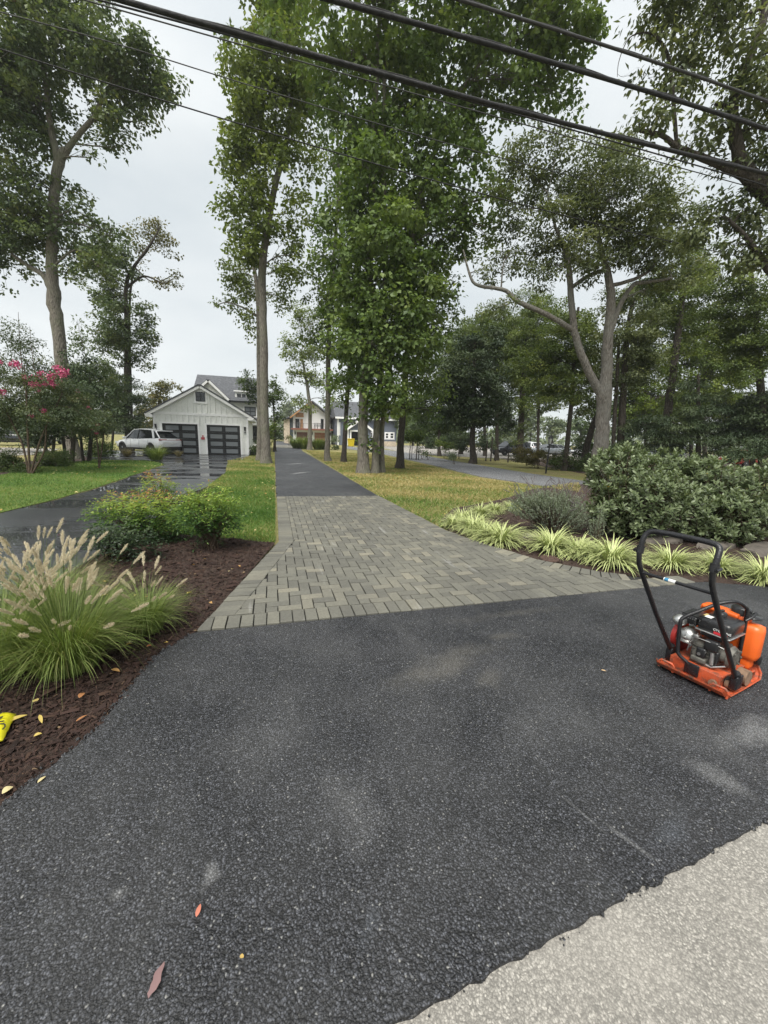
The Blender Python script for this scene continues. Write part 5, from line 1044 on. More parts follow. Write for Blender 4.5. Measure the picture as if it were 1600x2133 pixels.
for s in (-1, 1):
    slope(G_, 'roof', 'shingle', (s*3.52, PK-sl_*3.52+.10), (s*-.0, PK+.10), -.32, DEP+.4, .10)
    slope(G_, 'fascia', 'white_trim', (s*3.50, PK-sl_*3.50-.09), (0, PK-.09), -.30, -.24, .18)
    slope(G_, 'soffit', 'white_trim', (s*3.48, PK-sl_*3.48+.02), (0, PK+.02), -.238, DEP+.35, .07)
    slope(G_, 'rake_trim', 'white_trim', (s*3.0, PK-sl_*3.0-.13), (0, PK-.13), -.03, 0, .14)
    part(G_, 'eave_return', 'white_trim', lambda mb: mb.box((min(s*3.13, s*3.52), -.29, PK-sl_*3.52-.10), (max(s*3.13, s*3.52), DEP, PK-sl_*3.52+.07)))
win(G_, -.32, .30, 3.74, 4.38, -.0, cols=2, rows=2, fw=.035, trim='white_trim')
for a, b in (D1, D2):
    dr = part(G_, 'garage_door', 'black_frame', lambda mb: [mb.box((a, .06, z+.004), (b, .11, z+.526)) for z in (0, .53, 1.06, 1.59)])
    pm = MB().box((0, 0, 0), ((b-a)*.36, .02, .30)).mesh('glass_pane')
    for k in range(4):
        for c in (0, 1):
            o = link('glass_pane', pm, 'frosted_glass', dr); o.location = (a+(b-a)*(.09+.465*c), .045, .09+.53*k)
for xl, zl in ((-8.0-gx, 1.83), (-2.08-gx, 1.83)):
    lp = part(G_, 'wall_lamp', 'black_metal', lambda mb: [mb.box((xl-.06, -.10, zl-.2), (xl+.06, -.02, zl+.2)), mb.box((xl-.075, -.12, zl+.2), (xl+.075, -.0, zl+.225)), mb.box((xl-.075, -.12, zl-.225), (xl+.075, 0, zl-.2))])
    part(lp, 'lamp_glass', 'lamp_glass', lambda mb: mb.box((xl-.03, -.112, zl-.18), (xl+.03, -.101, zl-.05)))
part(G_, 'wall_sign', 'red_sign', lambda mb: [mb.box((-.12, -.05, 1.05), (.12, -.03, 1.22)), mb.box((-.04, -.05, 1.22), (.05, -.03, 1.36))])
part(G_, 'outlet_box', 'white_paint', lambda mb: mb.bbox((.22, -.08, 1.2), (.29, -.0, 1.32), .01))
t = thing('hose_reel', (-1.62, 30.75, 0), 'black hose reel on the ground at the right corner of the garage', 'hose reel')
def f(mb):
    for k in range(6): mb.tube([(math.cos(a)*.17, -.1+.035*k, .22+math.sin(a)*.17) for a in np.linspace(0, 6.28, 17)], .017, 6)
part(t, 'hose', 'rubber', f); part(t, 'stand', 'black_metal', lambda mb: [mb.box((-.14, -.14, 0), (-.1, .12, .24)), mb.box((.1, -.14, 0), (.14, .12, .24)), mb.tube([(-.12, -.01, .22), (.12, -.01, .22)], .02)])

# white farmhouse behind the garage
HY = 42.0; hx = -4.6
H_ = thing('white_house', (hx, HY, 0), 'white house with dark shingle roof and front dormer rising behind the garage', 'house')
X0, X1 = -7.3-hx, -1.1-hx
part(H_, 'wall', 'white_paint', lambda mb: (mb.box((X0, 0, 0), (X1, 8, 4.75)), mb.add([(X0, 0, 4.75), (X0, 8, 4.75), (X0, 4, 7.3), (X0+.2, 0, 4.75), (X0+.2, 8, 4.75), (X0+.2, 4, 7.3)], [(0, 2, 1), (3, 4, 5), (0, 3, 5, 2), (1, 2, 5, 4)])))
def f(mb):
    for ya, za, yb, zb in ((-.35, 4.62, 4, 7.4), (8.35, 4.62, 4, 7.4)):
        mb.add([(X0-.3, ya, za), (X1+.3, ya, za), (X1+.3, yb, zb), (X0-.3, yb, zb), (X0-.3, ya, za+.14), (X1+.3, ya, za+.14), (X1+.3, yb, zb+.14), (X0-.3, yb, zb+.14)], [(0, 3, 2, 1), (4, 5, 6, 7), (0, 1, 5, 4), (1, 2, 6, 5), (2, 3, 7, 6), (3, 0, 4, 7)])
rf = part(H_, 'roof', 'shingle', f)
part(H_, 'eave_trim', 'black_frame', lambda mb: mb.box((X0-.3, -.42, 4.58), (X1+.3, -.352, 4.74)))
# front gable bay
gp = (-5.9-hx, 6.45); gl = (-7.6-hx, 4.8); gr = (-4.2-hx, 4.8)
gb = part(H_, 'gable_bay', 'white_paint', lambda mb: (mb.add([(gl[0]+.15, -.6, 0), (gr[0]-.15, -.6, 0), (gr[0]-.15, -.6, 4.8), (gp[0], -.6, 6.3), (gl[0]+.15, -.6, 4.8), (gl[0]+.15, 3, 0), (gr[0]-.15, 3, 0), (gr[0]-.15, 3, 4.8), (gp[0], 3, 6.3), (gl[0]+.15, 3, 4.8)], [(0, 1, 2, 3, 4), (9, 8, 7, 6, 5), (0, 5, 6, 1), (1, 6, 7, 2), (2, 7, 8, 3), (3, 8, 9, 4), (4, 9, 5, 0)])))
for a in (gl, gr):
    slope(H_, 'roof', 'shingle', (a[0], a[1]+.02), (gp[0], gp[1]+.02), -.85, 3.2, .12); slope(gb, 'fascia', 'white_trim', (a[0], a[1]-.16), (gp[0], gp[1]-.16), -.92, -.852, .2)
# dormer with three small windows
dm = part(H_, 'dormer', 'white_paint', lambda mb: mb.box((-3.65-hx, .25, 4.72), (-2.08-hx, 3, 5.66)))
part(dm, 'dormer_roof', 'white_trim', lambda mb: mb.box((-3.75-hx, .1, 5.662), (-1.98-hx, 3.2, 5.78)))
for k in range(3): win(H_, -3.45-hx+.44*k, -3.09-hx+.44*k, 5.03, 5.46, .25, cols=1, rows=1, fw=.03)
win(H_, -2.78-hx, -1.72-hx, 3.35, 4.25, 0, cols=2, rows=2, fw=.07, trim='white_trim', gm='frosted_glass')
part(H_, 'porch_roof', 'shingle', lambda mb: mb.add([(-3.0-hx, -1.8, 2.85), (-.8-hx, -1.8, 2.85), (-.8-hx, 0, 3.25), (-3.0-hx, 0, 3.25), (-3.0-hx, -1.8, 2.72), (-.8-hx, -1.8, 2.72), (-.8-hx, 0, 2.72), (-3-hx, 0, 2.72)], [(0, 1, 2, 3), (7, 6, 5, 4), (0, 4, 5, 1), (1, 5, 6, 2), (2, 6, 7, 3), (3, 7, 4, 0)]))
part(H_, 'porch_beam', 'white_trim', lambda mb: (mb.box((-3.0-hx, -1.75, 2.45), (-.8-hx, -1.6, 2.719)), mb.box((-2.95-hx, -1.75, 0), (-2.8-hx, -1.6, 2.449)), mb.box((-.98-hx, -1.75, 0), (-.83-hx, -1.6, 2.449)), mb.box((-3-hx, -1.9, .45), (-.8-hx, -.01, .6))))
win(H_, -2.45-hx, -1.3-hx, .75, 2.35, 0, cols=3, rows=2, fw=.07)
def f(mb):
    mb.box((-2.78-hx, -1.7, 1.3), (-1.0-hx, -1.65, 1.35))
    for k in range(12): mb.box((-2.75-hx+.148*k, -1.69, .6), (-2.735-hx+.148*k, -1.66, 1.3))
part(H_, 'porch_railing', 'rail_metal', f)

# modern white house at the end of the driveway
MY = 80.0; X = lambda px: XX(px, MY); ZM = lambda px, py: ZZ(px, py, MY)
mx0, mx1 = X(612), X(690)
M_ = thing('modern_house', ((mx0+mx1)/2, MY, 0), 'modern white house with wooden garage doors under a red brown deck', 'house'); ox = (mx0+mx1)/2
wl, wr = mx0-ox, mx1-ox; dz = ZM(650, 893); ez = ZM(612, 866); pk = ZM(640, 846)+1.0; pxx = X(650)-ox
d_ = [(X(618)-ox, X(641)-ox), (X(655)-ox, X(677)-ox)]; dt = ZM(630, 900)
def f(mb):
    mb.box((wl, 0, 0), (d_[0][0], .3, dt)); mb.box((d_[0][1], 0, 0), (d_[1][0], .3, dt)); mb.box((d_[1][1], 0, 0), (wr, .3, dt)); mb.box((wl, 0, dt), (wr, .3, dz-.3))
    mb.box((wl, 1.5, dz), (wr, 9, ez)); mb.box((wl, .3, 0), (wl+.3, 9, dz-.3)); mb.box((wr-.3, .3, 0), (wr, 9, dz-.3))
    mb.add([(wl, 1.5, ez), (wr, 1.5, ez), (pxx, 1.5, pk-.1), (wl, 9, ez), (wr, 9, ez), (pxx, 9, pk-.1)], [(0, 1, 2), (5, 4, 3), (1, 4, 5, 2), (2, 5, 3, 0)])
part(M_, 'wall', 'white_paint', f)
slope(M_, 'roof', 'shingle', (wl-.6, ez-.35), (pxx, pk), .2, 9.4, .25); slope(M_, 'roof', 'shingle', (wr+.5, ez-.3), (pxx, pk), .2, 9.4, .25)
slope(M_, 'fascia', 'wood_pale', (wl-.6, ez-.5), (pxx, pk-.15), .1, .198, .26)
part(M_, 'gable_panel', 'wood_pale', lambda mb: mb.box((X(617)-ox, 1.42, ez-.15), (X(634)-ox, 1.498, ez+.7)))
part(M_, 'deck', 'deck_red', lambda mb: mb.box((wl-.5, -1.2, dz-.299), (wr+.2, 1.49, dz)))
dmesh = None
for i, (a, b) in enumerate(d_):
    dr = part(M_, 'garage_door', 'wood_dark_red' if i == 0 else 'wood_door', lambda mb: [mb.box((a, .12, z*dt/4+.01), (b, .2, (z+1)*dt/4-.01)) for z in range(4)])
    if i == 0: dr['label'] = 'dark red wooden garage door'
    else: dr['label'] = 'light brown wooden garage door'
    for k in range(3): 
        for z in range(4): part(dr, 'door_panel', 'wood_dark_red' if i == 0 else 'wood_door', lambda mb: mb.box((a+(b-a)*(k+.12)/3, .09, (z+.15)*dt/4), (a+(b-a)*(k+.88)/3, .119, (z+.85)*dt/4)))
for xl in (X(615)-ox, X(650)-ox, X(688)-ox): part(M_, 'wall_lamp', 'black_metal', lambda mb: (mb.box((xl-.1, -.15, dt-.5), (xl+.1, -.01, dt)), mb.box((xl-.13, -.18, dt), (xl+.13, 0, dt+.06))))
win(M_, X(616.5)-ox, X(625)-ox, dz+.02, ez-.5, 1.5, cols=2, rows=1, fw=.1); part(M_, 'entry_door', 'wood_pale', lambda mb: (mb.box((X(627)-ox, 1.44, dz+.02), (X(632.5)-ox, 1.498, ez-.5)), mb.box((X(632)-ox, 1.38, dz+1.0), (X(632.3)-ox, 1.439, dz+1.2))))
win(M_, X(670)-ox, X(676)-ox, dz+.02, ez-.3, 1.5, cols=1, rows=1, fw=.1)
def f(mb):
    mb.box((wl-.45, -1.15, dz+.95), (wr+.15, -1.1, dz+1.0))
    for k in range(5): mb.box((wl-.45, -1.13, dz+.16*(k+1)), (wr+.15, -1.115, dz+.16*(k+1)+.015))
    for k in range(8): xx = wl-.45+(wr-wl+.58)*k/7; mb.box((xx-.03, -1.16, dz), (xx+.03, -1.09, dz+1.0))
part(M_, 'deck_railing', 'rail_metal', f)
sx0, sx1, sx2 = X(593.5)-ox, X(605)-ox, X(612.5)-ox
part(M_, 'stone_wing', 'stone_tan', lambda mb: mb.box((sx0, 2.5, 0), (sx1, 9, ez-.55)))
part(M_, 'dark_panel', 'teal_dark', lambda mb: mb.box((sx1, 2.8, 0), (sx2, 9, ez-.3)))
slope(M_, 'wing_roof', 'shingle', (sx0-.4, ez-.75), (sx2, ez-.05), 1.9, 9.3, .18)
for i, (px, lab) in enumerate(((622, 'small dark chair on the deck by the wooden door'), (658, 'dark chair on the deck right of the far trunk'), (664.5, 'dark chair next to the deck railing end, right one of two'))):
    c = thing('deck_chair', (X(px), MY-.2, dz), lab, 'chair', 'chairs on the deck of the modern house'); s = 1.2
    part(c, 'seat', 'rail_metal', lambda mb: mb.box((-.28*s, -.28*s, .42*s), (.28*s, .28*s, .47*s))); part(c, 'backrest', 'rail_metal', lambda mb: [mb.box((-.28*s, .24*s, z*s), (.28*s, .28*s, (z+.05)*s)) for z in (.5, .65, .8, .92)])
    for a in (-1, 1):
        for b in (-1, 1): part(c, 'leg', 'rail_metal', lambda mb: mb.box((a*.26*s-.03, b*.26*s-.03, 0), (a*.26*s+.03, b*.26*s+.03, (.97 if b > 0 else .66)*s)))

# grey blue house behind the clustered trunks
BY = 75.0; XB = lambda px: XX(px, BY); ox = XB(768); Bz = lambda px, py: ZZ(px, py, BY)
B_ = thing('blue_house', (ox, BY, 0), 'grey blue house with white trim and open garage behind the clustered trunks', 'house')
bl, br = XB(706)-ox, XB(832)-ox; ev = Bz(712, 868); m0 = XB(724)-ox; m1 = XB(772)-ox; gz = Bz(724, 893); gp = (XB(748)-ox, Bz(748, 876)); h0, h1, hz = XB(732)-ox, XB(752)-ox, Bz(740, 899)
def f(mb):
    mb.box((bl, 2, 0), (br, 10, ev)); mb.box((m0, 0, 0), (h0, 2, hz)); mb.box((h1, 0, 0), (m1, 2, hz)); mb.box((m0, 0, hz), (m1, 2, gz))
    mb.add([(m0, 0, gz), (m1, 0, gz), (gp[0], 0, gp[1]), (m0, 2, gz), (m1, 2, gz), (gp[0], 2, gp[1])], [(0, 1, 2), (5, 4, 3), (1, 4, 5, 2), (2, 5, 3, 0)])
part(B_, 'wall', 'blue_siding', f)
part(B_, 'garage_shade_slab', 'shade_black', lambda mb: mb.box((h0+.05, 1.5, .02), (h1-.05, 1.9, hz-.05)))  # near-black slab paints in the shade inside the open garage
part(B_, 'garage_trim', 'white_trim', lambda mb: (mb.box((h0-.3, -.06, 0), (h0, .05, hz)), mb.box((h1, -.06, 0), (h1+.3, .05, hz)), mb.box((h0-.3, -.07, hz), (h1+.3, .05, hz+.28)), mb.box((m0-.02, -.05, 0), (m0+.25, .02, gz)), mb.box((bl-.02, 1.94, 0), (bl+.3, 1.999, ev))))
for a in ((m0-.4, gz-.2), (m1+.4, gz-.2)): slope(B_, 'roof', 'shingle', a, (gp[0], gp[1]+.1), -.5, 2.0, .2); slope(B_, 'fascia', 'white_trim', (a[0], a[1]-.3), (gp[0], gp[1]-.2), -.6, -.502, .4)
part(B_, 'main_roof', 'shingle', lambda mb: mb.add([(bl-.5, 1.4, ev), (br+.5, 1.4, ev), (br+.5, 6, ev+3.4), (bl-.5, 6, ev+3.4), (bl-.5, 10.5, ev), (br+.5, 10.5, ev)], [(0, 1, 2, 3), (3, 2, 5, 4), (0, 3, 4), (1, 5, 2), (0, 4, 5, 1)]))
part(B_, 'eave_trim', 'white_trim', lambda mb: mb.box((bl-.5, 1.3, ev-.3), (br+.5, 1.398, ev+.05)))
for (a, b, c, d) in ((726.5, 733, 882, 872), (808, 816, 914, 901), (818, 827, 914, 901), (708.5, 711, 905, 880), (776, 782, 912, 900)):
    win(B_, XB(a)-ox, XB(b)-ox, Bz(a, c), Bz(a, d), 2.0 if a < 720 or a > 770 else 2.0, fm='white_trim', gm='window_glass', cols=1, rows=2, fw=.16, trim='white_trim')
part(B_, 'foundation', 'stone_tan', lambda mb: mb.box((m1+.05, 1.9, 0), (br, 1.998, 1.0)))
bn = thing('wheeled_bin', gD(731, 66, 0), 'bright yellow bin standing before the open garage of the blue house', 'bin')
part(bn, 'body', 'yellow_plastic', lambda mb: mb.add([(-.42, -.4, .08), (.42, -.4, .08), (.42, .4, .08), (-.42, .4, .08), (-.52, -.5, 1.25), (.52, -.5, 1.25), (.52, .5, 1.25), (-.52, .5, 1.25)], [(0, 3, 2, 1), (4, 5, 6, 7), (0, 1, 5, 4), (1, 2, 6, 5), (2, 3, 7, 6), (3, 0, 4, 7)]))
part(bn, 'lid', 'yellow_plastic', lambda mb: mb.bbox((-.56, -.56, 1.25), (.56, .56, 1.36), .04)); part(bn, 'handle', 'yellow_plastic', lambda mb: mb.tube([(-.45, .5, 1.2), (-.45, .66, 1.24), (.45, .66, 1.24), (.45, .5, 1.2)], .03))
for s in (-1, 1): part(bn, 'wheel', 'tyre', lambda mb: mb.lathe([(.14, -.04), (.14, .04)], (s*.4, .38, .14), 12, Matrix.Rotation(math.pi/2, 4, 'Y')))
# distant white house at the very end
FYY = 170.0; fx0, fx1 = XX(569, FYY), XX(596, FYY); W_ = thing('distant_house', ((fx0+fx1)/2, FYY, 0), 'small distant white house with rows of windows beyond the driveway end', 'house'); hw = (fx1-fx0)/2; tz = ZZ(580, 882, FYY)
part(W_, 'wall', 'white_paint', lambda mb: mb.box((-hw, 0, 0), (hw, 8, tz)))
for a in (-.5, .5): slope(W_, 'roof', 'shingle', ((a-.5)*hw-.2, tz-.1), (a*hw, tz+1.3), -.5, 8, .2); slope(W_, 'roof', 'shingle', ((a+.5)*hw+.2, tz-.1), (a*hw, tz+1.3), -.5, 8, .2); part(W_, 'gable', 'white_paint', lambda mb: mb.add([((a-.5)*hw, -.1, tz), ((a+.5)*hw, -.1, tz), (a*hw, -.1, tz+1.2), ((a-.5)*hw, .3, tz), ((a+.5)*hw, .3, tz), (a*hw, .3, tz+1.2)], [(0, 1, 2), (5, 4, 3), (0, 3, 4, 1), (1, 4, 5, 2), (2, 5, 3, 0)]))
for k in range(6):
    for z in (.62, .35): win(W_, -hw+(k+.2)*hw/3, -hw+(k+.8)*hw/3, tz*z, tz*(z+.2), 0, fm='rail_metal', rows=1, cols=1, fw=.12)

# ------------------------------------------------------------------ vehicles
def car(label, loc, rz, paint, kind='suv', cat='car', L=4.9, group=None, detail=True):
    c = thing('parked_car', loc, label, cat, group, rz)      # front points to +x, origin under the middle
    Hs = {'suv': 1.68, 'sedan': 1.45}[kind]; k = L/4.9; Wd = .97
    # stations along the length: x, bottom, belt line height, half width
    ST = [(-2.45, .55, .82, .72), (-2.40, .36, 1.02, .86), (-2.2, .30, 1.08, .93), (-1.4, .25, 1.06, .97), (-.3, .24, 1.02, .96), (.75, .25, .99, .96), (1.1, .25, .97, .96), (1.7, .25, .90, .95), (2.2, .30, .80, .89), (2.40, .38, .70, .78), (2.46, .48, .62, .62)]
    vs = []; fs = []; n = 10
    for x, b, t, wd in ST:
        sec = [(0, b), (wd*.80, b), (wd*.97, b+.12), (wd*1.0, (b+t)/2), (wd*.965, t-.10), (wd*.84, t)]; ring = [(y, z) for y, z in sec]+[(-y, z) for y, z in sec[:0:-1]]
        vs += [(x*k, y, z) for y, z in ring]
    m_ = 11; cap0 = tuple(range(m_)); cap1 = tuple(range(len(vs)-m_, len(vs)))[::-1]
    for i in range(len(ST)-1):
        for j in range(m_): fs.append((i*m_+j, i*m_+(j+1) % m_, (i+1)*m_+(j+1) % m_, (i+1)*m_+j))
    mb = MB(); mb.add(vs, fs, True); mb.add([vs[i] for i in cap0], [tuple(range(m_))]); mb.add([vs[i] for i in cap1], [tuple(range(m_))])
    body = mb.build('body', paint, c)
    G = [(-2.28, 1.07, 1.08, .80, .78), (-1.75, 1.06, Hs-.12, .84, .66), (-1.2, 1.05, Hs-.03, .84, .66), (-.2, 1.03, Hs, .84, .66), (.45, 1.0, Hs-.05, .84, .64), (1.35, .96, 1.0, .82, .74)] if kind == 'suv' else [(-1.9, 1.03, 1.05, .78, .74), (-1.1, 1.04, Hs-.05, .82, .64), (-.2, 1.02, Hs, .82, .64), (.4, 1.0, Hs-.05, .82, .62), (1.3, .95, 1.0, .82, .72)]
    vs = []; fs = []
    for x, b, t, wb, wt in G: vs += [(x*k, wb, b-.06), (x*k, wt, t), (x*k, -wt, t), (x*k, -wb, b-.06)]
    for i in range(len(G)-1):
        for j in range(3): fs.append((i*4+j, (i+1)*4+j, (i+1)*4+j+1, i*4+j+1))
    mb = MB(); mb.add(vs, fs); mb.build('windows', 'window_glass', c)
    mb = MB(); rv = [(x*k, s*(wt+.012), t+.012) for x, b, t, wb, wt in G[1:-1] for s in (1, 0, -1)]; q = len(G)-2; fs = []
    rv = [(x, y, z+(.03 if abs(y) < .01 else 0)) for x, y, z in rv]+[(x, y, z-.05) for x, y, z in rv]
    for i in range(q-1):
        for j in (0, 1): a = i*3+j; fs += [(a, a+1, a+4, a+3), (a+3*q, a+3+3*q, a+4+3*q, a+1+3*q)]
        for j in (0, 2): a = i*3+j; fs.append((a, a+3, a+3+3*q, a+3*q))
    fs += [(0, 1, 1+3*q, 3*q), (1, 2, 2+3*q, 1+3*q), (3*q-3, 3*q-2, 6*q-2, 6*q-3), (3*q-2, 3*q-1, 6*q-1, 6*q-2)]
    mb.add(rv, fs, True); mb.build('roof', paint, c)
    for s in (-1, 1):                                 # pillars
        def piv(i, f0, w=.05):
            x, b, t, wb, wt = G[i]; return [(x*k, s*(wb+.008), b-.06), (x*k, s*(wt+.008), t)]
        for i, rad in ((0, .05), (1, .06), (len(G)-1, .03)):
            pass
        mb = MB(); x, b, t, wb, wt = G[0]; x2, b2, t2, wb2, wt2 = G[1]; mb.tube([(x*k, s*(wt+.0), b), (x2*k, s*wt2, t2)], .05, 6); mb.build('pillar', paint, c); mb = MB(); x2, b2, t2, wb2, wt2 = G[2]; mb.tube([((x2-.55)*k, s*(wb2+.0), b2), ((x2-.25)*k, s*wt2, t2)], .075, 6)
        mb.build('pillar', paint, c); mb = MB(); x, b, t, wb, wt = G[-1]; x2, b2, t2, wb2, wt2 = G[-2]; mb.tube([(x*k, s*wb, b), (x2*k, s*wt2, t2)], .035, 6); mb.build('pillar', paint, c); mb = MB(); mb.tube([(-.05*k, s*.835, 1.0), (-.12*k, s*.665, Hs-.02)], .032, 6); mb.build('pillar', 'black_frame', c)
        part(c, 'side_mirror', paint, lambda mb: mb.bbox((1.0*k, min(s*.93, s*1.12), .98), (1.16*k, max(s*.93, s*1.12), 1.12), .03))
        part(c, 'tail_light', 'tail_light', lambda mb: mb.bbox((-2.42*k, min(s*.35, s*.90), .93), (-2.28*k, max(s*.35, s*.90), 1.01), .02))
        part(c, 'headlight', 'head_light', lambda mb: mb.bbox((2.18*k, min(s*.55, s*.86), .62), (2.38*k, max(s*.55, s*.86), .76), .03))
        for nm, z in (('door_handle', .93),):
            for xx in (.1, -.85): part(c, nm, paint, lambda mb: mb.bbox((xx*k, min(s*.955, s*.985), z), ((xx+.18)*k, max(s*.955, s*.985), z+.03), .008))
        mb = MB()
        for xx in (.55, -.35, -1.28): mb.tube([(xx*k, s*.972, .36), (xx*k, s*.984, .62), (xx*k, s*.945, .97)], .006, 4, cap=False)
        mb.tube([(1.1*k, s*.955, .34), (-1.2*k, s*.955, .34)], .05, 6); mb.build('door_gap', 'rubber', c)
        for xx in (1.48*k, -1.48*k):
            part(c, 'wheel_arch', 'rubber', lambda mb: mb.lathe([(.30, -.02), (.405, -.03), (.41, .03), (.30, .03)], (xx, s*.935, .37), 22, Matrix.Rotation(-s*math.pi/2, 4, 'X')))
            wh = part(c, 'wheel', 'tyre', lambda mb: mb.lathe([(.20, -.11), (.34, -.11), (.365, -.07), (.365, .07), (.34, .11), (.24, .11), (.235, .04), (.2, .04)], (xx, s*.87, .365), 22, Matrix.Rotation(-s*math.pi/2, 4, 'X')))
            def f(mb):
                for q in range(10):
                    a = q*math.pi/5; mb.add([(xx+math.cos(a+d)*rr_, s*(.96-.02*(rr_ < .1)), .365+math.sin(a+d)*rr_) for rr_, d in ((.05, -.4), (.235, -.1), (.235, .1), (.05, .4))]+[(xx+math.cos(a+d)*rr_, s*.93, .365+math.sin(a+d)*rr_) for rr_, d in ((.05, -.4), (.235, -.1), (.235, .1), (.05, .4))], [(0, 1, 2, 3), (7, 6, 5, 4), (0, 4, 5, 1), (1, 5, 6, 2), (2, 6, 7, 3)])
                mb.lathe([(.07, -.0), (.06, .02)], (xx, s*.95, .365), 10, Matrix.Rotation(-s*math.pi/2, 4, 'X'))
            part(wh, 'rim', 'rim', f)
    part(c, 'rear_bumper', 'rubber', lambda mb: mb.bbox((-2.46*k, -.80, .28), (-2.1*k, .80, .50), .05)); part(c, 'number_plate', 'label_white', lambda mb: mb.box((-2.475*k, -.26, .66), (-2.44*k, .26, .79)))
    part(c, 'grille', 'black_frame', lambda mb: mb.bbox((2.25*k, -.5, .35), (2.47*k, .5, .56), .04))
    if kind == 'suv': part(c, 'rear_spoiler', paint, lambda mb: mb.bbox((-2.0*k, -.66, Hs-.15), (-1.6*k, .66, Hs-.07), .03)); part(c, 'rear_light_bar', 'tail_light', lambda mb: mb.box((-2.43*k, -.4, .95), (-2.40*k, .4, .975)))
    return c
p = gD(311, 28.2); car('white SUV parked before the left garage door with its rear to the photo', p, math.radians(142), 'car_white', L=4.75)
CARS = [(1062, 47, 185, 'car_black', 'suv', 'black SUV in the lot seen between the tree trunks'), (1142, 47, 175, 'car_silver', 'sedan', 'silver sedan in the lot behind the black lamp post'), (1542, 34, 190, 'car_red', 'sedan', 'red car behind the laurel hedge at the right edge'),
        (1225, 52, 180, 'car_white', 'suv', 'white car in the lot half hidden by the forked oak'), (1100, 60, 90, 'car_white', 'suv', 'white car parked farther back between the black and the silver one'), (1375, 42, 180, 'car_grey', 'suv', 'dark grey car hidden behind the laurel hedge top')]
for px, D, rz, pt, kd, lab in CARS: car(lab, gD(px, D), math.radians(rz), pt, kd, group='cars in the lot beyond the wood')
car('dark car standing on the gravel street at the left edge', gD(20, 34), math.radians(10), 'car_black', 'sedan'); car('white van like car on the gravel street behind the crape myrtle stems', gD(92, 38), math.radians(100), 'car_white', 'suv')

# ------------------------------------------------------------------ lamp post, stakes, stump
lb = gD(1137, 20.0); t = thing('lamp_post', lb, 'slim black lamp post leaning beside the side driveway', 'lamp post')
top = at(1145, 927, 20.0)-lb; hh = np.linalg.norm(top)
part(t, 'pole', 'black_metal', lambda mb: mb.tube([(0, 0, -.05), top*.5, top], [.045, .04, .035], 10)); ax = top/hh; M4 = Matrix.Translation(top) @ Vector(ax).to_track_quat('Z', 'Y').to_matrix().to_4x4()
def f(mb):
    for a in range(4):
        q = math.pi/4+a*math.pi/2; mb.tube([M4 @ Vector((math.cos(q)*.07, math.sin(q)*.07, .05)), M4 @ Vector((math.cos(q)*.12, math.sin(q)*.12, .33))], .012, 5)
    mb.lathe([(.05, 0), (.09, .02), (.09, .05), (.03, .05)], (0, 0, 0), 8, M4); mb.lathe([(.16, .33), (.15, .36), (.05, .44), (.015, .50), (.001, .51)], (0, 0, 0), 8, M4)
ln = part(t, 'lantern', 'black_metal', f); part(ln, 'lantern_glass', 'lamp_glass', lambda mb: mb.lathe([(.06, .055), (.105, .325)], (0, 0, 0), 8, M4)); part(t, 'collar', 'black_metal', lambda mb: mb.lathe([(.055, -.12), (.06, -.08), (.055, -.04)], (0, 0, 0), 10, M4))
for i, (px, D, h) in enumerate(((1012, 31, 1.6), (1022, 31, 1.9), (1032, 31.5, .5), (1058, 30, .7))):
    b0 = gD(px, D); mb = MB(); mb.tube([(0, 0, -.05), (.01, 0, h*.5), (.0, .01, h)], [.06, .055, .05], 7, wob=.08); o = mb.build('fence_post', 'bark_dark', None); o.location = b0
    tag(o, ('tall thin wooden post left of the two by the wood edge', 'tall thin wooden post right of the two by the wood edge', 'short grey post stub next to the two tall posts', 'short leaning post stub in front of the black SUV')[i], 'post', 'old posts at the wood edge')
for i, (px, D) in enumerate(((853, 30), (867, 29))):
    t = thing('young_tree', gD(px, D), ('young round headed tree on two thin stakes, nearer to the trunk', 'young tree with black stake, farther from the trunk')[i], 'tree', 'young staked trees'); b0 = gD(px, D)
    part(t, 'trunk', 'bark_dark', lambda mb: mb.tube([(0, 0, 0), (.02, 0, .8), (0, .02, 1.6)], [.04, .035, .02], 6)); part(t, 'stake', 'black_metal', lambda mb: mb.tube([(.18, 0, 0), (.18, 0, 1.3)], .025, 6))
    rr2 = np.random.default_rng(i); k = 900; C = nrm(rr2.normal(0, 1, (k, 3)))*(rr2.random((k, 1))**.4)*np.array([.55, .55, .45])+np.array([0, 0, 1.75]); V, T = leaf_geo(C, nrm(rr2.normal(0, 1, (k, 3))), nrm(rr2.normal(0, .5, (k, 3))+Z), np.full(k, .14), np.full(k, .09)); o = link('crown', tri_mesh('young_crown', V, T, np.repeat(rr2.random(k), 4)), 'leaf_hedge', t); o['kind'] = 'stuff'
b0 = gD(166, 21.5); mb = MB(); mb.tube([(0, 0, -.1), at(163, 948, 21.5)-b0, at(156, 930, 21.5)-b0], [.19, .17, .165], 12, wob=.05); o = mb.build('cut_stump', 'bark_pale', None); o.location = b0; tag(o, 'pale leaning cut stump at the corner of the left lawn', 'tree stump')

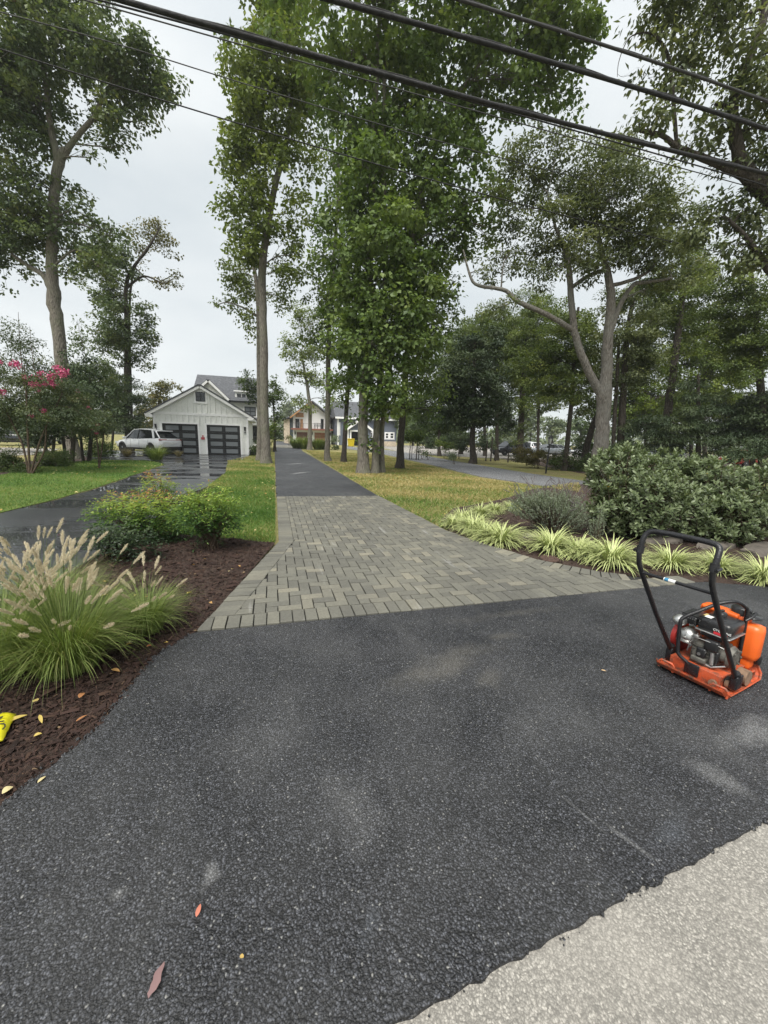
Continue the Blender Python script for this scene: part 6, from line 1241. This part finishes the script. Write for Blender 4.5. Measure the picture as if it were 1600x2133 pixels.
# ------------------------------------------------------------------ utility cables along the road
def cable(label, y, pts, rad, m, twist=0):
    P = []
    for px, py in pts:
        r = ray(px, py); t_ = y/r[1]; P.append((r[0]*t_, EYE+r[2]*t_))
    P = np.array(P); co_ = np.polyfit(P[:, 0], P[:, 1], 2 if len(P) > 2 else 1); x0, x1 = P[:, 0].min(), P[:, 0].max(); ext = (x1-x0)*.6
    xs = np.linspace(x0-ext, x1+ext, 40); zs = np.polyval(co_, np.clip(xs, x0-.1*ext, x1+.1*ext))+np.where(xs < x0, (xs-x0), np.where(xs > x1, xs-x1, 0))*0
    xm = (x0+x1)/2; base = (xm, y, float(np.polyval(co_, xm))); t = thing('utility_cable', base, label, 'cable', 'overhead cables along the road')
    part(t, 'strand', m, lambda mb: mb.tube([(x-base[0], 0, z-base[2]) for x, z in zip(xs, zs)], rad, 8))
    if twist:
        q = np.linspace(x0-ext, x1+ext, 260); zz = np.interp(q, xs, zs); part(t, 'messenger_wire', 'cable_grey', lambda mb: mb.tube([(x-base[0], math.sin(x*twist)*rad*.5, z-base[2]+math.cos(x*twist)*rad*.35+rad*.95) for x, z in zip(q, zz)], rad*.38, 5))
    return t
cable('thickest black overhead cable, crossing from top left to the right edge', 6.2, [(245, -2), (500, 73), (800, 151), (1100, 239), (1300, 289), (1600, 362)], .030, 'cable_black', 3)
cable('second thick overhead cable, entering at the top middle', 5.7, [(690, 0), (900, 58), (1200, 143), (1400, 208), (1600, 269)], .028, 'cable_black', 4)
cable('thinner grey overhead cable, topmost on the right', 5.2, [(950, 0), (1100, 39), (1300, 108), (1420, 150), (1600, 211)], .018, 'cable_grey', 5)
cable('thin wire running just below the thickest cable', 7.2, [(240, 6), (500, 82), (700, 138), (1000, 213), (1250, 287), (1600, 388)], .012, 'cable_black')
cable('thin wire crossing the sky gap below the thick cable', 9.0, [(175, 0), (300, 30), (500, 97), (800, 180), (1100, 258), (1600, 400)], .011, 'cable_grey')
cable('thin wire across the middle of the sky gap', 13.0, [(362, 130), (500, 170), (690, 228), (1000, 318), (1600, 455)], .013, 'cable_grey')
cable('lowest wire, running from the left edge through all the crowns', 11.0, [(0, 103), (130, 143), (365, 216), (475, 250), (800, 345), (1050, 420), (1260, 468), (1400, 503), (1600, 547)], .014, 'cable_black')
# far wood closing the horizon
rw = np.random.default_rng(5); C = []
for k in range(260):
    px = rw.uniform(-500, 2300); D = rw.uniform(150, 190); h = rw.uniform(5, 10)+3*math.sin(px*.01); c = gD(px, D); n = 90
    q = nrm(rw.normal(0, 1, (n, 3)))*np.array([5, 5, h*.5]); q[:, 2] += h*.5; C.append(c+q)
C = np.concatenate(C); C[:, 2] = np.maximum(C[:, 2], .3); k = len(C); V, T = leaf_geo(C, nrm(rw.normal(0, 1, (k, 3))), nrm(rw.normal(0, .5, (k, 3))+Z), rw.uniform(1.2, 2.2, k), rw.uniform(1, 1.8, k))
o = link('far_wood', tri_mesh('far_wood', V, T, np.repeat(rw.random(k), 4)), 'leaf_pale_haze'); o['kind'] = 'stuff'  # distance haze is painted into these pale leaves

# ------------------------------------------------------------------ plate compactor (x forward, y left, z up)
CPO = (2.752, 1.640, .02); CRZ = math.atan2(.2, .98)
K = thing('plate_compactor', CPO, 'orange plate compactor with black handle parked on the fresh asphalt', 'plate compactor', rz=CRZ)
def text(body, size, m, parent, al='LEFT'):
    cu = bpy.data.curves.new('lettering', 'FONT'); cu.body = body; cu.size = size; cu.extrude = .0008; cu.align_x = al; cu.align_y = 'CENTER' if al == 'CENTER' else 'TOP_BASELINE'
    tmp = bpy.data.objects.new('tmp', cu); COL.objects.link(tmp); me = bpy.data.meshes.new_from_object(tmp.evaluated_get(bpy.context.evaluated_depsgraph_get())); me.name = 'lettering'; me.materials.clear()
    bpy.data.objects.remove(tmp); bpy.data.curves.remove(cu); return link('lettering', me, m, parent)
def P_(name, m, fn, parent=None, label=None):
    o = part(parent or K, name, m, fn)
    if label: o['label'] = label
    return o
# base plate: pan with raised rim, curled rear and front edges
def f(mb):
    xs = [(-.262, .055), (-.235, .022), (-.20, .004), (.0, 0), (.20, .004), (.235, .03), (.275, .085)]; hw = [.19, .20, .205, .205, .205, .195, .15]; n = len(xs); vs = []; fs = []
    for (x, z), w_ in zip(xs, hw): vs += [(x, -w_, z+.022), (x, -w_+.012, z), (x, w_-.012, z), (x, w_, z+.022), (x, w_-.008, z+.022), (x, w_-.016, z+.012), (x, -w_+.016, z+.012), (x, -w_+.008, z+.022)]
    for i in range(n-1):
        for j in range(8): a = i*8; fs.append((a+j, a+(j+1) % 8, a+8+(j+1) % 8, a+8+j))
    fs += [tuple(range(8))[::-1], tuple(range((n-1)*8, n*8))]; mb.add(vs, fs)
P_('base_plate', 'orange_plate', f)
def f(mb):                                           # deck and cast exciter housing
    mb.bbox((-.17, -.13, .012), (-.155, .15, .10), .004); mb.bbox((-.155, -.135, .085), (.14, .15, .10), .005); mb.box((-.155, -.13, .014), (.14, -.118, .084)); mb.box((-.155, .138, .014), (.14, .15, .084)); mb.box((.125, -.117, .014), (.14, .137, .084))
P_('engine_deck', 'orange_plate', f)
P_('exciter_housing', 'dusty_brown', lambda mb: mb.tube([(.05, -.19, .065), (.05, -.136, .065)], .05, 14)); P_('shock_mount', 'dusty_brown', lambda mb: mb.tube([(-.10, -.175, .05), (-.10, -.137, .05)], .032, 12)); P_('drain_plug', 'dusty_brown', lambda mb: mb.tube([(-.19, -.10, .045), (-.172, -.10, .045)], .022, 10))
for (x, y, a) in ((-.225, .14, 0), (-.225, -.15, 0), (.16, -.165, 1.57)):
    d = (math.cos(a+math.pi/2), math.sin(a+math.pi/2)); P_('lifting_handle', 'orange_plate', lambda mb: mb.tube([(x-d[0]*.042, y-d[1]*.042, .012), (x-d[0]*.042, y-d[1]*.042, .055), (x-d[0]*.03, y-d[1]*.03, .067), (x+d[0]*.03, y+d[1]*.03, .067), (x+d[0]*.042, y+d[1]*.042, .055), (x+d[0]*.042, y+d[1]*.042, .012)], .0075, 7))
P_('bolt', 'aluminium', lambda mb: mb.lathe([(.012, 0), (.012, .01)], (-.17, .02, .06), 6, Matrix.Rotation(-math.pi/2, 4, 'Y')))
# handle: two uprights, hoop grip, cross bar, rubber feet
for s, ft, kn in ((1, (-.10, .09), (-.655, .775)), (-1, (-.10, .09), (-.70, .835))):
    P_('handle_upright', 'handle_black', lambda mb: mb.tube([(ft[0], s*.178, ft[1]), (-.38, s*.18, .425), (-.62, s*.18, .735), (-.665, s*.18, .80), (-.68, s*.18, .86), (-.672, s*.18, .895)], [.014]*6, 12))
    P_('handle_clamp', 'handle_black', lambda mb: (mb.tube([(-.678, s*.18, .865), (-.672, s*.18, .91)], .021, 12), mb.tube([(-.70, s*.2, .88), (-.65, s*.2, .885)], .008, 8)))
    P_('handle_bracket', 'handle_black', lambda mb: (mb.bbox((-.135, s*.178-.02, .035), (-.055, s*.178+.02, .125), .008), mb.tube([(-.12, s*.178, .145), (-.08, s*.178, .075)], .022, 8)))
    P_('rubber_mount', 'rubber', lambda mb: mb.lathe([(.024, -.02), (.03, 0), (.024, .02)], (-.095, s*.14, .062), 12, Matrix.Rotation(math.pi/2, 4, 'X')))
P_('grip_hoop', 'handle_black', lambda mb: mb.tube(smooth_path(np.array([(-.672, .18, .90), (-.665, .18, .945), (-.648, .17, .985), (-.638, .14, 1.0), (-.632, .06, 1.004), (-.630, -.06, 1.004), (-.632, -.14, 1.0), (-.640, -.172, .985), (-.660, -.18, .945), (-.672, -.18, .90)]), np.full(10, .0165), 4)[0], .015, 12))
cb = P_('cross_bar', 'handle_black', lambda mb: mb.tube([(-.625, .178, .74), (-.625, -.178, .74)], .0095, 10))
P_('sticker', 'label_white', lambda mb: mb.tube([(-.625, .055, .74), (-.625, -.005, .74)], .0102, 10, cap=False), cb)
P_('sticker', 'label_blue', lambda mb: mb.tube([(-.625, .05, .74), (-.625, .03, .74)], .0106, 10, cap=False), cb)
# engine
E_ = P_('engine_block', 'engine_grey', lambda mb: (mb.bbox((-.115, -.075, .105), (.09, .07, .235), .015), mb.bbox((-.13, -.055, .10), (.10, .06, .125), .006), [mb.box((-.118-.004*(k % 2), -.065, .135+.011*k), (-.10, .06, .140+.011*k)) for k in range(8)], mb.tube([(-.135, .02, .17), (-.10, .02, .17)], .03, 14), mb.bbox((-.15, -.03, .118), (-.11, .05, .15), .008), mb.tube([(-.05, -.11, .19), (-.05, -.07, .19)], .045, 16)))
P_('cylinder_fins', 'engine_grey', lambda mb: [mb.bbox((-.06+.0, -.10-.0, .14+.013*k), (.07, -.07, .147+.013*k), .002) for k in range(7)])
P_('control_cover', 'engine_black', lambda mb: (mb.bbox((-.135, -.075, .215), (-.09, -.0, .285), .012), mb.bbox((-.14, -.02, .15), (-.10, .03, .215), .01), mb.bbox((-.12, -.08, .12), (-.085, -.045, .22), .01)))
P_('fuel_valve', 'aluminium', lambda mb: (mb.tube([(-.125, -.055, .13), (-.125, -.05, .21)], .011, 8), mb.lathe([(.012, 0), (.014, .008)], (-.128, -.01, .20), 8, Matrix.Rotation(-math.pi/2, 4, 'Y')), mb.lathe([(.009, 0), (.01, .006)], (-.142, .01, .175), 8, Matrix.Rotation(-math.pi/2, 4, 'Y'))))
T_ = P_('fuel_tank', 'engine_black', lambda mb: (mb.bbox((-.12, -.115, .325), (.085, .06, .415), .025), mb.bbox((-.105, -.10, .285), (.07, .045, .335), .018)))
P_('tank_seam', 'aluminium', lambda mb: mb.bbox((-.125, -.12, .322), (.09, .065, .330), .003), T_)
fc = P_('fuel_cap', 'engine_black', lambda mb: (mb.lathe([(.034, .41), (.036, .432), (.028, .440), (.001, .440)], (.02, -.0, 0), 18), mb.bbox((-.015, -.008, .438), (.055, .008, .45), .003), mb.bbox((-.085, -.06, .413), (-.04, -.005, .419), .002)))
P_('warning_label', 'label_white', lambda mb: mb.box((-.10, .0, .4152), (-.055, .035, .4166), Matrix.Translation((0, 0, .0))), T_); P_('warning_label', 'label_yellow', lambda mb: mb.box((-.08, .036, .4152), (-.035, .05, .4166)), T_)
P_('decal', 'label_red', lambda mb: mb.box((-.1262, -.105, .335), (-.1248, -.035, .352)), T_)
lo = text('CYCLONE', .02, 'label_white', T_)
lo.matrix_local = Matrix.Translation((-.1268, -.030, .357)) @ Matrix(((0, 0, -1, 0), (-1, 0, 0, 0), (0, 1, 0, 0), (0, 0, 0, 1)))
P_('muffler', 'engine_black', lambda mb: (mb.bbox((-.10, .07, .325), (.06, .165, .385), .015), mb.box((-.09, .075, .386), (.05, .16, .389))))
P_('muffler_holes', 'aluminium', lambda mb: [mb.lathe([(.004, 0), (.004, .002)], (-.1015, .08+.013*k, .37), 6, Matrix.Rotation(-math.pi/2, 4, 'Y')) for k in range(6)])
P_('exhaust_tip', 'aluminium', lambda mb: mb.lathe([(.034, -.03), (.038, -.01), (.036, .025), (.020, .045), (.001, .048)], (-.105, .158, .335), 16, Matrix.Rotation(-math.pi/2, 4, 'Y')))
P_('air_cleaner', 'aluminium', lambda mb: (mb.lathe([(.052, -.06), (.055, .0), (.052, .02), (.034, .044), (.001, .05)], (-.09, .105, .245), 20, Matrix.Rotation(-math.pi/2, 4, 'Y')), mb.bbox((-.146, .095, .24), (-.135, .115, .25), .002), mb.box((-.142, .06, .21), (-.132, .15, .216))))
P_('recoil_starter', 'engine_grey', lambda mb: (mb.tube([(-.03, -.135, .19), (-.03, -.11, .19)], [.06, .075], 20), [mb.bbox((-.03+.055*math.cos(a)-.006, -.145, .19+.055*math.sin(a)-.006), (-.03+.055*math.cos(a)+.006, -.134, .19+.055*math.sin(a)+.006), .002) for a in np.linspace(0, 6.28, 9)[:-1]]))
P_('belt_guard', 'engine_red', lambda mb: (mb.tube([(-.03, .165, .21), (-.03, .19, .21)], .095, 24), mb.tube([(.03, .165, .10), (.03, .19, .10)], .065, 20), mb.bbox((-.10, .166, .09), (.09, .189, .21), .01)))
P_('linkage', 'aluminium', lambda mb: (mb.tube([(-.12, -.10, .26), (-.135, -.02, .275), (-.13, .05, .27)], .003, 5), mb.tube([(-.11, -.12, .15), (-.13, -.06, .115), (-.12, .03, .12)], .006, 6), mb.tube([(-.13, .04, .30), (-.14, .07, .22), (-.13, .08, .16)], .004, 5), mb.bbox((-.145, .03, .27), (-.12, .06, .29), .003)))
# protective frame over the engine
P_('guard_frame', 'handle_black', lambda mb: mb.tube(smooth_path(np.array([(-.165, .015, .065), (-.175, .05, .10), (-.19, .095, .135), (-.19, .108, .18), (-.19, .12, .34), (-.175, .115, .385), (-.12, .065, .44), (-.04, .0, .505), (.03, -.055, .53), (.09, -.085, .50), (.12, -.095, .44), (.125, -.10, .10)]), np.full(12, .0125), 4)[0], .0115, 10))
P_('frame_foot', 'handle_black', lambda mb: (mb.bbox((-.182, -.02, .03), (-.171, .06, .11), .006), mb.lathe([(.013, 0), (.013, .008)], (-.184, .0, .055), 8, Matrix.Rotation(-math.pi/2, 4, 'Y'))))
# orange water tank at the front
wt = P_('water_tank', 'orange_plastic', lambda mb: (mb.bbox((.135, -.176, .13), (.25, .17, .375), .04), mb.bbox((.15, -.15, .065), (.235, -.055, .20), .025), mb.bbox((.13, -.10, .36), (.235, .16, .415), .022), mb.bbox((.10, -.06, .395), (.16, .14, .425), .012)))
P_('tank_cap', 'engine_black', lambda mb: (mb.lathe([(.05, .40), (.052, .455), (.046, .462), (.001, .462)], (.185, -.045, 0), 20), mb.lathe([(.06, .408), (.06, .42), (.001, .42)], (.20, -.09, 0), 20)), wt)
P_('tank_valve', 'engine_black', lambda mb: mb.bbox((.215, -.178, .10), (.25, -.145, .17), .01), wt)
P_('tank_strap', 'engine_black', lambda mb: mb.tube([(.105, -.1, .405), (.13, -.12, .43), (.18, -.12, .45), (.22, -.10, .43)], .008, 6), wt)

# ------------------------------------------------------------------ small things on the ground
def ground_leaf(name, label, cat, px, py, px2, py2, W, m, z=.032, group=None, serr=0, curl=.2):
    a, b = g(px, py, z), g(px2, py2, z); d = b-a; L = np.linalg.norm(d); d /= L; s = np.array([-d[1], d[0], 0]); n = 9; vs = []; fs = []
    rr_ = random.Random(int(px*7+py))
    for i in range(n+1):
        t_ = i/n; w_ = W*math.sin(math.pi*min(.999, max(.001, t_**.85)))**.8/2; jag = (1+(rr_.uniform(-.35, .35) if serr else 0)); p = d*L*t_; zc = curl*W*math.sin(t_*3.1)*.5+.003
        vs += [p+s*w_*jag+Z*(zc+w_*curl), p+Z*zc, p-s*w_*(2-jag)+Z*(zc+w_*curl*.6)]
    for i in range(n): fs += [(3*i, 3*i+1, 3*i+4, 3*i+3), (3*i+1, 3*i+2, 3*i+5, 3*i+4)]
    T = [t_ for q in fs for t_ in ((q[0], q[1], q[2]), (q[0], q[2], q[3]))]; o = link(name, tri_mesh(name, vs, T, np.full(len(vs), next((k for wd_, k in (('yellow', .75), ('pale', .95), ('pink', .02), ('orange', .2), ('red brown', .1), ('tan', .6), ('brown', .4)) if wd_ in label), .5)), None, True), m); o.location = a; return tag(o, label, cat, group)
ground_leaf('fallen_leaf', 'small salmon red leaf lying on the fresh asphalt', 'leaf', 409, 1912, 418, 1884, .014, 'leaf_red'); ground_leaf('fallen_leaf', 'long dull purple leaf on the asphalt near the bottom edge', 'leaf', 309, 2082, 343, 2004, .022, 'leaf_purple', serr=1)
ground_leaf('wood_chip', 'tiny pale wood chip on the asphalt left of the compactor', 'wood chip', 1252, 1396, 1263, 1399, .012, 'wood_chip'); ground_leaf('fallen_leaf', 'tiny tan leaf scrap on the asphalt right of the purple leaf', 'leaf', 500, 1992, 508, 1996, .010, 'fallen_leaf')
for i, (x, y, x2, y2, w_, lab) in enumerate([(5, 1510, 58, 1490, .03, 'long pale bark strip behind the yellow bag'), (82, 1490, 88, 1508, .016, 'small yellow leaf curled on the mulch right of the yellow bag'), (70, 1535, 88, 1529, .02, 'pink red leaf on the mulch below the yellow leaf'), (158, 1504, 182, 1490, .014, 'orange bark sliver near the asphalt edge'), (165, 1455, 176, 1444, .03, 'orange brown leaf beneath the fountain grass'),
        (78, 1632, 96, 1618, .014, 'pale bark piece at the raw asphalt edge'), (4, 1655, 28, 1640, .03, 'large pale bark scrap at the left edge of the asphalt'), (262, 1345, 275, 1341, .02, 'tan leaf under the smaller fountain grass'), (305, 1348, 316, 1345, .02, 'red brown leaf near the paver corner'), (232, 1395, 250, 1400, .025, 'curled brown leaf among the fountain grass roots')]):
    ground_leaf('mulch_debris', lab, 'bark scrap' if 'bark' in lab else 'leaf', x, y, x2, y2, w_, 'fallen_leaf', .022, curl=.35)
def litter(name, poly, n, s, seed, z=.02):
    r = np.random.default_rng(seed); P = sample_poly(poly, n); n = len(P); C = np.concatenate([P, np.full((n, 1), z)], 1); a = r.random(n)*6.28; A = nrm(np.stack([np.cos(a), np.sin(a), r.normal(0, .15, n)], 1)); Nn = nrm(Z+r.normal(0, .3, (n, 3)))
    V, T = leaf_geo(C, A, Nn, s*r.uniform(.5, 1.3, n), s*.6*r.uniform(.6, 1.2, n), .25); o = link(name, tri_mesh(name, V, T, np.repeat(np.clip(r.normal(.75, .25, n), 0, 1), 4)), 'fallen_leaf'); o['kind'] = 'stuff'
litter('leaf_litter', rl, 900, .065, 1, .025); litter('leaf_litter', stripG, 120, .06, 2, .02); litter('leaf_litter', lawnL, 34, .09, 3, .02)
litter('leaf_litter', G2((900, 960), (1220, 1000), (1480, 1010), (1480, 970), (1200, 950), (950, 945)), 260, .09, 4, .0); litter('leaf_litter', bedR, 60, .05, 5, .02); litter('leaf_litter', bedL, 40, .05, 6, .02)
litter('leaf_litter', G2((740, 985), (830, 1003), (900, 1005), (860, 985)), 200, .06, 7, .01)
# yellow bag of patch material lying on the mulch at the left edge
bp = g(-76, 1542, .02); BG = thing('plastic_bag', bp, 'bright yellow plastic bag with black print at the left edge of the mulch', 'bag', rz=.25)
bm = bmesh.new(); bmesh.ops.create_grid(bm, x_segments=14, y_segments=10, size=1)
rb2 = random.Random(4)
for q in bm.verts:
    u, v_ = q.co.x, q.co.y; h = max(0, (1-u**4)*(1-v_**4))**.5*.045; q.co = Vector((u*.165, v_*.105, h+.012+.006*math.sin(u*7+v_*3)*(1-u*u)+.004*math.sin(v_*11)))
bmesh.ops.solidify(bm, geom=bm.faces[:], thickness=.008)
me = bpy.data.meshes.new('bag_sack'); bm.to_mesh(me); bm.free(); me.polygons.foreach_set('use_smooth', [True]*len(me.polygons)); link('sack', me, 'bag_yellow', BG)
lo = text('OWO', .06, 'ink', BG, 'CENTER'); lo.location = (.118, .02, .056); lo.rotation_euler = (.0, .33, -1.2)
for k in range(4): P_('stripe', 'ink', lambda mb: mb.box((-.012, -.035, .0), (.002, .03, .0016), Matrix.Translation((.105+.014*k-.03, -.055, .060-.006*k)) @ Matrix.Rotation(.35, 4, 'Y') @ Matrix.Rotation(-.5, 4, 'Z')), BG)

# ------------------------------------------------------------------ damp air: one even volume round the whole site
hz = bpy.data.materials.new('haze'); hz.use_nodes = True; t = hz.node_tree; t.nodes.clear()
pv = N(t, 'ShaderNodeVolumePrincipled'); pv.inputs['Color'].default_value = (.93, .96, .98, 1); pv.inputs['Density'].default_value = .0006; pv.inputs['Anisotropy'].default_value = .2
ho = N(t, 'ShaderNodeOutputMaterial'); L_(t, pv.outputs[0], ho.inputs['Volume'])
hb = MB().box((-332, -92, -1.1), (332, 342, 46)).mesh('haze'); hb.materials.append(hz)
o = bpy.data.objects.new('haze', hb); COL.objects.link(o); o['kind'] = 'stuff'
